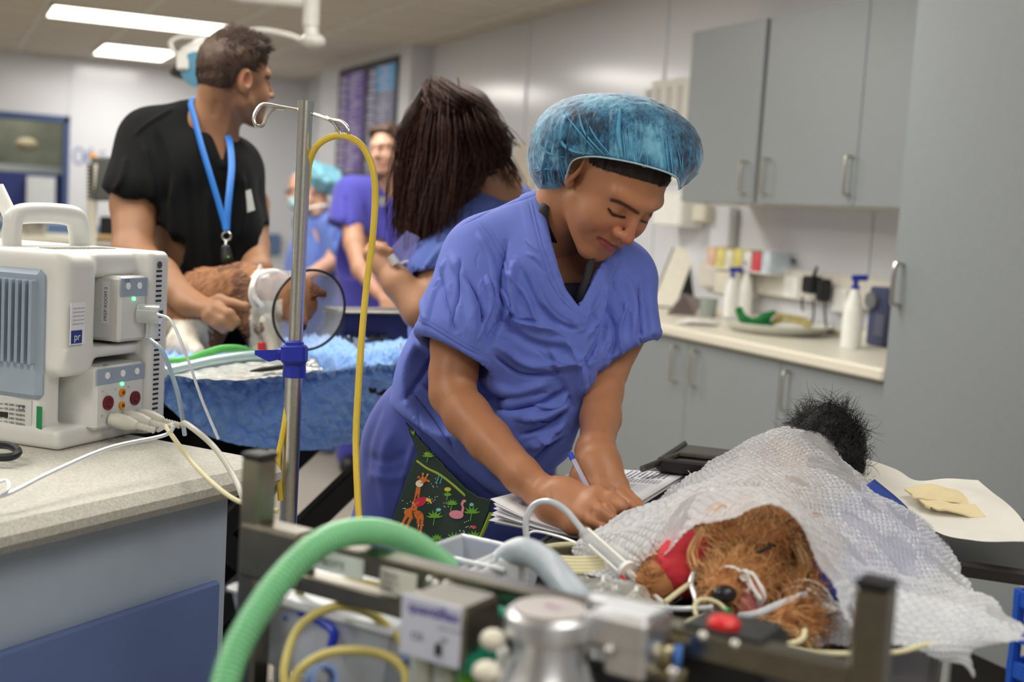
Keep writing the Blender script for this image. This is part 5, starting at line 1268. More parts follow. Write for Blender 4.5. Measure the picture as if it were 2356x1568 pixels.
# ragged near edge hanging down at the lower right
m_wrap = mat('bubble_wrap', (240, 243, 248), .10, noise=(90, .06), alpha=1., spec=.6, bump=(700, .3, .0008))
nt = m_wrap.node_tree; pb = nt.nodes['Principled BSDF']; out = nt.nodes['Material Output']
tl_ = nt.nodes.new('ShaderNodeBsdfTranslucent'); tl_.inputs[0].default_value = (.8, .83, .88, 1); tp = nt.nodes.new('ShaderNodeBsdfTransparent'); mx1 = nt.nodes.new('ShaderNodeMixShader'); mx2 = nt.nodes.new('ShaderNodeMixShader')
mx1.inputs[0].default_value = .35; nt.links.new(pb.outputs[0], mx1.inputs[1]); nt.links.new(tl_.outputs[0], mx1.inputs[2])
at = nt.nodes.new('ShaderNodeAttribute'); at.attribute_name = 'tint'; nt.links.new(at.outputs['Fac'], mx2.inputs[0])
nt.links.new(mx1.outputs[0], mx2.inputs[1]); nt.links.new(tp.outputs[0], mx2.inputs[2]); nt.links.new(mx2.outputs[0], out.inputs[0])
bw = raw('bubble_wrap', V, Q, m_wrap, None); clear = np.where(hgt.ravel() > .0012, .14, .28); set_tint(bw, np.repeat(clear[:, None], 3, 1))
tag(bw, 'large sheet of clear bubble wrap draped like a tent over the sleeping dog', 'bubble wrap')
def scrap(ctrl, nu, nv, label, pit=.0095, m=None, name='bubble_wrap', bub=.0024):
    G = sheet_mesh([[P(*p) for p in r] for r in ctrl], nu, nv); a, b = G.shape[:2]; Q = grid_faces(a, b); V = G.reshape(-1, 3)
    V = V+normals(V, Q)*(vnoise(V*25, 4)*.005+vnoise(V*60, 5)*.002)[:, None]; G3 = V.reshape(a, b, 3)
    su = np.r_[0, np.cumsum(np.linalg.norm(np.diff(G3[:, b//2], axis=0), axis=1))]; sv = np.r_[0, np.cumsum(np.linalg.norm(np.diff(G3[a//2], axis=0), axis=1))]
    U_, W_ = np.meshgrid(su, sv, indexing='ij'); rw = np.round(U_/(pit*.866)); of = (rw % 2)*.5*pit; r_ = np.hypot(U_-rw*pit*.866, W_-of-np.round((W_-of)/pit)*pit)/(pit*.46); h_ = np.sqrt(np.clip(1-r_**2, 0, 1))*bub
    N = normals(V, Q); N = -N if (N[len(N)//2]@(V[len(N)//2]-CC)) > 0 else N; V = V+N*h_.ravel()[:, None]
    o = raw(name, V, Q, m or m_wrap, None); 
    if m is None: set_tint(o, np.repeat(np.where(h_.ravel() > .001, .14, .28)[:, None], 3, 1))
    tag(o, label, 'bubble wrap'); return o
scrap([[(2000, 1330, 1.34), (2120, 1370, 1.33), (2250, 1400, 1.33), (2356, 1470, 1.33)], [(1960, 1400, 1.30), (2100, 1440, 1.29), (2230, 1450, 1.29), (2345, 1475, 1.30)], [(2075, 1485, 1.27), (2130, 1490, 1.27), (2190, 1490, 1.27), (2240, 1490, 1.28)], [(2150, 1500, 1.27), (2185, 1520, 1.27), (2215, 1530, 1.27), (2245, 1560, 1.28)]], 120, 120, 'torn corner of bubble wrap hanging off the near right edge of the table')
scrap([[(1345, 1285, 1.535), (1420, 1285, 1.53), (1500, 1310, 1.50)], [(1340, 1310, 1.52), (1420, 1320, 1.50), (1490, 1340, 1.47)], [(1345, 1322, 1.505), (1415, 1342, 1.48), (1470, 1355, 1.46)]], 60, 90, 'small curled flap of bubble wrap left of the bandaged paw')
scrap([[(1868, 1345, 1.40), (1920, 1380, 1.38), (1990, 1440, 1.33)], [(1850, 1400, 1.37), (1890, 1430, 1.355), (1950, 1480, 1.32)], [(1845, 1480, 1.33), (1870, 1490, 1.33), (1905, 1480, 1.33)]], 60, 60, 'crumpled bubble wrap wad beside the right-hand paw')
# blue pad
m_pad = mat('pad_blue', (36, 66, 158), .6, noise=(20, .1))
G = sheet_mesh([[P(*p) for p in r] for r in [[(2005, 1105, 1.86), (2080, 1170, 1.80), (2180, 1290, 1.66)], [(1880, 1200, 1.62), (1960, 1300, 1.52), (2060, 1400, 1.42)], [(1845, 1262, 1.50), (1890, 1340, 1.42), (1958, 1412, 1.36)]]], 24, 24)
V = G.reshape(-1, 3); Q = grid_faces(*G.shape[:2]); o = raw('blue_pad', V-CU*.006, Q, m_pad, None); sm = o.modifiers.new('thick', 'SOLIDIFY'); sm.thickness = .01
tag(o, 'blue padded blanket showing between the dog and the bubble wrap on the right', 'blanket')

# ---- white drape with swabs at the right
m_drape = mat('white_drape', (226, 224, 216), .85, noise=(30, .03), bump=(500, .1, .0006))
G = sheet_mesh([[P(*p) for p in r] for r in [[(1960, 1045, 2.0), (2060, 1075, 1.99), (2110, 1100, 1.96), (2180, 1098, 1.93), (2250, 1102, 1.90)], [(1990, 1110, 1.9), (2080, 1140, 1.87), (2160, 1150, 1.83), (2250, 1150, 1.80), (2310, 1160, 1.79)], [(2040, 1150, 1.84), (2130, 1190, 1.77), (2210, 1205, 1.73), (2300, 1210, 1.70), (2356, 1205, 1.70)], [(2080, 1170, 1.78), (2160, 1225, 1.70), (2240, 1240, 1.66), (2320, 1245, 1.63), (2390, 1255, 1.62)]]], 60, 80)
V = G.reshape(-1, 3); Q = grid_faces(*G.shape[:2]); V = V+normals(V, Q)*(vnoise(V*14, 3)*.006)[:, None]; V[:, 2] = np.maximum(V[:, 2], .885)
dr = raw('drape', V, Q, m_drape, None); tag(dr, 'creased white paper drape spread over the table edge at the right', 'drape')
for i, (ctr, lab) in enumerate((([[(2080, 1140, 1.86), (2130, 1132, 1.86), (2180, 1140, 1.84), (2240, 1158, 1.81)], [(2095, 1150, 1.84), (2140, 1152, 1.82), (2190, 1160, 1.80), (2245, 1170, 1.79)], [(2100, 1160, 1.82), (2140, 1166, 1.80), (2190, 1172, 1.79), (2235, 1178, 1.78)]], 'upper cream gauze swab lying on the white drape'),
                              ([[(2110, 1165, 1.82), (2150, 1168, 1.80), (2200, 1180, 1.78), (2240, 1182, 1.77)], [(2120, 1175, 1.80), (2170, 1185, 1.78), (2220, 1195, 1.76), (2255, 1197, 1.75)], [(2135, 1182, 1.79), (2175, 1195, 1.765), (2225, 1207, 1.745), (2268, 1212, 1.735)]], 'lower cream gauze swab lying on the white drape'))):
    G = sheet_mesh([[P(*p)+Z3*(.008+.003*i) for p in r] for r in ctr], 40, 40); V = G.reshape(-1, 3); Q = grid_faces(*G.shape[:2]); V = V+normals(V, Q)*(vnoise(V*60, 3+i)*.0025)[:, None]
    o = raw('gauze_swab', V, Q, mat('gauze', (228, 212, 170), .9, bump=(700, .4, .0008)), None); sm = o.modifiers.new('thick', 'SOLIDIFY'); sm.thickness = .003; tag(o, lab, 'swab', 'cream swabs')
G = sheet_mesh([[P(*p) for p in r] for r in [[(1582, 1080, 1.96), (1600, 1095, 1.94), (1640, 1092, 1.94)], [(1585, 1085, 1.95), (1608, 1102, 1.92), (1660, 1085, 1.93)], [(1605, 1105, 1.90), (1630, 1105, 1.9), (1680, 1080, 1.92)]]], 16, 16); V = G.reshape(-1, 3)
o = raw('tissue', V, grid_faces(*G.shape[:2]), m_tape, None); tag(o, 'torn white tissue corner sticking out beside the tray behind the papers', 'tissue')
G = sheet_mesh([[P(*p) for p in r] for r in [[(1875, 1375, 1.37), (1900, 1385, 1.37), (1930, 1400, 1.36)], [(1848, 1430, 1.35), (1880, 1430, 1.35), (1900, 1420, 1.35)], [(1850, 1480, 1.335), (1870, 1475, 1.335), (1890, 1465, 1.335)]]], 30, 24); V = G.reshape(-1, 3)
V = V+(vnoise(V*60)*.003)[:, None]*CF; o = raw('tissue', V, grid_faces(*G.shape[:2]), m_tape, None); tag(o, 'white tissue hanging over the right-hand paw', 'tissue')
# ---- tubes, leads and syringe on the table
m_cream = mat('cream_cable', (212, 206, 168), .45); m_clear = mat('clear_tube', (225, 228, 232), .12, trans=.35, alpha=.85); m_clrw = mat('milky_tube', (214, 220, 228), .25, trans=.25)
cable('breathing_tube', PS([(1600, 1310, 1.43), (1590, 1340, 1.42), (1600, 1370, 1.40), (1604, 1390, 1.39)]), .0035, m_clrw, 'short looped white tube between the red bandage and the dog muzzle')
cable('airway_tube', PS([(1700, 1418, 1.345), (1740, 1412, 1.34), (1790, 1392, 1.345), (1855, 1368, 1.36)]), .0045, mat('milky_tube', None), 'milky breathing tube running from the dog mouth towards the right')
cable('monitor_lead', PS([(1530, 1385, 1.385), (1560, 1362, 1.40), (1590, 1340, 1.42)]), .003, m_cream, 'cream lead running from the bandaged paw to the table front')
cable('monitor_lead', PS([(1680, 1412, 1.34), (1650, 1385, 1.35), (1615, 1378, 1.355), (1598, 1395, 1.35), (1610, 1425, 1.335), (1640, 1420, 1.33)]), .0024, m_cream, 'thin looping cream lead in front of the dog nose')
cable('monitor_lead', PS([(1500, 1395, 1.37), (1560, 1400, 1.36), (1620, 1398, 1.35), (1640, 1395, 1.35)]), .0028, m_clrw, 'pale straight lead lying in front of the dog')
cable('monitor_lead', PS([(1560, 1440, 1.31), (1600, 1420, 1.32), (1640, 1405, 1.34)]), .0024, m_cream, 'cream lead crossing in front of the dog near the red knob')
cable('monitor_lead', PS([(1720, 1452, 1.28), (1760, 1470, 1.27), (1810, 1480, 1.27), (1845, 1470, 1.28), (1852, 1450, 1.30)]), .003, m_cream, 'cream lead curling under the right-hand paw')
cable('monitor_lead', PS([(1800, 1485, 1.265), (1880, 1500, 1.26), (1960, 1503, 1.26), (2060, 1500, 1.26), (2120, 1485, 1.27), (2160, 1478, 1.28)]), .003, m_cream, 'long cream lead along the near edge of the table')
# coiled cream leads left of the wrap
b = MB(); rg = random.Random(5)
for k in range(5):
    c = P(1330, 1290, 1.56)+Z3*(.003*k); rx_, ry_ = .075-.006*k, .036-.003*k
    b.tube([c+CR*rx_*math.cos(a)+(unit(CF*[1, 1, 0]))*ry_*math.sin(a)*1.4 for a in np.linspace(0, 2*math.pi, 40, endpoint=False)], .0038, 8, close=True)
o = b.build('coiled_lead', m_cream, None); tag(o, 'cream monitor lead wound in a coil left of the bubble wrap', 'cable')
cable('fluid_line', PS([(1214, 1255, 1.60), (1210, 1200, 1.60), (1228, 1162, 1.60), (1262, 1153, 1.59), (1300, 1172, 1.58), (1345, 1225, 1.56)]), .0042, m_clrw, 'clear tube arching up in front of the papers to the syringe', n=12)
cable('fluid_line', PS([(1205, 1240, 1.66), (1230, 1222, 1.66), (1290, 1235, 1.63), (1330, 1250, 1.6)]), .0018, m_clrw, 'thin white line running under the papers')
sy = thing('syringe', 'clear syringe fixed to the tube, lying diagonally over the bubble wrap left of the dog', 'syringe', P(1400, 1270, 1.51))
a, c = P(1345, 1225, 1.55), P(1440, 1310, 1.48); d = unit(c-a)
MB().cyl(a, c, .0085, 18).build('barrel', mat('syringe_clear', (228, 232, 236), .08, trans=.4, alpha=.45), sy)
MB().cyl(a+CR*.004+CU*.005-CF*.006, c+CR*.004+CU*.005-CF*.006, .0024, 8).cyl(a-CR*.006-CU*.004+d*.02-CF*.006, c-CR*.006-CU*.004-CF*.006, .0018, 8).build('white_rib', m_white, sy)
MB().cyl(c, c+d*.006, .013, 16).cyl(c+d*.006, c+d*.03, .0045, 10).cyl(c+d*.03, c+d*.09, .003, 8).build('connector', m_white, sy)
MB().cyl(c+d*.034, c+d*.044, .006, 10).build('blue_collar', mat('pale_blue', (160, 178, 204), .4), sy)
MB().cyl(P(1428, 1323, 1.46), P(1440, 1336, 1.455), .002, 8).build('red_clip', mat('red_plastic', (205, 40, 48), .4), sy)
# crinkled clear film bag
G = sheet_mesh([[P(*p) for p in r] for r in [[(1320, 1325, 1.47), (1400, 1335, 1.46), (1480, 1355, 1.43), (1540, 1395, 1.39)], [(1330, 1350, 1.44), (1400, 1365, 1.42), (1470, 1385, 1.39), (1535, 1415, 1.36)], [(1350, 1375, 1.41), (1420, 1390, 1.38), (1480, 1410, 1.36), (1530, 1432, 1.34)]]], 60, 60)
V = G.reshape(-1, 3); Q = grid_faces(*G.shape[:2]); V = V+normals(V, Q)*(vnoise(V*45, 3)*.008+vnoise(V*110, 3)*.003)[:, None]
o = raw('film_bag', V, Q, mat('clear_film', (200, 202, 196), .06, alpha=.5, spec=1.), None); tag(o, 'crinkled clear plastic film bag in front of the bandaged paw', 'bag')
o = MB().cyl(P(1672, 1402, 1.33), P(1677, 1407, 1.325), .0032, 12).build('cap', mat('green_cap', (20, 140, 70), .4), None); tag(o, 'tiny green cap under the dog nose', 'cap')
# ================= lettering =================
def text(st, org, xa, ya, size, m, parent, name='lettering', bold=.0, align='LEFT'):
    cu = bpy.data.curves.new('t', 'FONT'); cu.body = st; cu.size = 1; cu.extrude = .004; cu.align_x = align; cu.offset = bold
    ob = bpy.data.objects.new('t', cu); COL.objects.link(ob); bpy.context.view_layer.update()
    me = bpy.data.meshes.new_from_object(ob.evaluated_get(bpy.context.evaluated_depsgraph_get())); bpy.data.objects.remove(ob)
    xa, ya = unit(xa), unit(ya); za = np.cross(xa, ya)
    V = np.array([v.co for v in me.vertices]); Fc = [tuple(p.vertices) for p in me.polygons]; bpy.data.meshes.remove(me)
    W_ = np.asarray(org)+size*(V[:, :1]*xa+V[:, 1:2]*ya+V[:, 2:]*za)
    return raw(name, W_, Fc, m, parent, False)
m_dkink = mat('dark_lettering', (50, 54, 66), .6); m_purink = mat('purple_lettering', (88, 70, 168), .6)
AXR = np.array([-E2, E1, Z3])
# ================= trolley frame of the anaesthetic machine, near foreground =================
fr = thing('machine_frame', 'stainless steel square-tube frame of the anaesthetic trolley in the near foreground', 'trolley', [.35, 1.0, 0])
A0 = onz(602, 1204, .985); A1 = onz(2012, 1540, .985); dR = unit(A1-A0); nR = np.array([-dR[1], dR[0], 0]); FX = np.array([dR, nR, Z3]); LR = np.linalg.norm(A1-A0)
postL = A0-dR*.006; postR = A1-dR*.004
m_rail = mat('rail_steel', (138, 134, 122), .28, 1., noise=(60, .08))
def post(p, zt, s_, lab=None):
    b = MB().box([p[0], p[1], (zt+.05)/2], (s_, s_, zt-.05), FX, .003).build('post', m_rail, fr); MB().box([p[0], p[1], zt+.002], (s_*1.03, s_*1.03, .006), FX, .002).build('end_cap', m_black, b)
post(postL, onz(620, 1060, 0)[2] if False else 1.05, .026); 
zr = CH-(1335-540)/2900*proj(postR[None])[2][0]
post(postR, zr, .026)
MB().box((A0+A1)/2-Z3*.011, (LR, .024, .022), FX, .002).build('upper_rail', m_rail, fr)
MB().box((A0+A1)/2-Z3*.045, (LR, .020, .018), FX, .002).build('lower_rail', m_rail, fr)
MB().box(A0+dR*.022-Z3*.025, (.075, .032, .055), FX, .004).build('corner_sleeve', m_rail, fr)
for zz_ in (.62, .12):
    MB().box([(A0[0]+A1[0])/2, (A0[1]+A1[1])/2, zz_], (LR, .02, .02), FX, .002).box(np.array([(A0[0]+A1[0])/2, (A0[1]+A1[1])/2, zz_])+nR*(-.30), (LR, .02, .02), FX, .002).build('cross_rail', m_rail, fr)
for p in (postL, postR): MB().box([p[0]-nR[0]*.3, p[1]-nR[1]*.3, .36], (.026, .026, .62), FX, .003).box([p[0]-nR[0]*.15, p[1]-nR[1]*.15, .12], (.02, .30, .02), FX, .002).build('rear_post', m_rail, fr)
for p in (postL, postR, postL-nR*.3, postR-nR*.3): MB().ell([p[0], p[1], .03], (.025, .025, .03)).build('castor', m_black, fr)
MB().box(np.array([(A0[0]+A1[0])/2, (A0[1]+A1[1])/2, .80])+nR*(-.0), (LR*1.0, .26, .012), FX, .003).build('shelf', m_tab, fr)
def rp(t, z=0, n=0): return A0+dR*t-Z3*z+nR*n                  # point on the rail: t metres from the left end
# rail face looks towards the camera side
face_n = nR if (nR@(CC-A0)) > 0 else -nR
def railt(x): 
    r = ray(x, 1300); a = np.array([[r[0], -dR[0]], [r[1], -dR[1]]]); return np.linalg.solve(a, A0[:2]-CC[:2])[1]
def plate(x0, x1, z0, z1, off, name, m, lab, cat):
    t0, t1 = railt(x0), railt(x1); c = A0+dR*(t0+t1)/2-Z3*(z0+z1)/2+face_n*off
    o = MB().box(c, (t1-t0, .0015, z1-z0), FX, .0006).build(name, m, None); tag(o, lab, cat); return o, A0+dR*t0-Z3*z1+face_n*(off+.0012), t1-t0
m_lab = mat('label_pale', (214, 226, 220), .5)
o, org, w_ = plate(692, 858, .0065, .026, .0135, 'label', m_lab, 'pale green printed label on the upper rail beneath the green hose', 'label')
text('DYNAMEDITE', org+dR*.006+Z3*.006, dR, Z3, .0095, m_dkink, o)
o, org, w_ = plate(897, 982, .008, .030, .0140, 'label', mat('label_white', (226, 226, 216), .5), 'small white inspection label on the upper rail left of the two screws', 'label')
for k in range(3): text(['TESTED', '12 03 19', 'PASS'][k], org+dR*.004+Z3*(.014-.006*k), dR, Z3, .005, m_dkink, o)
for i, x_ in enumerate((1018, 1057)):
    t_ = railt(x_); c = A0+dR*t_-Z3*.012+face_n*.013
    o = MB().lathe(c, face_n, [(.007, 0), (.007, .003), (.0045, .006), (0, .0065)], 16).build('screw', m_steel, None); tag(o, ['left of the two bright dome screws on the upper rail', 'right of the two bright dome screws on the upper rail'][i], 'screw', 'dome screws on the rail')
# ---- flow meter block
fm = thing('flow_meter', 'flow meter box with printed front plate and green flow tube hung on the front rail', 'flow meter', P(990, 1568, 1.02))
bc_ = P(1012, 1425, 1.04)
Pc = P(990, 1450, 1.0); wB = .060
c0 = Pc+Z3*.070-face_n*.0465
MB().box(c0-Z3*.072+face_n*.017, (wB, .056, .049), FX, .004).build('housing', m_rail, fm)
fp = MB().box(c0-Z3*.070+face_n*.0465, (wB*.97, .002, .050), FX, .001).build('front_plate', mat('plate_blue_white', (206, 212, 232), .4), fm)
org = c0-Z3*.070+face_n*.048-dR*wB*.46
text('quantiflex', org+dR*.006+Z3*.012, dR, Z3, .0125, m_purink, fp, bold=.02)
text('O2', org+dR*.010-Z3*.010, dR, Z3, .009, m_dkink, fp); text('AIR', org+dR*.038-Z3*.006, dR, Z3, .005, m_dkink, fp); text('MADE IN ENGLAND', org+dR*.036+Z3*.004, dR, Z3, .003, m_dkink, fp)
MB().cyl(org+dR*wB*.62-Z3*.012, org+dR*wB*.62-Z3*.017, .003, 8).box(org+dR*wB*.62-Z3*.010, (.005, .002, .004), FX).build('printed_mark', m_black, fp, False)
for i, (dx, m_) in enumerate(((-.024, mat('tube_glass', (220, 225, 215), .1, trans=.5)), (.0, mat('tube_glass', None)), (.022, mat('tube_green', (96, 170, 40), .2, trans=.2)))):
    MB().cyl(c0-Z3*.10+dR*dx+face_n*.02, c0-Z3*.22+dR*dx+face_n*.02, .0105, 16).build('flow_tube', m_, fm)
MB().box(c0-Z3*.16-face_n*.01, (wB, .04, .13), FX, .003).build('backplate', m_white, fm)
MB().box(c0-Z3*.228+face_n*.01, (wB, .08, .02), FX, .003).build('base_block', m_rail, fm)
# ---- vaporiser
vp = thing('vaporiser', 'silver vaporiser canister with round flat top in the centre foreground', 'vaporiser', P(1270, 1700, 1.0))
vb = P(1265, 1402, .97)
m_alu = mat('satin_aluminium', (226, 228, 232), .34, 1., noise=(80, .05))
MB().lathe(vb, (0, 0, -1), [(0, -.001), (.030, 0), (.034, .003), (.035, .006), (.035, .017), (.033, .019), (.028, .020), (.028, .034), (.040, .058), (.0415, .060), (.0415, .066), (.040, .068), (.043, .10), (.045, .16), (.045, .20), (0, .20)], 48).build('body', m_alu, vp)
MB().lathe(vb+Z3*.0005, (0, 0, 1), [(0, 0), (.0285, 0), (.0285, .0012), (0, .0012)], 40).build('top_label', mat('label_grey', (176, 170, 168), .4, noise=(30, .06)), vp)
text('Iso', vb+Z3*.0022-dR*.006, dR, face_n*-1, .012, mat('magenta_lettering', (176, 110, 160), .6), vp)
MB().lathe(vb-Z3*.105, (0, 0, -1), [(.0455, 0), (.0465, .001), (.0465, .02), (.0455, .021)], 40, cap=False).build('green_band', mat('band_green', (150, 186, 165), .4), vp)
for an in (0, 2.1, 4.2): MB().cyl(vb-Z3*.035+.032*(math.cos(an)*dR+math.sin(an)*nR), vb-Z3*.055+.040*(math.cos(an)*dR+math.sin(an)*nR), .003, 8).build('rib', m_alu, vp)
o = MB().lathe(P(1390, 1372, 1.02), (0, 0, -1), [(0, -.001), (.013, 0), (.014, .004), (.014, .014), (.010, .018), (.010, .05), (0, .05)], 28).build('silver_dial', m_alu, None); tag(o, 'small silver round knob just behind and right of the vaporiser', 'knob')
o = MB().box(P(1448, 1440, .97), (.05, .05, .028), FX, .004).box(P(1455, 1480, .96), (.035, .03, .05), FX, .004).build('silver_block', m_alu, None); tag(o, 'blurred silver valve block right of the vaporiser', 'valve block')
vl = thing('shutoff_valve', 'black valve block carrying the round red knob in front of the sleeping dog', 'valve', P(1670, 1568, 1.0))
MB().box(P(1680, 1540, 1.0), (.075, .06, .075), FX, .006).build('housing', m_black, vl); MB().cyl(P(1665, 1470, 1.0), P(1665, 1500, 1.0), .010, 16).build('stem', m_black, vl)
MB().lathe(P(1666, 1420, .99), (0, 0, -1), [(0, 0), (.010, 0), (.0125, .0025), (.0132, .007), (.0132, .017), (.0118, .020), (0, .020)], 32).build('red_knob', mat('knob_red', (214, 38, 40), .35), vl)
for i, (x_, y_) in enumerate(((1618, 1464), (1692, 1483))): MB().ell(P(x_, y_, .965), (.0045,)*3).build('bolt', m_steel, vl)
o = MB().cyl(P(1478, 1500, .98), P(1550, 1512, .97), .0095, 20).cyl(P(1500, 1540, .98), P(1580, 1556, .97), .006, 16).build('brass_fitting', mat('dull_brass', (178, 168, 136), .3, 1.), None); tag(o, 'dull brass pipe fitting right of the vaporiser', 'fitting')
o = MB().cyl(P(1551, 1512, .969), P(1568, 1514, .968), .0100, 20).build('blue_ring', mat('ring_blue', (70, 120, 200), .4), None); tag(o, 'light blue ring on the end of the brass fitting', 'ring')
for i, (x_, y_, d_, r_, lb) in enumerate(((1135, 1470, .96, .0105, 'large white knob left of the vaporiser'), (1120, 1545, .93, .011, 'white knob near the bottom edge left of the vaporiser'), (1402, 1494, .95, .0045, 'small shiny knob right of the vaporiser'), (1550, 1545, .9, .0045, 'tiny shiny knob under the brass fitting'))):
    o = MB().ell(P(x_, y_, d_), (r_, r_, r_*.75)).cyl(P(x_, y_, d_), P(x_, y_+22, d_), r_*.5, 10).build('control_knob', m_offw if r_ > .008 else m_steel, None); tag(o, lb, 'knob')
o = MB().box(P(1135, 1402, 1.06), (.022, .004, .008), FX, .001).build('connector_label', mat('teal_label', (60, 180, 150), .5), None); tag(o, 'short teal tag on the dark pipe left of the vaporiser', 'tag')
o = MB().cyl(P(1092, 1490, 1.03), P(1118, 1512, 1.01), .010, 16).box(P(1100, 1530, 1.0), (.02, .02, .015), FX, .003).build('teal_connector', mat('teal_plastic', (30, 150, 120), .4), None); tag(o, 'teal plastic connector in the clutter left of the vaporiser', 'connector')
o = MB().box(P(1120, 1425, 1.08), (.06, .05, .012), FX, .003).box(P(1105, 1470, 1.1), (.05, .04, .02), FX, .003).build('black_manifold', m_black, None); tag(o, 'black manifold block behind the knobs beside the flow meter', 'manifold')
o = MB().box(P(1400, 1610, 1.05), (.34, .10, .05), FX, .006).build('manifold_bar', m_black, None); tag(o, 'black bar under the vaporiser along the bottom of the picture', 'bar')
# back bar on the right behind the right post
# ---- hoses
def corrugated(name, pts, r, m, label, pitch=.0045, amp=.0011, n=16):
    sp_ = spline(PS(pts), 24); L_ = np.r_[0, np.cumsum(np.linalg.norm(np.diff(sp_, axis=0), axis=1))]; N_ = int(L_[-1]/pitch*6); t_ = np.linspace(0, L_[-1], N_)
    q = np.stack([np.interp(t_, L_, sp_[:, k]) for k in range(3)], 1); o = MB().tube(q, r+amp*np.sin(2*math.pi*t_/pitch), n).build(name, m, None, auto=3.); tag(o, label, 'hose'); return o
m_green = mat('hose_green', (138, 216, 158), .35, trans=.2)
corrugated('green_hose', [(500, 1640, 1.0), (545, 1490, 1.03), (640, 1340, 1.07), (745, 1245, 1.11), (850, 1222, 1.16), (950, 1250, 1.22), (1030, 1305, 1.28)], .0118, m_green, 'green corrugated breathing hose arching across the lower left foreground')
corrugated('clear_hose', [(1140, 1330, 1.40), (1165, 1285, 1.38), (1205, 1268, 1.34), (1255, 1292, 1.30), (1300, 1345, 1.25), (1335, 1388, 1.2)], .0142, mat('hose_clear', (200, 212, 222), .25, trans=.25), 'translucent white corrugated hose arching over the tubs in front of the table')
m_yel = mat('hose_yellow', (206, 192, 116), .4)
cable('gas_hose', PS([(655, 1400, 1.27), (700, 1355, 1.25), (790, 1335, 1.25), (880, 1348, 1.25), (940, 1370, 1.25)]), .0036, m_yel, 'pale yellow gas hose, short upper strand behind the lower rail', n=12)
cable('gas_hose', PS([(660, 1600, 1.14), (655, 1530, 1.15), (690, 1440, 1.17), (770, 1395, 1.18), (850, 1410, 1.18), (905, 1455, 1.17), (940, 1500, 1.16)]), .0042, m_yel, 'pale yellow gas hose rising in a tall loop between the left post and flow meter', n=12)
cable('gas_hose', PS([(668, 1600, 1.12), (690, 1540, 1.12), (760, 1500, 1.12), (860, 1500, 1.11), (920, 1530, 1.10), (930, 1580, 1.09), (850, 1620, 1.1)]), .0042, m_yel, 'pale yellow gas hose, lowest flat loop near the bottom edge', n=12)
o = MB().lathe(P(740, 1560, 1.08), camdir(.4, .3, .9), [(.009, -.012), (.012, -.012), (.012, .012), (.009, .012), (.009, -.012)], 28, cap=False).build('blue_collar', mat('collar_blue', (120, 150, 205), .4), None); tag(o, 'pale blue ring connector beside the yellow hose loops', 'connector')
o = MB().cyl(P(935, 1525, 1.12), P(950, 1480, 1.13), .007, 14).build('hose_end', mat('collar_blue', None), None); tag(o, 'pale blue hose end against the left side of the flow meter', 'connector')
# ---- tubs
def tub(c, sx, sy, h, label, ax=FX, m=None):
    t = thing('plastic_tub', label, 'tub', c); m = m or mat('tub_clear', (214, 222, 232), .12, trans=.3, alpha=.6); w = .0025
    c = np.array(c); b = MB(); b.box(c+Z3*w/2, (sx*.86, sy*.86, w), ax)
    for s_ in (-1, 1):
        for k, (ux, uy) in enumerate(((ax[0], ax[1]), (ax[1], ax[0]))):
            L1, L2 = (sx, sy) if k == 0 else (sy, sx)
            p = [c+ux*s_*L1*.43-uy*L2*.43, c+ux*s_*L1*.43+uy*L2*.43, c+ux*s_*L1*.5+uy*L2*.5+Z3*h, c+ux*s_*L1*.5-uy*L2*.5+Z3*h]; b.prism(p, -ux*s_*w)
    b.build('tub_wall', m, t, False); r = [c+ax[0]*sx*.51*a+ax[1]*sy*.51*b_+Z3*h for a, b_ in ((-1, -1), (1, -1), (1, 1), (-1, 1))]
    MB().tube(r, .003, 8, close=True).build('rim', mat('tub_rim', (225, 232, 240), .2, trans=.2), t); return t
tb1 = tub(P(1105, 1330, 1.42)-Z3*.02, .11, .085, .05, 'clear plastic tub between the patterned pouch and the clear hose')
MB().box(P(1150, 1258, 1.52), (.08, .010, .006), FX, .002).build('blue_clip', mat('clip_blue', (30, 60, 190), .4), tb1)
for i in range(3):
    G_ = MB().box(P(1100+i*18, 1300+i*6, 1.38-i*.01), (.07, .003, .012), np.array([camdir(.9, .35, -.2), CF, camdir(-.35, .9, 0)]), .001).build('sealed_packet', m_pap, None, False); tag(G_, 'white printed packet in the clear tub, number %s from the left' % ('one', 'two', 'three')[i] if False else ['nearest white packet standing in the clear tub', 'middle white packet standing in the clear tub', 'farthest white packet standing in the clear tub'][i], 'packet', 'packets in the tub')
tb2 = tub(P(800, 1500, 1.28)-Z3*.01, .20, .13, .07, 'clear plastic storage box with blue handle on the trolley shelf behind the yellow hoses')
MB().tube(spline(PS([(660, 1425, 1.24), (668, 1405, 1.24), (705, 1412, 1.225), (745, 1432, 1.21), (768, 1455, 1.20), (762, 1490, 1.20)]), 6), .0045, 8).build('carry_handle', mat('clip_blue', None), tb2)
MB().box(P(800, 1500, 1.28)+Z3*.062, (.205, .135, .006), FX, .002).build('lid', mat('tub_rim', None), tb2)
o = MB().box(P(1180, 1330, 1.36), (.03, .02, .045), FX, .003).build('carton', mat('carton_white', (218, 222, 226), .5), None); tag(o, 'small white labelled carton under the arch of the clear hose', 'carton')

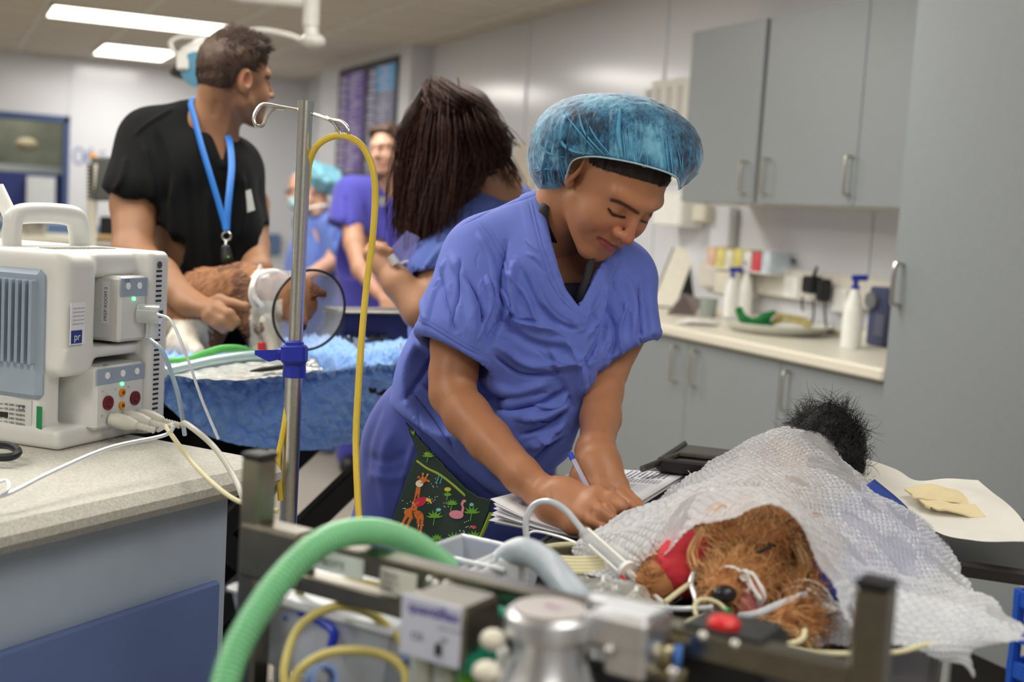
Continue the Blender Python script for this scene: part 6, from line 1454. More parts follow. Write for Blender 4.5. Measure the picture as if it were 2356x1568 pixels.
# ================= left worktop with cabinet =================
K = onz(160, 1035, .9); C1 = onz(662, 1057, .9); W1 = np.array([.8, .6, 0]); W2 = np.array([-.6, .8, 0]); WX_ = np.array([W1, W2, Z3])
lc = thing('cabinet', 'pale blue-grey cabinet under the speckled worktop at the lower left', 'cabinet', (C1-W1*.5+W2*.3)*[1, 1, 0])
m_cab = mat('cabinet_pale', (172, 186, 204), .45, noise=(20, .03)); m_cabb = mat('cabinet_blue', (98, 118, 168), .5, noise=(12, .05))
LZ = .895; cc = C1-W1*.75+W2*.33
MB().box([*(cc+W2*.02)[:2], .502], (1.40, .56, .70), WX_, .004).build('body', m_cab, lc, False)
MB().box([*(cc+W2*.05-W1*.2)[:2], .08], (.9, .36, .16), WX_, .004).build('plinth', m_black, lc, False)
MB().box([*(C1-W1*.76-W2*(-.052))[:2], .44], (1.34, .014, .56), WX_, .004).build('drawer_front', m_cabb, lc, False)
MB().box([*(C1-W1*.05+W2*.33)[:2], .50], (.012, .5, .68), WX_, .004).build('end_panel', m_cab, lc, False)
wt2 = MB().box([*cc[:2], LZ-.018], (1.5, .66, .04), WX_, .014).build('worktop', mat('speckled_worktop', (190, 188, 178), .38, noise=(260, .12), col2=(214, 212, 202)), None)
tag(wt2, 'grey speckled worktop at the left carrying the patient monitor', 'worktop')
# ================= patient monitor =================
LZ = .897
K = onz(160, 1035, LZ)
def mk(a, b, z): return np.array([*(K+E1*(a*.9-.004)+E2*b)[:2], LZ+z])
pmn = thing('patient_monitor', 'white patient monitor seen from behind with plug-in modules, fins and carry handle', 'monitor', mk(.12, .15, 0))
m_mon = mat('monitor_white', (216, 217, 213), .32, noise=(30, .01)); m_gry = mat('monitor_grey', (150, 164, 180), .4); m_mod = mat('module_white', (212, 213, 211), .4)
H_ = .305
C = Clay(.004)
C.box(mk(.222, .17, H_/2), (.027, .185, H_/2), AX, .012, 0)                       # display half
C.box(mk(.11, .18, .016), (.115, .175, .016), AX, .008, .004)                     # base
C.box(mk(.11, .18, H_-.022), (.110, .165, .022), AX, .016, .004)                  # top
C.box(mk(.105, .225, H_/2), (.105, .14, H_/2-.004), AX, .018, .004)               # core
C.box(mk(.035, .17, .205), (.040, .165, .095), AX, .020, .008)                     # back shoulder with sticker
C.box(mk(.105, .10, .145), (.10, .095, .009), AX, .004, .004)                     # shelf between the bays
C.box(mk(.012, .19, .07), (.022, .15, .065), AX, .014, .006)
v, q = C.mesh(1); bodym = raw('housing', v, q, m_mon, pmn)
# seam of the display half and slots
for zz_ in np.arange(.035, H_-.03, .0082):
    MB().box(mk(.2150, -.0158, zz_), (.014, .001, .0032), AX).build('vent_slot', m_black, bodym, False)
fn = MB().box(mk(-.012, .185, .175), (.020, .29, .20), AX, .008).build('fin_panel', m_gry, pmn)
for k in range(21): MB().box(mk(-.022, .050+k*.0128, .195), (.030, .0058, .13), AX, .0025).build('cooling_fin', m_gry, fn)
hd = spline([mk(.030, .14, H_-.01), mk(.030, .14, H_+.028), mk(.050, .14, H_+.050), mk(.175, .14, H_+.050), mk(.203, .14, H_+.028), mk(.208, .14, H_-.01)], 8)
MB().tube(hd, .0185, 16, flat=.8).build('carry_handle', m_mon, pmn)
for k in range(16): MB().box(mk(.03+k*.0105, .07, H_+.0005), (.004, .03, .0015), AX).build('top_slot', mat('slot_grey', (150, 150, 146), .6), bodym, False)
# modules
def module(a0, a1, z0, z1, lab, name_txt, hb):
    m_ = MB().box(mk((a0+a1)/2, .045, (z0+z1)/2), ((a1-a0)*.92, .11, z1-z0), AX, .005).build('module', m_mod, pmn)
    MB().box(mk((a0+a1)/2, -.0105, z1-hb/2-.002), ((a1-a0)*.91, .002, hb), AX, .0008).build('module_header', m_gry, m_)
    MB().box(mk(a0-.0006, .018, (z0+z1)/2+.01), (.001, .014, .068), AX).build('name_label', m_pap, m_, False)
    text(name_txt, mk(a0-.0013, .0145, (z0+z1)/2-.02), Z3, -E2*-1, .0088, m_dkink, m_)
    return m_
mu = module(.114, .188, .160, .265, 'upper', 'PREP ROOM 3', .030)
ml = module(.056, .188, .024, .124, 'lower', 'THEATRE 2', .026)
def dot(par, a, z, r, m, name, b=-.012, h=.002): return MB().cyl(mk(a, b+.002, z), mk(a, b-h+.001, z), r, 14).build(name, m, par)
m_btn = mat('button_white', (240, 240, 238), .3); m_led = mat('led_green', (110, 230, 150), .3, emis=((110, 255, 160), 2.0))
for a in (.132, .164): dot(mu, a, .250, .0055, m_btn, 'button')
dot(mu, .150, .229, .003, m_led, 'indicator_led')
for a in (.082, .124, .164): dot(ml, a, .110, .0055, m_btn, 'button')
dot(ml, .124, .093, .003, m_led, 'indicator_led')
m_red = mat('socket_red', (110, 26, 28), .4); m_org = mat('socket_orange', (226, 150, 40), .4)
for a in (.086, .161):
    s_ = dot(ml, a, .066, .0115, m_red, 'red_socket', h=.003)
    for i in range(6): MB().ell(mk(a+.006*math.cos(i), -.0145, .066+.006*math.sin(i)), (.0012,)*3, n=6).build('pin', m_black, s_)
for z_ in (.079, .058): s_ = dot(ml, .124, z_, .0065, m_org, 'orange_socket', h=.003); MB().cyl(mk(.124, -.012, z_), mk(.124, -.0155, z_), .003, 10).build('socket_hole', mat('brass_dark', (120, 70, 10), .4), s_)
for (a, z_) in ((.078, .084), (.112, .084), (.149, .084), (.078, .045), (.112, .045), (.149, .045)): text('T1', mk(a-.010, -.0117, z_), E1, Z3, .005, m_dkink, ml)
text('MPM', mk(.068, -.0123, .125), E1, Z3, .006, m_dkink, ml); text('CO2', mk(.122, -.0123, .257), E1, Z3, .006, m_dkink, mu)
# water trap on the upper module
wtp = thing('water_trap', 'clear water trap fitted to the upper module of the patient monitor', 'water trap', mk(.17, -.03, .17))
MB().cyl(mk(.165, -.012, .205), mk(.178, -.045, .205), .016, 20).cyl(mk(.178, -.03, .20), mk(.178, -.03, .165), .010, 16).build('cup', mat('trap_clear', (224, 228, 228), .1, trans=.5, alpha=.7), wtp)
MB().box(mk(.175, -.047, .206), (.012, .001, .012), AX).build('square_mark', m_dkink, wtp, False)
# stickers
stk = MB().box(mk(.016, .0035, .195)-E2*.004, (.032, .0012, .064), AX).build('sticker', m_pap, bodym, False)
st2 = MB().box(mk(.013, -.0015, .175)-E2*.0, (.024, .001, .020), AX).build('sticker_blue', mat('sticker_blue', (36, 60, 130), .5), bodym, False)
text('pr', mk(.006, -.0022, .170), E1, Z3, .016, mat('label_white', None), bodym)
for k in range(5): text('service due record', mk(.002, -.0022, .218-.006*k), E1, Z3, .0034, m_dkink, bodym)
lb = MB().box(mk(-.0136, .14, .045), (.001, .16, .055), AX).build('rating_label', mat('label_grey2', (206, 208, 204), .5), bodym, False)
for k in range(6): text('patient monitor 100-240V 50/60Hz', mk(-.0148, .150, .060-.007*k), -E2, Z3, .0055, m_dkink, bodym)
MB().box(mk(-.0145, .12, .045), (.001, .03, .008), AX).build('bar_code', m_black, bodym, False); text('CE', mk(-.0148, .085, .056), -E2, Z3, .011, m_dkink, bodym)
MB().box(mk(-.0138, .045, .045), (.001, .010, .040), AX).build('green_sticker', mat('sticker_green', (20, 130, 80), .5), bodym, False)
MB().cyl(mk(.215, -.0158, H_-.022), mk(.215, -.0168, H_-.022), .006, 14).build('screw_hole', m_darkst, bodym)
# plugs and leads
m_plug = mat('plug_grey', (196, 194, 184), .5)
for i, (a, z_, lb_) in enumerate(((.092, .040, 'largest grey lead plug at the bottom left of the lower module'), (.130, .040, 'middle grey lead plug at the bottom of the lower module'), (.168, .038, 'right-hand grey lead plug at the bottom of the lower module'))):
    a0 = mk(a, -.012, z_); a1 = mk(a+.02, -.075, z_-.012); d_ = unit(a1-a0)
    pg = thing('lead_plug', lb_, 'plug', a0, 'grey lead plugs'); MB().tube([a0, a0+d_*.012, a0+d_*.03, a0+d_*.045], [.010, .0125, .0115, .007], 16).build('grip', m_plug, pg)
    MB().tube(a0+d_[None]*np.linspace(.045, .075, 14)[:, None], np.tile([.006, .0045], 7), 10).build('strain_relief', m_plug, pg)
e1 = mk(.112, -.085, .028)
cable('monitor_lead', [mk(.118, -.087, .026), P(395, 975, 1.80), P(380, 1000, 1.80), P(250, 1030, 1.72), P(120, 1085, 1.62), P(20, 1135, 1.55), P(-40, 1150, 1.52)], .0028, m_clrw, 'pale grey lead running left across the speckled worktop')
cable('monitor_lead', [mk(.155, -.087, .026), P(385, 985, 1.82), P(440, 1060, 1.78), P(500, 1120, 1.70), P(555, 1155, 1.62), P(640, 1175, 1.56)], .0034, mat('cream_cable', None), 'yellowish lead crossing the worktop corner to the frame post')
cable('monitor_lead', [mk(.19, -.087, .026), P(430, 975, 1.84), P(490, 1025, 1.80), P(535, 1090, 1.76), P(560, 1150, 1.70), P(575, 1230, 1.66)], .0042, m_plug, 'thick grey lead hanging over the end of the worktop')
cable('sample_line', PS([(362, 722, 1.93), (395, 740, 1.92), (430, 820, 1.9), (465, 920, 1.9), (503, 1010, 1.9)]), .0022, m_clrw, 'thin clear sample line from the water trap falling to the worktop')
cable('sample_line', PS([(345, 780, 1.95), (375, 810, 1.94), (405, 890, 1.93), (418, 950, 1.93), (425, 1000, 1.95)]), .0035, mat('line_grey', (150, 170, 190), .3, trans=.2), 'thicker blue-grey line curving down in front of the fleece')
cable('power_cord', PS([(-20, 1022, 1.85), (20, 1025, 1.84), (42, 1038, 1.82), (25, 1050, 1.80), (-20, 1052, 1.80)]), .006, m_black, 'black power cord loop on the worktop at the left edge')
cable('lead_loop', PS([(-20, 1115, 1.56), (15, 1105, 1.57), (18, 1125, 1.55), (-10, 1145, 1.53)]), .002, m_clrw, 'small pale lead loop on the worktop at the left edge')
hk = MB().cyl(P(-8, 430, 2.1), P(28, 505, 2.1), .012, 14).build('support_arm', m_white, None); tag(hk, 'white angled support arm rising beside the patient monitor at the left edge', 'arm')
hk.location = hk.location
# ================= drip stand =================
px, py_ = P(703, 250, 1.95)[:2]
iv = thing('drip_stand', 'stainless steel drip stand with double hook and blue clamp, before the dog with cone', 'drip stand', (px, py_, 0))
zt = P(703, 250, 1.95)[2]; zc = CH-(790-461)/2900*1.985; zc0 = CH-(860-461)/2900*1.99
MB().cyl((px, py_, zc-.01), (px, py_, zt), .0112, 24).build('inner_pole', m_steel, iv)
MB().cyl((px, py_, .10), (px, py_, zc0+.004), .0140, 24).build('outer_pole', m_steel, iv)
MB().cyl((px, py_, zt-.005), (px, py_, zt+.012), .0125, 24).build('hook_collar', m_steel, iv)
hkm = MB()
hkm.tube(spline(PS([(690, 254, 1.95), (650, 247, 1.95), (607, 240, 1.95), (590, 255, 1.95), (584, 275, 1.95), (592, 290, 1.95), (606, 286, 1.95), (615, 265, 1.95), (630, 250, 1.95), (655, 250, 1.95)]), 8), .0030, 10)
hkm.tube(spline(PS([(715, 260, 1.95), (760, 275, 1.94), (785, 280, 1.935), (800, 295, 1.93), (800, 312, 1.93), (790, 318, 1.93), (780, 300, 1.93), (768, 282, 1.935), (750, 270, 1.945)]), 8), .0030, 10)
hkm.build('hook', m_steel, iv)
m_clamp = mat('clamp_blue', (40, 52, 168), .35)
cl = MB().cyl((px, py_, zc0-.004), (px, py_, zc0+.022), .0185, 24, .0175).build('clamp', m_clamp, iv)
pc0 = np.array([px, py_, (zc+zc0)/2+.008]); CAX = np.array([camdir(1, 0, 0), camdir(0, 0, 1), camdir(0, 1, 0)])
MB().box(pc0-CF*.006, (.038, .036, .030), CAX, .004).box(pc0-CF*.006+CU*.014, (.026, .030, .014), CAX, .003).build('clamp_block', m_clamp, iv)
MB().cyl(pc0-CR*.018, pc0-CR*.026, .010, 16).prism([pc0-CR*.024+CU*.007-CF*.008, pc0-CR*.024-CU*.008-CF*.008, pc0-CR*.040-CU*.012-CF*.008, pc0-CR*.062-CU*.001-CF*.008, pc0-CR*.062+CU*.006-CF*.008], CF*.014).build('lever', m_clamp, iv)
for k in range(5):
    a = 2*math.pi*k/5+.4; d_ = np.array([math.cos(a), math.sin(a), 0]); e = np.array([px, py_, 0])+d_*.20
    lg = MB().tube([(px, py_, .12), e+[0, 0, .07]], .012, 10).build('leg', m_steel, iv); MB().ell(e+[0, 0, .025], (.025, .025, .025)).build('castor', m_black, lg)
MB().cyl((px, py_, .09), (px, py_, .14), .03, 20).build('hub', m_steel, iv)
yt = cable('yellow_tube', PS([(708, 420, 1.97), (712, 375, 1.96), (730, 335, 1.94), (765, 314, 1.935), (800, 315, 1.93), (832, 335, 1.93), (855, 380, 1.93), (863, 440, 1.93), (858, 540, 1.93), (843, 660, 1.93), (832, 780, 1.92), (824, 900, 1.91), (819, 1010, 1.90), (822, 1120, 1.88), (828, 1230, 1.86), (836, 1330, 1.85), (840, 1450, 1.85)]), .0052, mat('tube_yellow', (226, 196, 72), .35), 'yellow tube hooked over the drip stand and hanging down in a long loop', n=14)
cable('yellow_tube', PS([(664, 900, 2.0), (655, 970, 1.99), (648, 1010, 1.99), (640, 1060, 1.99), (645, 1150, 2.0)]), .0045, mat('tube_yellow', None), 'short stretch of yellow tube showing left of the drip stand above the worktop')

# ================= treatment table with blue fleece =================
FZ = .95
m_fleece = mat('fleece_blue', (142, 188, 255), .95, noise=(60, .10), bump=(420, .6, .003), sheen=.5)
tt = thing('treatment_table', 'black folding treatment table under the blue fleece', 'table', onz(640, 850, 0)*[0, 0, 0]+np.array([.75, 2.75, 0]))
f0, f1 = onz(395, 872, FZ-.02), onz(930, 862, FZ-.02); dF = unit(f1-f0); nF = np.array([-dF[1], dF[0], 0]); TX = np.array([dF, nF, Z3])
cT = (f0+f1)/2+nF*.27-dF*.02; cT[2] = 0
MB().box(cT+Z3*(FZ-.062), (.56, .44, .05), TX, .012).build('tabletop', m_black, tt)
for s_ in (-1, 1):
    for k in (-1, 1): MB().box(cT+Z3*.48+nF*.16*s_, (.90, .035, .055), np.array([unit(dF*.75+Z3*.66*k), nF, unit(Z3*.75-dF*.66*k)]), .004).build('scissor_arm', m_black, tt)
MB().box(cT+Z3*.06, (.80, .36, .06), TX, .008).build('base', m_darkst, tt)
for a in (-1, 1):
    for b in (-1, 1): MB().ell(cT+dF*.36*a+nF*.16*b+Z3*.02, (.025, .025, .02)).build('castor', m_black, tt)
rows = []
def fp_(x, y, z): return onz(x, y, z)
xs = (372, 470, 600, 720, 840, 960)
yf = (868, 868, 870, 862, 848, 840); ylow = (925, 1000, 1030, 1035, 1010, 960)
far = [fp_(x, y_, FZ) for x, y_ in zip(xs, (812, 806, 800, 778, 770, 775))]; mid = [fp_(x, 832 if x < 650 else 815, FZ+.004) for x in xs]; nearr = [fp_(x, y-8, FZ) for x, y in zip(xs, yf)]
edge = [fp_(x, y+10, FZ-.02) for x, y in zip(xs, yf)]; low = []
for x, y, yy in zip(xs, ylow, yf): e = fp_(x, yy+10, FZ-.02); d_ = proj(e[None])[2][0]; low.append(P(x, y, d_+.0))
mid2 = [(np.array(a)+np.array(b))/2+[0, -.004, 0] for a, b in zip(edge, low)]
G = sheet_mesh([far, mid, nearr, edge, mid2, low], 330, 520); V = G.reshape(-1, 3); Q = grid_faces(*G.shape[:2])
for _ in range(6): V = relax(V, Q, .5)
N = normals(V, Q); N = -N if N[:, 2].mean() < 0 else N
V = V+N*((.75-blobs(V*46+vnoise(V*30)[:, None]*.3))*.030+(.7-blobs(V*115))*.006+vnoise(V*9, 3)*.006-.006)[:, None]
o = raw('fleece_blanket', V, Q, m_fleece, None); tag(o, 'fluffy light blue fleece blanket covering the treatment table behind the drip stand', 'blanket')
def fz(x, y, dz=.008): return onz(x, y, FZ+dz)
# foil / film sheet
G = sheet_mesh([[fz(385, 838, .012), fz(500, 822, .014), fz(640, 815, .014), fz(720, 822, .012)], [fz(385, 852, .014), fz(500, 842, .02), fz(620, 838, .02), fz(730, 836, .014)], [fz(390, 862, .016), fz(500, 875, .016), fz(600, 872, .018), fz(745, 850, .014)]], 60, 120)
V = G.reshape(-1, 3); V = V+(vnoise(V*40, 5)*.004+vnoise(V*100, 6)*.0015)[:, None]*Z3
o = raw('plastic_bag', V, grid_faces(*G.shape[:2]), mat('film_silver', (206, 208, 202), .12, noise=(40, .1), alpha=.9, spec=1.), None); tag(o, 'shiny crinkled clear plastic bag lying flat on the blue fleece', 'bag')
o = MB().tube([fz(577, 853, .03), fz(600, 850, .03), fz(668, 842, .03)], [.0016, .0048, .0048], 10).build('marker_pen', m_black, None); tag(o, 'black marker pen on the plastic bag left of the drip stand', 'pen')
cable('green_strap', [fz(380, 832, .012), fz(430, 828, .02), fz(475, 812, .035), fz(510, 802, .045), fz(550, 802, .04), fz(584, 812, .02)], .008, mat('strap_green', (84, 176, 84), .4), 'bright green tube curving over the fleece in front of the dog', n=10)
cable('pale_tube', [fz(375, 856, .02), fz(430, 843, .025), fz(500, 828, .03), fz(590, 818, .03), fz(650, 822, .02)], .011, mat('tube_teal', (168, 200, 200), .3, trans=.3), 'pale teal translucent tube lying on the fleece below the green tube', n=12)
o = MB().box(fz(602, 800, .03)+Z3*.0, (.016, .008, .026), CAX, .002).build('red_clip', mat('red_plastic', None), None); tag(o, 'small red clip at the foreleg of the brown and white dog', 'clip')
b = MB()
for pts in ([(790, 775), (810, 762), (850, 752), (885, 760), (890, 775), (860, 782), (820, 785), (790, 775)], [(800, 780), (840, 768), (875, 772), (880, 782)], [(815, 772), (830, 760), (870, 764), (850, 780)]): b.tube(spline([fz(x, y, .012) for x, y in pts], 6), .005, 8)
o = b.build('ear_pieces', m_black, None)
sth = thing('stethoscope', 'black stethoscope lying coiled on the far end of the blue fleece', 'stethoscope', fz(840, 775)); o.parent = sth; o.location = np.array(o.location)-np.array(sth.location); o.name = 'tubing'
MB().cyl(fz(826, 790, .005), fz(826, 790, .02), .014, 16).build('chest_piece', m_steel, sth); MB().tube([fz(857, 762, .012), fz(850, 745, .03), fz(838, 748, .03)], .003, 8).build('ear_tube', m_steel, sth)
o = MB().box(fz(925, 803, .006), (.05, .006, .006), TX).box(fz(922, 797, .012), (.006, .006, .02), TX).build('needle_cap', m_offw, None); tag(o, 'tiny white needle set lying on the fleece near the woman\'s sleeve', 'needle')
bx = MB().box(onz(905, 752, .985)+nF*.05, (.30, .12, .07), TX, .006).build('equipment_case', mat('case_navy', (34, 34, 74), .45), None); tag(bx, 'dark navy case on the far end of the table near the violet scrubs', 'case')
MB().box(onz(905, 752, .985)+nF*.05+Z3*.037, (.31, .13, .010), TX, .003).build('lid', m_darkst, bx)

# ================= brown and white dog with cone =================
bd = thing('dog', 'brown and white short-haired dog standing on the blue fleece inside a plastic cone', 'dog', onz(520, 800, FZ))
C = Clay(.0045)
C.chain([P(435, 730, 2.86), P(480, 690, 2.86), P(560, 675, 2.84), P(620, 680, 2.80)], [.062, .066, .062, .050], .03)
C.cap(P(620, 672, 2.80), P(668, 680, 2.72), .046, .040, .03)                    # neck
C.ell(P(685, 690, 2.67), (.042, .046, .046), camrot(np.eye(3)), .02); C.cap(P(683, 700, 2.65), P(690, 745, 2.60), .030, .014, .02)
C.cap(P(700, 655, 2.66), P(745, 676, 2.64), .017, .010, .01, flat=.6, fax=CF)    # ear
C.cap(P(640, 650, 2.70), P(628, 680, 2.70), .016, .012, .01)
C.ell(P(600, 735, 2.80), (.038, .055, .045), camrot(np.eye(3)), .03)             # chest
for x_, d_ in ((588, 2.78), (622, 2.74)): C.chain([P(x_, 745, d_), P(x_+6, 790, d_-.01), P(x_+8, 812, d_-.02)], [.026, .015, .017], .01)
C.chain([P(445, 760, 2.80), P(420, 790, 2.76), P(455, 812, 2.72)], [.045, .03, .018], .02); C.chain([P(480, 765, 2.84), P(470, 805, 2.8)], [.04, .02], .02)
C.cap(P(410, 740, 2.9), P(395, 790, 2.92), .018, .010, .01)
v, q = C.mesh(1); s = Sculpt(v, q, (142, 98, 66))
x, y, d = s.x, s.y, s.d; wht = np.array(lin((214, 206, 192))); m_ = ((y > 735) & (x < 490)) | ((x > 575) & (x < 650) & (y > 690)) | ((np.hypot(x-600, y-640) < 22) & (y < 640)); s.T[m_] = wht
m_ = (x > 480) & (x < 575) & (y > 715); s.T[m_] = np.array(lin((128, 84, 56)))
m_ = (x > 670) & (x < 692) & (y > 660) & (y < 735); s.T[m_] = np.array(lin((190, 160, 130))); m_ = (x > 715) & (y < 690); s.T[m_] = np.array(lin((84, 50, 30)))
m_ = (x > 500) & (x < 600) & (y < 705) & (vnoise(s.V*30, 4) > -.1) & (np.hypot(x-600, y-640) > 22); s.T[m_] = np.array(lin((92, 62, 46)))
m_ = np.hypot(x-595, y-755) < 14; s.T[m_] = np.array(lin((130, 90, 80)))
s.noise(60, .002); bo = s.build('body', attr_mat('dog_coat', .8), bd, True)
rt, nn = sample(s.V, s.Q, 6000, None, 3)
xx, yy, _ = proj(rt); wm = ((yy > 735) & (xx < 490)) | ((xx > 575) & (xx < 650) & (yy > 690))
strands('coat', rt[~wm], nn[~wm]*.5+CR*-.7-CU*.3, .010, mat('coat_brown', (150, 104, 70), .7, noise=(20, .3)), bo, seg=3, r=.0006, curl=.2)
strands('coat', rt[wm], nn[wm]*.5-CU*.7, .010, mat('coat_white', (222, 214, 200), .7), bo, seg=3, r=.0006, curl=.2)
MB().ell(P(694, 752, 2.585), (.011, .009, .009)).build('nose', mat('dog_nose', None), bd); MB().ell(P(672, 705, 2.625), (.005, .005, .005)).build('eye', m_black, bd)
cn = thing('cone_collar', 'translucent plastic cone with black rim round the head of the brown and white dog', 'cone', P(690, 800, 2.6))
ax = camdir(.62, -.22, .75); c1 = P(712, 713, 2.57); c0 = P(624, 672, 2.76)
sd, u, _ = frame(c1-c0); V = []; n = 64
for i in range(13):
    t_ = i/12; c = c0*(1-t_)+c1*t_; axd = unit((c1-c0)*(1-t_)*.4+ax*t_+(c1-c0)*.6); s2, u2, _ = frame(unit((c1-c0)*(1-t_)+ax*t_*.5)); r = .047+(.083-.047)*t_
    for k in range(n): a = 2*math.pi*k/n; V.append(c+r*(math.cos(a)*s2+math.sin(a)*u2))
Q = np.array([(i*n+k, i*n+(k+1) % n, (i+1)*n+(k+1) % n, (i+1)*n+k) for i in range(12) for k in range(n)])
m_cone = mat('cone_plastic', (214, 222, 232), .2, alpha=.34, spec=.8); co = raw('cone_shell', V, Q, m_cone, cn)
MB().tube(V[-n:], .0028, 8, close=True).build('rim', m_black, cn); MB().tube(V[:n], .005, 8, close=True).build('neck_edge', m_white, cn)
MB().tube(spline(PS([(596, 622, 2.76), (582, 650, 2.70), (585, 680, 2.70), (604, 705, 2.70)]), 6), .005, 8, flat=.5).tube(PS([(596, 622, 2.76), (600, 608, 2.76)]), .004, 8).build('tie', m_tape, cn)

# ================= surgical lamp on its ceiling arm =================
sl = thing('surgical_lamp', 'surgical lamp with round head on a curved white ceiling arm behind the man in black', 'lamp', P(720, 0, 4.4))
m_arm = mat('arm_white', (214, 212, 206), .35)
q0 = P(715, 60, 4.4)
MB().cyl((q0[0], q0[1], q0[2]), (q0[0], q0[1], CEIL-.002), .022, 16).cyl((q0[0], q0[1], q0[2]), (q0[0], q0[1], q0[2]+.10), .030, 16).cyl((q0[0], q0[1], CEIL-.05), (q0[0], q0[1], CEIL-.002), .08, 20).build('ceiling_post', m_arm, sl)
MB().tube(PS([(400, -45, 4.4), (560, -8, 4.4), (710, 6, 4.4)]), .022, 12).build('horizontal_arm', m_arm, sl)
MB().ell(P(720, 95, 4.4), (.045, .045, .026)).cyl(P(715, 50, 4.4), P(718, 95, 4.4), .026, 14).build('joint', m_arm, sl)
MB().tube(spline(PS([(705, 96, 4.4), (660, 80, 4.38), (600, 70, 4.36), (540, 80, 4.34), (500, 110, 4.32)]), 8), .010, 12).build('curved_arm', m_arm, sl)
MB().tube(spline(PS([(505, 112, 4.3), (470, 90, 4.28), (420, 84, 4.26), (393, 96, 4.24), (398, 116, 4.22), (420, 132, 4.22)]), 8), .007, 10).build('yoke', m_arm, sl)
la = camdir(-.35, .9, .25); lc_ = P(468, 140, 4.25)
MB().lathe(lc_, la, [(0, -.035), (.09, -.032), (.115, -.012), (.12, 0), (.115, .012), (.08, .03), (0, .045)], 36).build('lamp_head', m_black, sl)
MB().lathe(lc_+la*.010, la, [(.085, .016), (.078, .035), (.05, .055), (0, .062)], 32).build('lamp_top', m_white, sl)
MB().box(P(420, 140, 4.12), (.04, .02, .06), CAX, .006).build('bracket', m_arm, sl)
MB().lathe(P(455, 160, 4.13), camdir(.1, -.35, .95), [(0, .004), (.055, 0), (.058, -.004)], 28).build('blue_lens', mat('lens_blue', (96, 150, 180), .15), sl)

# ================= screen, wall things =================
tv = thing('wall_screen', 'large wall-mounted display board with rows of text on purple and blue', 'screen', (XW-.1, 9.75, 1.47))
tvx = 3.03
ya, yb_ = yx(912, 250, tvx), yx(776, 250, tvx)
MB().aabb(tvx, ya, 1.50, tvx+.06, yb_, 2.40, .008).build('casing', m_black, tv)
ymid = (ya+yb_)*.5-.02
def semi(name, col, e): return mat(name, col, .4, emis=(col, e))
m_s1, m_s2, m_s3, m_s4, m_s5 = semi('screen_purple', (88, 60, 140), .35), semi('screen_grey', (104, 104, 128), .35), semi('screen_cyan', (70, 140, 180), .4), semi('screen_dark', (44, 40, 56), .3), semi('screen_pale', (170, 165, 180), .5)
for (y0_, y1_, ms) in ((ymid+.03, yb_-.04, (m_s1, m_s4)), (ya+.04, ymid-.03, (m_s2, m_s4))):
    pn = MB().aabb(tvx-.004, y0_, 1.54, tvx-.001, y1_, 2.36).build('display', m_s4, tv, False)
    rg = random.Random(int(y0_*100)); b1 = MB(); b2_ = MB(); b3_ = MB()
    w_ = y1_-y0_
    for k in range(38):
        z_ = 2.34-k*.021
        (b3_ if (k < 9 and ms[0] is m_s2) else b1).aabb(tvx-.006, y0_+w_*.02, z_-.014, tvx-.0042, y1_-w_*.32, z_)
        b2_.aabb(tvx-.0075, y0_+w_*rg.uniform(.1, .4), z_-.010, tvx-.0062, y1_-w_*rg.uniform(.36, .6), z_-.004)
        (b2_ if k % 3 else b1).aabb(tvx-.006, y1_-w_*.28, z_-.012, tvx-.0042, y1_-w_*rg.uniform(.04, .12), z_-.002)
    b1.build('table_rows', ms[0], pn, False); b2_.build('text_rows', m_s5, pn, False)
    if b3_.V: b3_.build('header_rows', m_s3, pn, False)
MB().aabb(tvx+.06, (ya+yb_)/2-.2, 1.8, XW-.16, (ya+yb_)/2+.2, 2.1).build('bracket', m_black, tv)
wl = thing('wall_lettering', 'large pale blue-grey number and letter on the back wall right of the window', 'lettering', ony(165, 378, YB-.004))
for k, ch_ in enumerate('06S'): text(ch_, ony(165+[0, 26, 62][k], 378-[0, 0, 6][k], YB-.004), (1, 0, 0), Z3, [.23, .23, .15][k], mat('wall_lettering', (140, 152, 190), .6), wl, 'character')
o = MB().lathe(ony(214, 358, YB-.02), (0, 1, 0), [(0, 0), (.035, 0), (.035, .018), (0, .018)], 5).build('star_sticker', mat('sticker_orange', (232, 160, 60), .6), None); tag(o, 'small orange star on the wall lettering', 'sticker')
# monitor arm and desk behind the man
ms = thing('computer_screen', 'dark grey computer screen on a cream pole with a coiled cable beside it', 'screen', (*P(230, 560, 5.5)[:2], 0))
MB().box(P(242, 412, 5.5), (.12, .03, .19), CAX, .008).build('display', mat('screen_grey_dark', (92, 94, 92), .3), ms); 
qq = P(213, 430, 5.5); MB().cyl((qq[0], qq[1], .02), (qq[0], qq[1], qq[2]+.1), .022, 14).cyl((qq[0], qq[1], .0), (qq[0], qq[1], .03), .16, 20).build('pole', m_offw, ms)
hx_ = np.array([P(208, 375+i*1.0, 5.46)+.014*(math.cos(i*.75)*CR+math.sin(i*.75)*CF) for i in range(85)])
cc_ = MB().tube(hx_, .0035, 6).build('coiled_cable', m_black, ms)
dk = thing('desk', 'cream desk top against the back of the room beside the window', 'desk', (*P(215, 560, 7)[:2], 0)); dz = P(215, 545, 7)[2]; dc = P(150, 545, 7)
MB().box([dc[0], dc[1], dz-.02], (1.3, .5, .04), bev=.008).build('top', m_offw, dk)
for a, b in ((-1, -1), (1, -1), (-1, 1), (1, 1)): MB().box([dc[0]+a*.6, dc[1]+b*.2, dz/2-.02], (.04, .04, dz-.04)).build('leg', m_steel, dk)
o = MB().box(P(252, 518, 6.9)-Z3*.02, (.10, .06, .12), bev=.01).build('telephone', m_black, None); o.location.z = dz; tag(o, 'small black telephone on the cream desk', 'telephone')
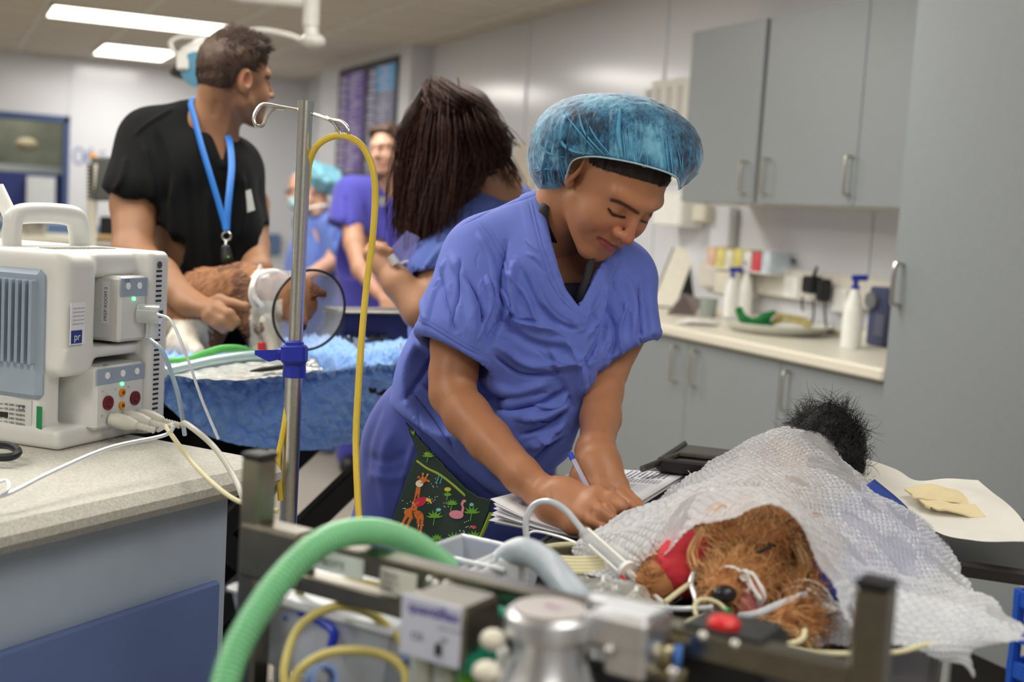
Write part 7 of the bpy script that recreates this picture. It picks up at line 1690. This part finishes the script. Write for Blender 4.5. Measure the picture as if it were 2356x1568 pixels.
o = MB().box([*P(232, 548, 6.85)[:2], dz+.012], (.16, .08, .02), bev=.004).build('wood_block', mat('tan_box', (206, 172, 120), .6), None); tag(o, 'flat tan box on the cream desk', 'box')
for i, x_ in enumerate((48, 82)):
    o = MB().lathe([*P(x_, 505, 6.8)[:2], dz], (0, 0, 1), [(0, 0), (.05, 0), (.06, .03), (.06, .10), (.04, .115), (0, .12)], 20).build('steel_pot', m_steel, None); tag(o, ['left of the two steel pots on the desk behind the patient monitor', 'right of the two steel pots on the desk behind the patient monitor'][i], 'pot', 'steel pots')
# notices on the right wall
m_not = mat('notice_paper', None); 
def wallbox(x0, y0, x1, y1, X, t, name, m, lab, cat, bev=.003):
    a, b = onx(x0, (y0+y1)/2, X), onx(x1, (y0+y1)/2, X); zt_, zb = onx((x0+x1)/2, y0, X)[2], onx((x0+x1)/2, y1, X)[2]
    o = MB().aabb(X, min(a[1], b[1]), zb, X+t, max(a[1], b[1]), zt_, bev).build(name, m, None, False); tag(o, lab, cat); return o
o = wallbox(1492, 182, 1590, 420, XW-.012, .010, 'wall_chart', mat('chart_paper', (224, 222, 214), .6, noise=(8, .04)), 'pale wall chart left of the grey wall cupboards', 'chart')
for k in range(6): MB().aabb(XW-.0135, o.location.y-.3+k*.1, 1.75, XW-.0125, o.location.y-.25+k*.1, 1.95).build('printed_block', mat('faint_print', (196, 194, 190), .7), o, False)
wallbox(1182, 328, 1228, 432, XW-.012, .010, 'notice', mat('notice_cream', (216, 206, 188), .6, noise=(8, .06)), 'cream notice sheets on the right wall behind the blue hair net', 'notice')
wallbox(1502, 440, 1566, 520, XW-.14, .135, 'towel_dispenser', m_white, 'white paper towel dispenser on the wall below the left end of the wall cupboards', 'dispenser', .01)
wallbox(1590, 470, 1622, 510, XW-.10, .095, 'soap_dispenser', m_offw, 'small cream soap dispenser hung under the left wall cupboard', 'dispenser', .01)
wallbox(1632, 475, 1676, 600, XW-.05, .045, 'wall_duct', mat('duct_white', (222, 226, 232), .35), 'vertical white duct cover on the wall above the worktop', 'duct', .006)

# ================= things on the worktop at the right =================
def on(x, y, dz=0): return onz(x, y, .906+dz)
gb = thing('glove_box_rack', 'white wall rack above the worktop holding coloured glove boxes', 'rack', onx(1700, 615, XW-.15))
ga, gbb = yx(1627, 595, XW-.12), yx(1776, 595, XW-.12); gz0, gz1 = onx(1700, 618, XW-.12)[2], onx(1700, 572, XW-.12)[2]
MB().aabb(XW-.13, gbb, gz0-.01, XW-.002, ga, gz0-.004).aabb(XW-.01, gbb, gz0-.01, XW-.002, ga, gz1).build('tray', m_white, gb, False)
cols = [(226, 190, 170), (224, 214, 130), (226, 224, 200), (222, 210, 120), (226, 226, 222), (214, 80, 90), (206, 218, 226)]
for i, c_ in enumerate(cols):
    w_ = (ga-gbb)/7; y1_ = ga-i*w_
    o = MB().aabb(XW-.125, y1_-w_+.004, gz0-.003, XW-.014, y1_-.004, gz1-.004*(i % 3), .003).aabb(XW-.127, y1_-w_*.75, gz0+.01, XW-.124, y1_-w_*.25, gz0+.04).build('glove_box', mat('box_%d' % i, c_, .6, noise=(20, .2)), None)
    tag(o, ['pinkish', 'yellow', 'ivory', 'yellow and white', 'white', 'red fronted', 'pale blue'][i]+' glove box in the wall rack, '+['at its far left end', 'second from its left', 'third from its left', 'in its middle', 'third from its right', 'second from its right', 'at its near right end'][i], 'box', 'glove boxes in the rack')
wallbox(1640, 622, 1702, 682, XW-.12, .115, 'bin_dispenser', m_offw, 'cream dispenser box on the wall under the glove boxes', 'dispenser', .012)
def bottle(x, y, h, r, lab, blue=True):
    b = on(x, y); t = thing('spray_bottle', lab, 'bottle', b, 'white spray bottles on the worktop')
    MB().lathe(b, Z3, [(0, 0), (r, 0), (r, h*.45), (r*.85, h*.6), (r*.35, h*.82), (r*.35, h*.84), (0, h*.84)], 24).build('bottle_body', m_white, t)
    MB().cyl(b+Z3*h*.82, b+Z3*h*.86, r*.45, 16).cyl(b+Z3*h*.86, b+Z3*h*.96, r*.25, 12).box(b+Z3*h*.97-E2*.02*0+CR*.012, (.055, .022, .020), CAX, .004).build('trigger_head', mat('nozzle_blue', (40, 54, 160), .4), t)
bottle(1678, 736, .22, .030, 'white spray bottle with blue nozzle at the back, left of the pair'); bottle(1710, 738, .25, .031, 'white spray bottle with tall blue trigger, right of the pair near the glove boxes'); bottle(1956, 800, .25, .035, 'white spray bottle with blue collar beside the dark blue box')
# tilted display stand
c = on(1548, 708); ds = thing('document_stand', 'black tilted stand holding a white page at the far end of the worktop', 'stand', c)
pts = [P(1500, 700, 0)*0]
d_ = np.linalg.norm((c-CC)); dd = (c-CC)@CF
a_, b_, c_, e_ = P(1500, 700, dd), P(1553, 706, dd-.03), P(1603, 572, dd+.06), P(1553, 566, dd+.09)
nb_ = unit(np.cross(b_-a_, e_-a_)); nb_ = nb_ if nb_@(CC-a_) > 0 else -nb_
MB().prism([a_, b_, c_, e_], -nb_*.008).build('page', mat('page_white', (232, 228, 214), .6), ds, False)
MB().prism([a_-CR*.01-nb_*.010, b_+CR*.012-nb_*.010, c_+CR*.012-nb_*.010, e_-CR*.01-nb_*.010], -nb_*.02).prism([P(1560, 706, dd-.02), P(1604, 700, dd), P(1614, 580, dd+.08), P(1600, 572, dd+.08)], CF*.03).build('back_board', m_black, ds, False)
MB().box(c+CR*.04, (.10, .14, .010), CAX[[0, 1, 2]]*1., .003).build('foot', m_black, ds, False)
o = MB().prism([on(1535, 722), on(1600, 726), on(1600, 726)+Z3*.07+CR*.03, on(1560, 722)+Z3*.09+CR*.02], CF*.05).build('file_holder', mat('smoky_plastic', (110, 98, 96), .2, alpha=.85), None, False); tag(o, 'smoky plastic file holder leaning beside the document stand', 'holder')
o = MB().lathe(on(1628, 728), Z3, [(.0, 0), (.036, 0), (.040, .08), (.038, .08), (.034, .004), (0, .004)], 28, cap=False).build('beaker', mat('cup_grey', (168, 178, 172), .2, alpha=.7), None); tag(o, 'clear grey beaker left of the spray bottles', 'beaker')
# tray with green cloth and tubing
tc = (on(1672, 752)+on(1905, 775))/2; sx_ = np.linalg.norm(on(1665, 755)-on(1905, 775))
tr_ = thing('plastic_dish', 'large shallow translucent white dish on the worktop holding a green cloth', 'dish', tc)
ry_ = np.array([unit(on(1905, 775)-on(1665, 755)), unit(np.cross(Z3, on(1905, 775)-on(1665, 755))), Z3])
V = []; n = 48
for (r, z_) in ((0, .004), (.40, .004), (.47, .02), (.53, .038), (.55, .040), (.53, .034), (.42, .0), (0, .0)):
    for k in range(n): a = 2*math.pi*k/n; V.append(tc+ry_[0]*r*sx_*math.cos(a)+ry_[1]*r*.26*math.sin(a)/.55*.95+Z3*z_)
raw('dish_shell', V, [(i*n+k, i*n+(k+1) % n, (i+1)*n+(k+1) % n, (i+1)*n+k) for i in range(7) for k in range(n)], mat('dish_white', (226, 228, 222), .3, trans=.1), tr_)
C = Clay(.005); m_gc = mat('cloth_green', (20, 110, 52), .8)
dg = (on(1735, 768)-CC)@CF
C.chain(PS([(1700, 712, dg), (1712, 735, dg), (1735, 745, dg), (1760, 730, dg), (1778, 718, dg)]), [.014, .02, .022, .022, .014], .01, flat=.7, fax=CU); C.cap(P(1735, 742, dg), P(1770, 748, dg), .02, .014, .01)
v, q = C.mesh(1); s = Sculpt(v, q); s.noise(60, .004); tag(s.build('green_cloth', m_gc, None), 'crumpled dark green cloth lying in the white dish', 'cloth')
b = MB(); rg = random.Random(2); dg = (on(1820, 772)-CC)@CF
for k in range(9): pts = PS([(1772+rg.uniform(-6, 10), 742+rg.uniform(-8, 6), dg), (1800+rg.uniform(-10, 10), 728+rg.uniform(-8, 12), dg+.02), (1840+rg.uniform(-10, 10), 736+rg.uniform(-8, 12), dg), (1866+rg.uniform(-8, 4), 750+rg.uniform(-6, 6), dg)]); b.tube(spline(pts, 6), .005, 8)
tag(b.build('straw_tubing', mat('straw', (190, 176, 120), .5, noise=(40, .2)), None), 'tangle of straw coloured tubing in the right half of the white dish', 'tubing')
# chargers plugged into the trunking
ch = thing('plug_adaptors', 'black plug adaptors in the wall sockets with hanging cords above the dish', 'plug', onx(1878, 680, XW-.05))
def wx(x, y, X=XW-.09): return onx(x, y, X)
MB().box(wx(1868, 655), (.06, .07, .07), bev=.01).box(wx(1895, 668), (.05, .05, .09), bev=.01).cyl(wx(1872, 638), wx(1880, 612), .010, 12, .004).build('adaptor', m_black, ch)
for pts in ([(1848, 680), (1845, 700), (1848, 715)], [(1872, 690), (1872, 725), (1868, 745)], [(1898, 690), (1898, 720), (1902, 755), (1915, 762)]): MB().tube(spline([wx(*p, XW-.075) for p in pts], 6), .004, 8).build('cord', m_black, ch)
for i, (x_, y_) in enumerate(((1820, 660), (1930, 690))): 
    o = MB().box(wx(x_, y_, XW-.048), (.006, .09, .09), bev=.002).build('socket_plate', m_white, None, False); tag(o, ['white socket plate on the trunking left of the black adaptors', 'white socket plate on the trunking right of the black adaptors'][i], 'socket')
o = MB().lathe(wx(1828, 600, XW-.02), (-1, 0, 0), [(0, 0), (.01, 0), (.01, .015), (0, .02)], 12).build('wall_hook', m_darkst, None); tag(o, 'tiny hook on the wall above the trunking', 'hook')
bb = on(2015, 795); nb2 = thing('centrifuge', 'dark blue desktop device with a round grey dial against the tall cupboard', 'device', bb)
c = np.array([bb[0]+.09, bb[1]+.00, .906+.105]); MB().box(c, (.20, .10, .21), bev=.008).build('casing', mat('device_navy', (66, 72, 104), .4), nb2)
MB().cyl(c+[-.10, .02, .055], c+[-.118, .02, .055], .030, 24).build('dial', mat('dial_grey', (110, 112, 116), .4), nb2)
MB().box(c+[-.101, -.02, -.03], (.004, .05, .08), bev=.002).build('front_panel', mat('panel_grey', (92, 96, 116), .4), nb2, False)
G = sheet_mesh([[on(1560, 735, .004), on(1600, 730, .02), on(1650, 738, .006)], [on(1555, 742, .004), on(1600, 742, .01), on(1650, 748, .004)]], 12, 20); V = G.reshape(-1, 3); V = V+(vnoise(V*50)*.006)[:, None]*Z3
o = raw('paper_towel', V, grid_faces(*G.shape[:2]), m_tape, None); tag(o, 'crumpled white paper towel on the worktop edge left of the dish', 'towel')
# blue crates at the far lower right
q_ = P(2338, 1400, 2.75); cb = np.array([q_[0], q_[1], 0])+CR*[.05, .05, 0]
for k in range(2):
    t = thing('crate', ['lower', 'upper'][k]+' blue plastic crate of the pair stacked on the floor at the right edge', 'crate', cb+Z3*.27*k, 'blue plastic crates'); c = cb+Z3*(.27*k+.001)
    b = MB(); m_cr = mat('crate_blue', (28, 84, 190), .4); cx_ = c+CR*[.19, .19, 0]
    for z_ in (.01, .09, .17, .25):
        for s_ in (-1, 1): b.box(cx_+Z3*z_+np.array([0, .14*s_, 0]), (.36, .01, .035)).box(cx_+Z3*z_+np.array([.18*s_, 0, 0]), (.01, .28, .035))
    for a in (-1, 1):
        for e in (-1, 0, 1): b.box(cx_+Z3*.13+np.array([.18*a, .13*e, 0]), (.014, .014, .26)).box(cx_+Z3*.13+np.array([.16*e, .14*a, 0]), (.014, .014, .26))
    b.box(cx_+Z3*.005, (.35, .27, .008)).build('slatted_wall', m_cr, t, False)

# ================= patterned pouch at the woman's waist =================
def dpo(x, y): return 2.045-(x-930)*.00055+(y-1000)*-.0001
def PP(x, y, o=0): return P(x, y, dpo(x, y)-o)
m_pou = mat('pouch_green', (28, 50, 40), .55, noise=(30, .1), bump=(300, .15, .001))
poly = [(934, 968), (952, 985), (978, 1018), (1010, 1052), (1040, 1085), (1072, 1118), (1105, 1140), (1137, 1150), (1128, 1180), (1112, 1225), (1095, 1262), (1060, 1268), (1000, 1262), (950, 1245), (900, 1212), (915, 1170), (932, 1120), (950, 1070), (962, 1040), (948, 1005)]
pou = thing('waist_pouch', 'dark green fabric pouch printed with a giraffe, flamingo and jungle leaves at the waist', 'pouch', PP(1010, 1260))
gx, gy = np.meshgrid(np.arange(896, 1142, 3), np.arange(964, 1274, 3)); ins = inpoly(gx+2., gy+2., poly)
def fold(x, y): return .006*np.sin((x-y*.25)/26.)*np.exp(-((y-1200)/160.)**2)
def pz_(x, y, o=0): return P(x, y, dpo(x, y)-fold(x, y)-o)
ids = {}; V = []; Fq = []
for j in range(gx.shape[0]-1):
    for i in range(gx.shape[1]-1):
        if ins[j, i]:
            f = []
            for (a, b) in ((j, i), (j, i+1), (j+1, i+1), (j+1, i)):
                if (a, b) not in ids: ids[(a, b)] = len(V); V.append(pz_(gx[a, b], gy[a, b]))
                f.append(ids[(a, b)])
            Fq.append(f[::-1])
V = np.array(V); Fq = np.array(Fq); V2 = relax(relax(relax(V, Fq, .5), Fq, .5), Fq, .5)
cl_ = raw('fabric_panel', V2, Fq, m_pou, pou); sm = cl_.modifiers.new('thick', 'SOLIDIFY'); sm.thickness = .004; sm.offset = 1
def motif(name, polys, col):
    b = MB()
    for pl in polys:
        pl3 = [pz_(x, y, .0062) for x, y in pl]; n_ = len(pl3); cx_, cy_ = np.mean([p[0] for p in pl]), np.mean([p[1] for p in pl])
        V = [pz_(cx_, cy_, .0062)]+pl3; b.add(V, [(0, (k+1) % n_+1, k+1) for k in range(n_)])
    return b.build(name, mat('print_'+name, col, .7), cl_, False)
def ellp(cx, cy, a, b, rot=0, n=12): return [(cx+a*math.cos(t)*math.cos(rot)-b*math.sin(t)*math.sin(rot), cy+a*math.cos(t)*math.sin(rot)+b*math.sin(t)*math.cos(rot)) for t in np.linspace(0, 2*math.pi, n, endpoint=False)]
def strip(pts, w): 
    p = np.array(pts, float); t = np.gradient(p, axis=0); t /= np.linalg.norm(t, axis=1, keepdims=True); nrm = np.stack([-t[:, 1], t[:, 0]], 1)*np.array(w)[:, None] if not np.isscalar(w) else np.stack([-t[:, 1], t[:, 0]], 1)*w
    return [tuple(a) for a in np.vstack([p+nrm, (p-nrm)[::-1]])]
motif('giraffe', [strip([(963, 1120), (958, 1150), (950, 1172), (942, 1190)], [5, 6, 9, 11]), ellp(946, 1180, 17, 11, .2), ellp(962, 1184, 13, 10, .4), strip([(938, 1180), (928, 1200), (916, 1218)], [4, 3, 2.5]), strip([(946, 1190), (938, 1206), (930, 1222)], [3.5, 3, 2.5]), strip([(963, 1190), (961, 1210), (956, 1230)], [3.5, 3, 2.5]), strip([(972, 1188), (970, 1208), (966, 1228)], [3.5, 3, 2.5]), ellp(972, 1104, 10, 7, -.3), ellp(984, 1105, 5, 2.5, .3), ellp(963, 1097, 4, 2, -.6)], (206, 108, 40))
motif('giraffe_muzzle', [ellp(965, 1112, 9, 8)], (232, 222, 200)); motif('giraffe_horn', [strip([(972, 1100), (973, 1090)], 1.3), strip([(979, 1101), (983, 1092)], 1.3), ellp(973, 1089, 2.4, 2.4), ellp(984, 1091, 2.4, 2.4)], (226, 150, 50))
motif('toucan', [ellp(966, 1154, 15, 10, -.3), ellp(975, 1148, 7, 6)], (198, 36, 66)); motif('toucan_beak', [strip([(980, 1148), (988, 1150), (993, 1158)], [4, 4, 1])], (222, 196, 70))
motif('flamingo', [ellp(1050, 1183, 17, 10, .1), strip([(1062, 1180), (1066, 1168), (1062, 1158), (1066, 1152)], [3, 2.5, 2.3, 3]), ellp(1068, 1152, 4.5, 3.5)], (226, 140, 160)); motif('flamingo_leg', [strip([(1018, 1095), (1012, 1112)], 1), strip([(1010, 1094), (1004, 1110)], 1)], (80, 180, 190))
lv = []
for (cx_, cy_, s_, n_) in ((1000, 1190, 22, 6), (1085, 1180, 22, 6), (950, 1230, 16, 6), (1045, 1240, 22, 8), (1090, 1235, 20, 6), (1005, 1240, 16, 6), (952, 1000, 14, 5), (1030, 1140, 12, 5), (1040, 1160, 16, 6), (985, 1050, 16, 6)):
    for k in range(n_):
        a = -math.pi/2+(k-(n_-1)/2)*.55; e = (cx_+s_*math.cos(a)*.9, cy_+s_*math.sin(a)*.8); lv.append(strip([(cx_, cy_), ((cx_+e[0])/2, (cy_+e[1])/2), e], [.6, 2.4, .4]))
    lv.append(strip([(cx_, cy_), (cx_-3, cy_+s_*.8)], 1))
motif('leaves', [l for l in lv if all(inpoly(np.array([p[0]]), np.array([p[1]]), poly)[0] for p in l)], (104, 168, 50))
rgd = random.Random(9)
dots = []
for (cx_, cy_) in ((995, 1150), (1080, 1205), (1035, 1165), (960, 1215), (1000, 1110), (1060, 1225), (940, 1160)):
    dots += [ellp(cx_+rgd.uniform(-14, 14), cy_+rgd.uniform(-10, 10), 1.2, 1.2, 0, 6) for _ in range(9)]
motif('white_dots', dots, (210, 220, 214))
motif('giraffe_spots', [ellp(x_, y_, 2.6, 2.2, .3, 6) for x_, y_ in ((940, 1176), (947, 1183), (954, 1176), (961, 1184), (968, 1180), (957, 1155), (952, 1165), (961, 1140), (948, 1192), (936, 1190))], (170, 70, 30))
motif('blossom', [ellp(1009, 1172, 6, 4), ellp(1085, 1160, 5, 4)], (120, 200, 200)); motif('red_flower', [ellp(1045, 1238, 6, 4), ellp(1090, 1212, 6, 4), ellp(952, 1205, 4, 3), ellp(1030, 1250, 5, 4)], (224, 70, 80)); motif('pineapple', [ellp(1030, 1125, 8, 5), ellp(985, 1045, 8, 4, .5)], (220, 196, 60))
MB().tube(spline([pz_(x, y, .003) for x, y in ((960, 1060), (985, 1078), (1010, 1090), (1040, 1112), (1072, 1140))], 6), .0028, 6).tube(spline([pz_(x, y, .003) for x, y in ((1130, 1180), (1112, 1222), (1095, 1260))], 6), .003, 6).build('trim', mat('trim_lime', (150, 178, 60), .7), cl_)
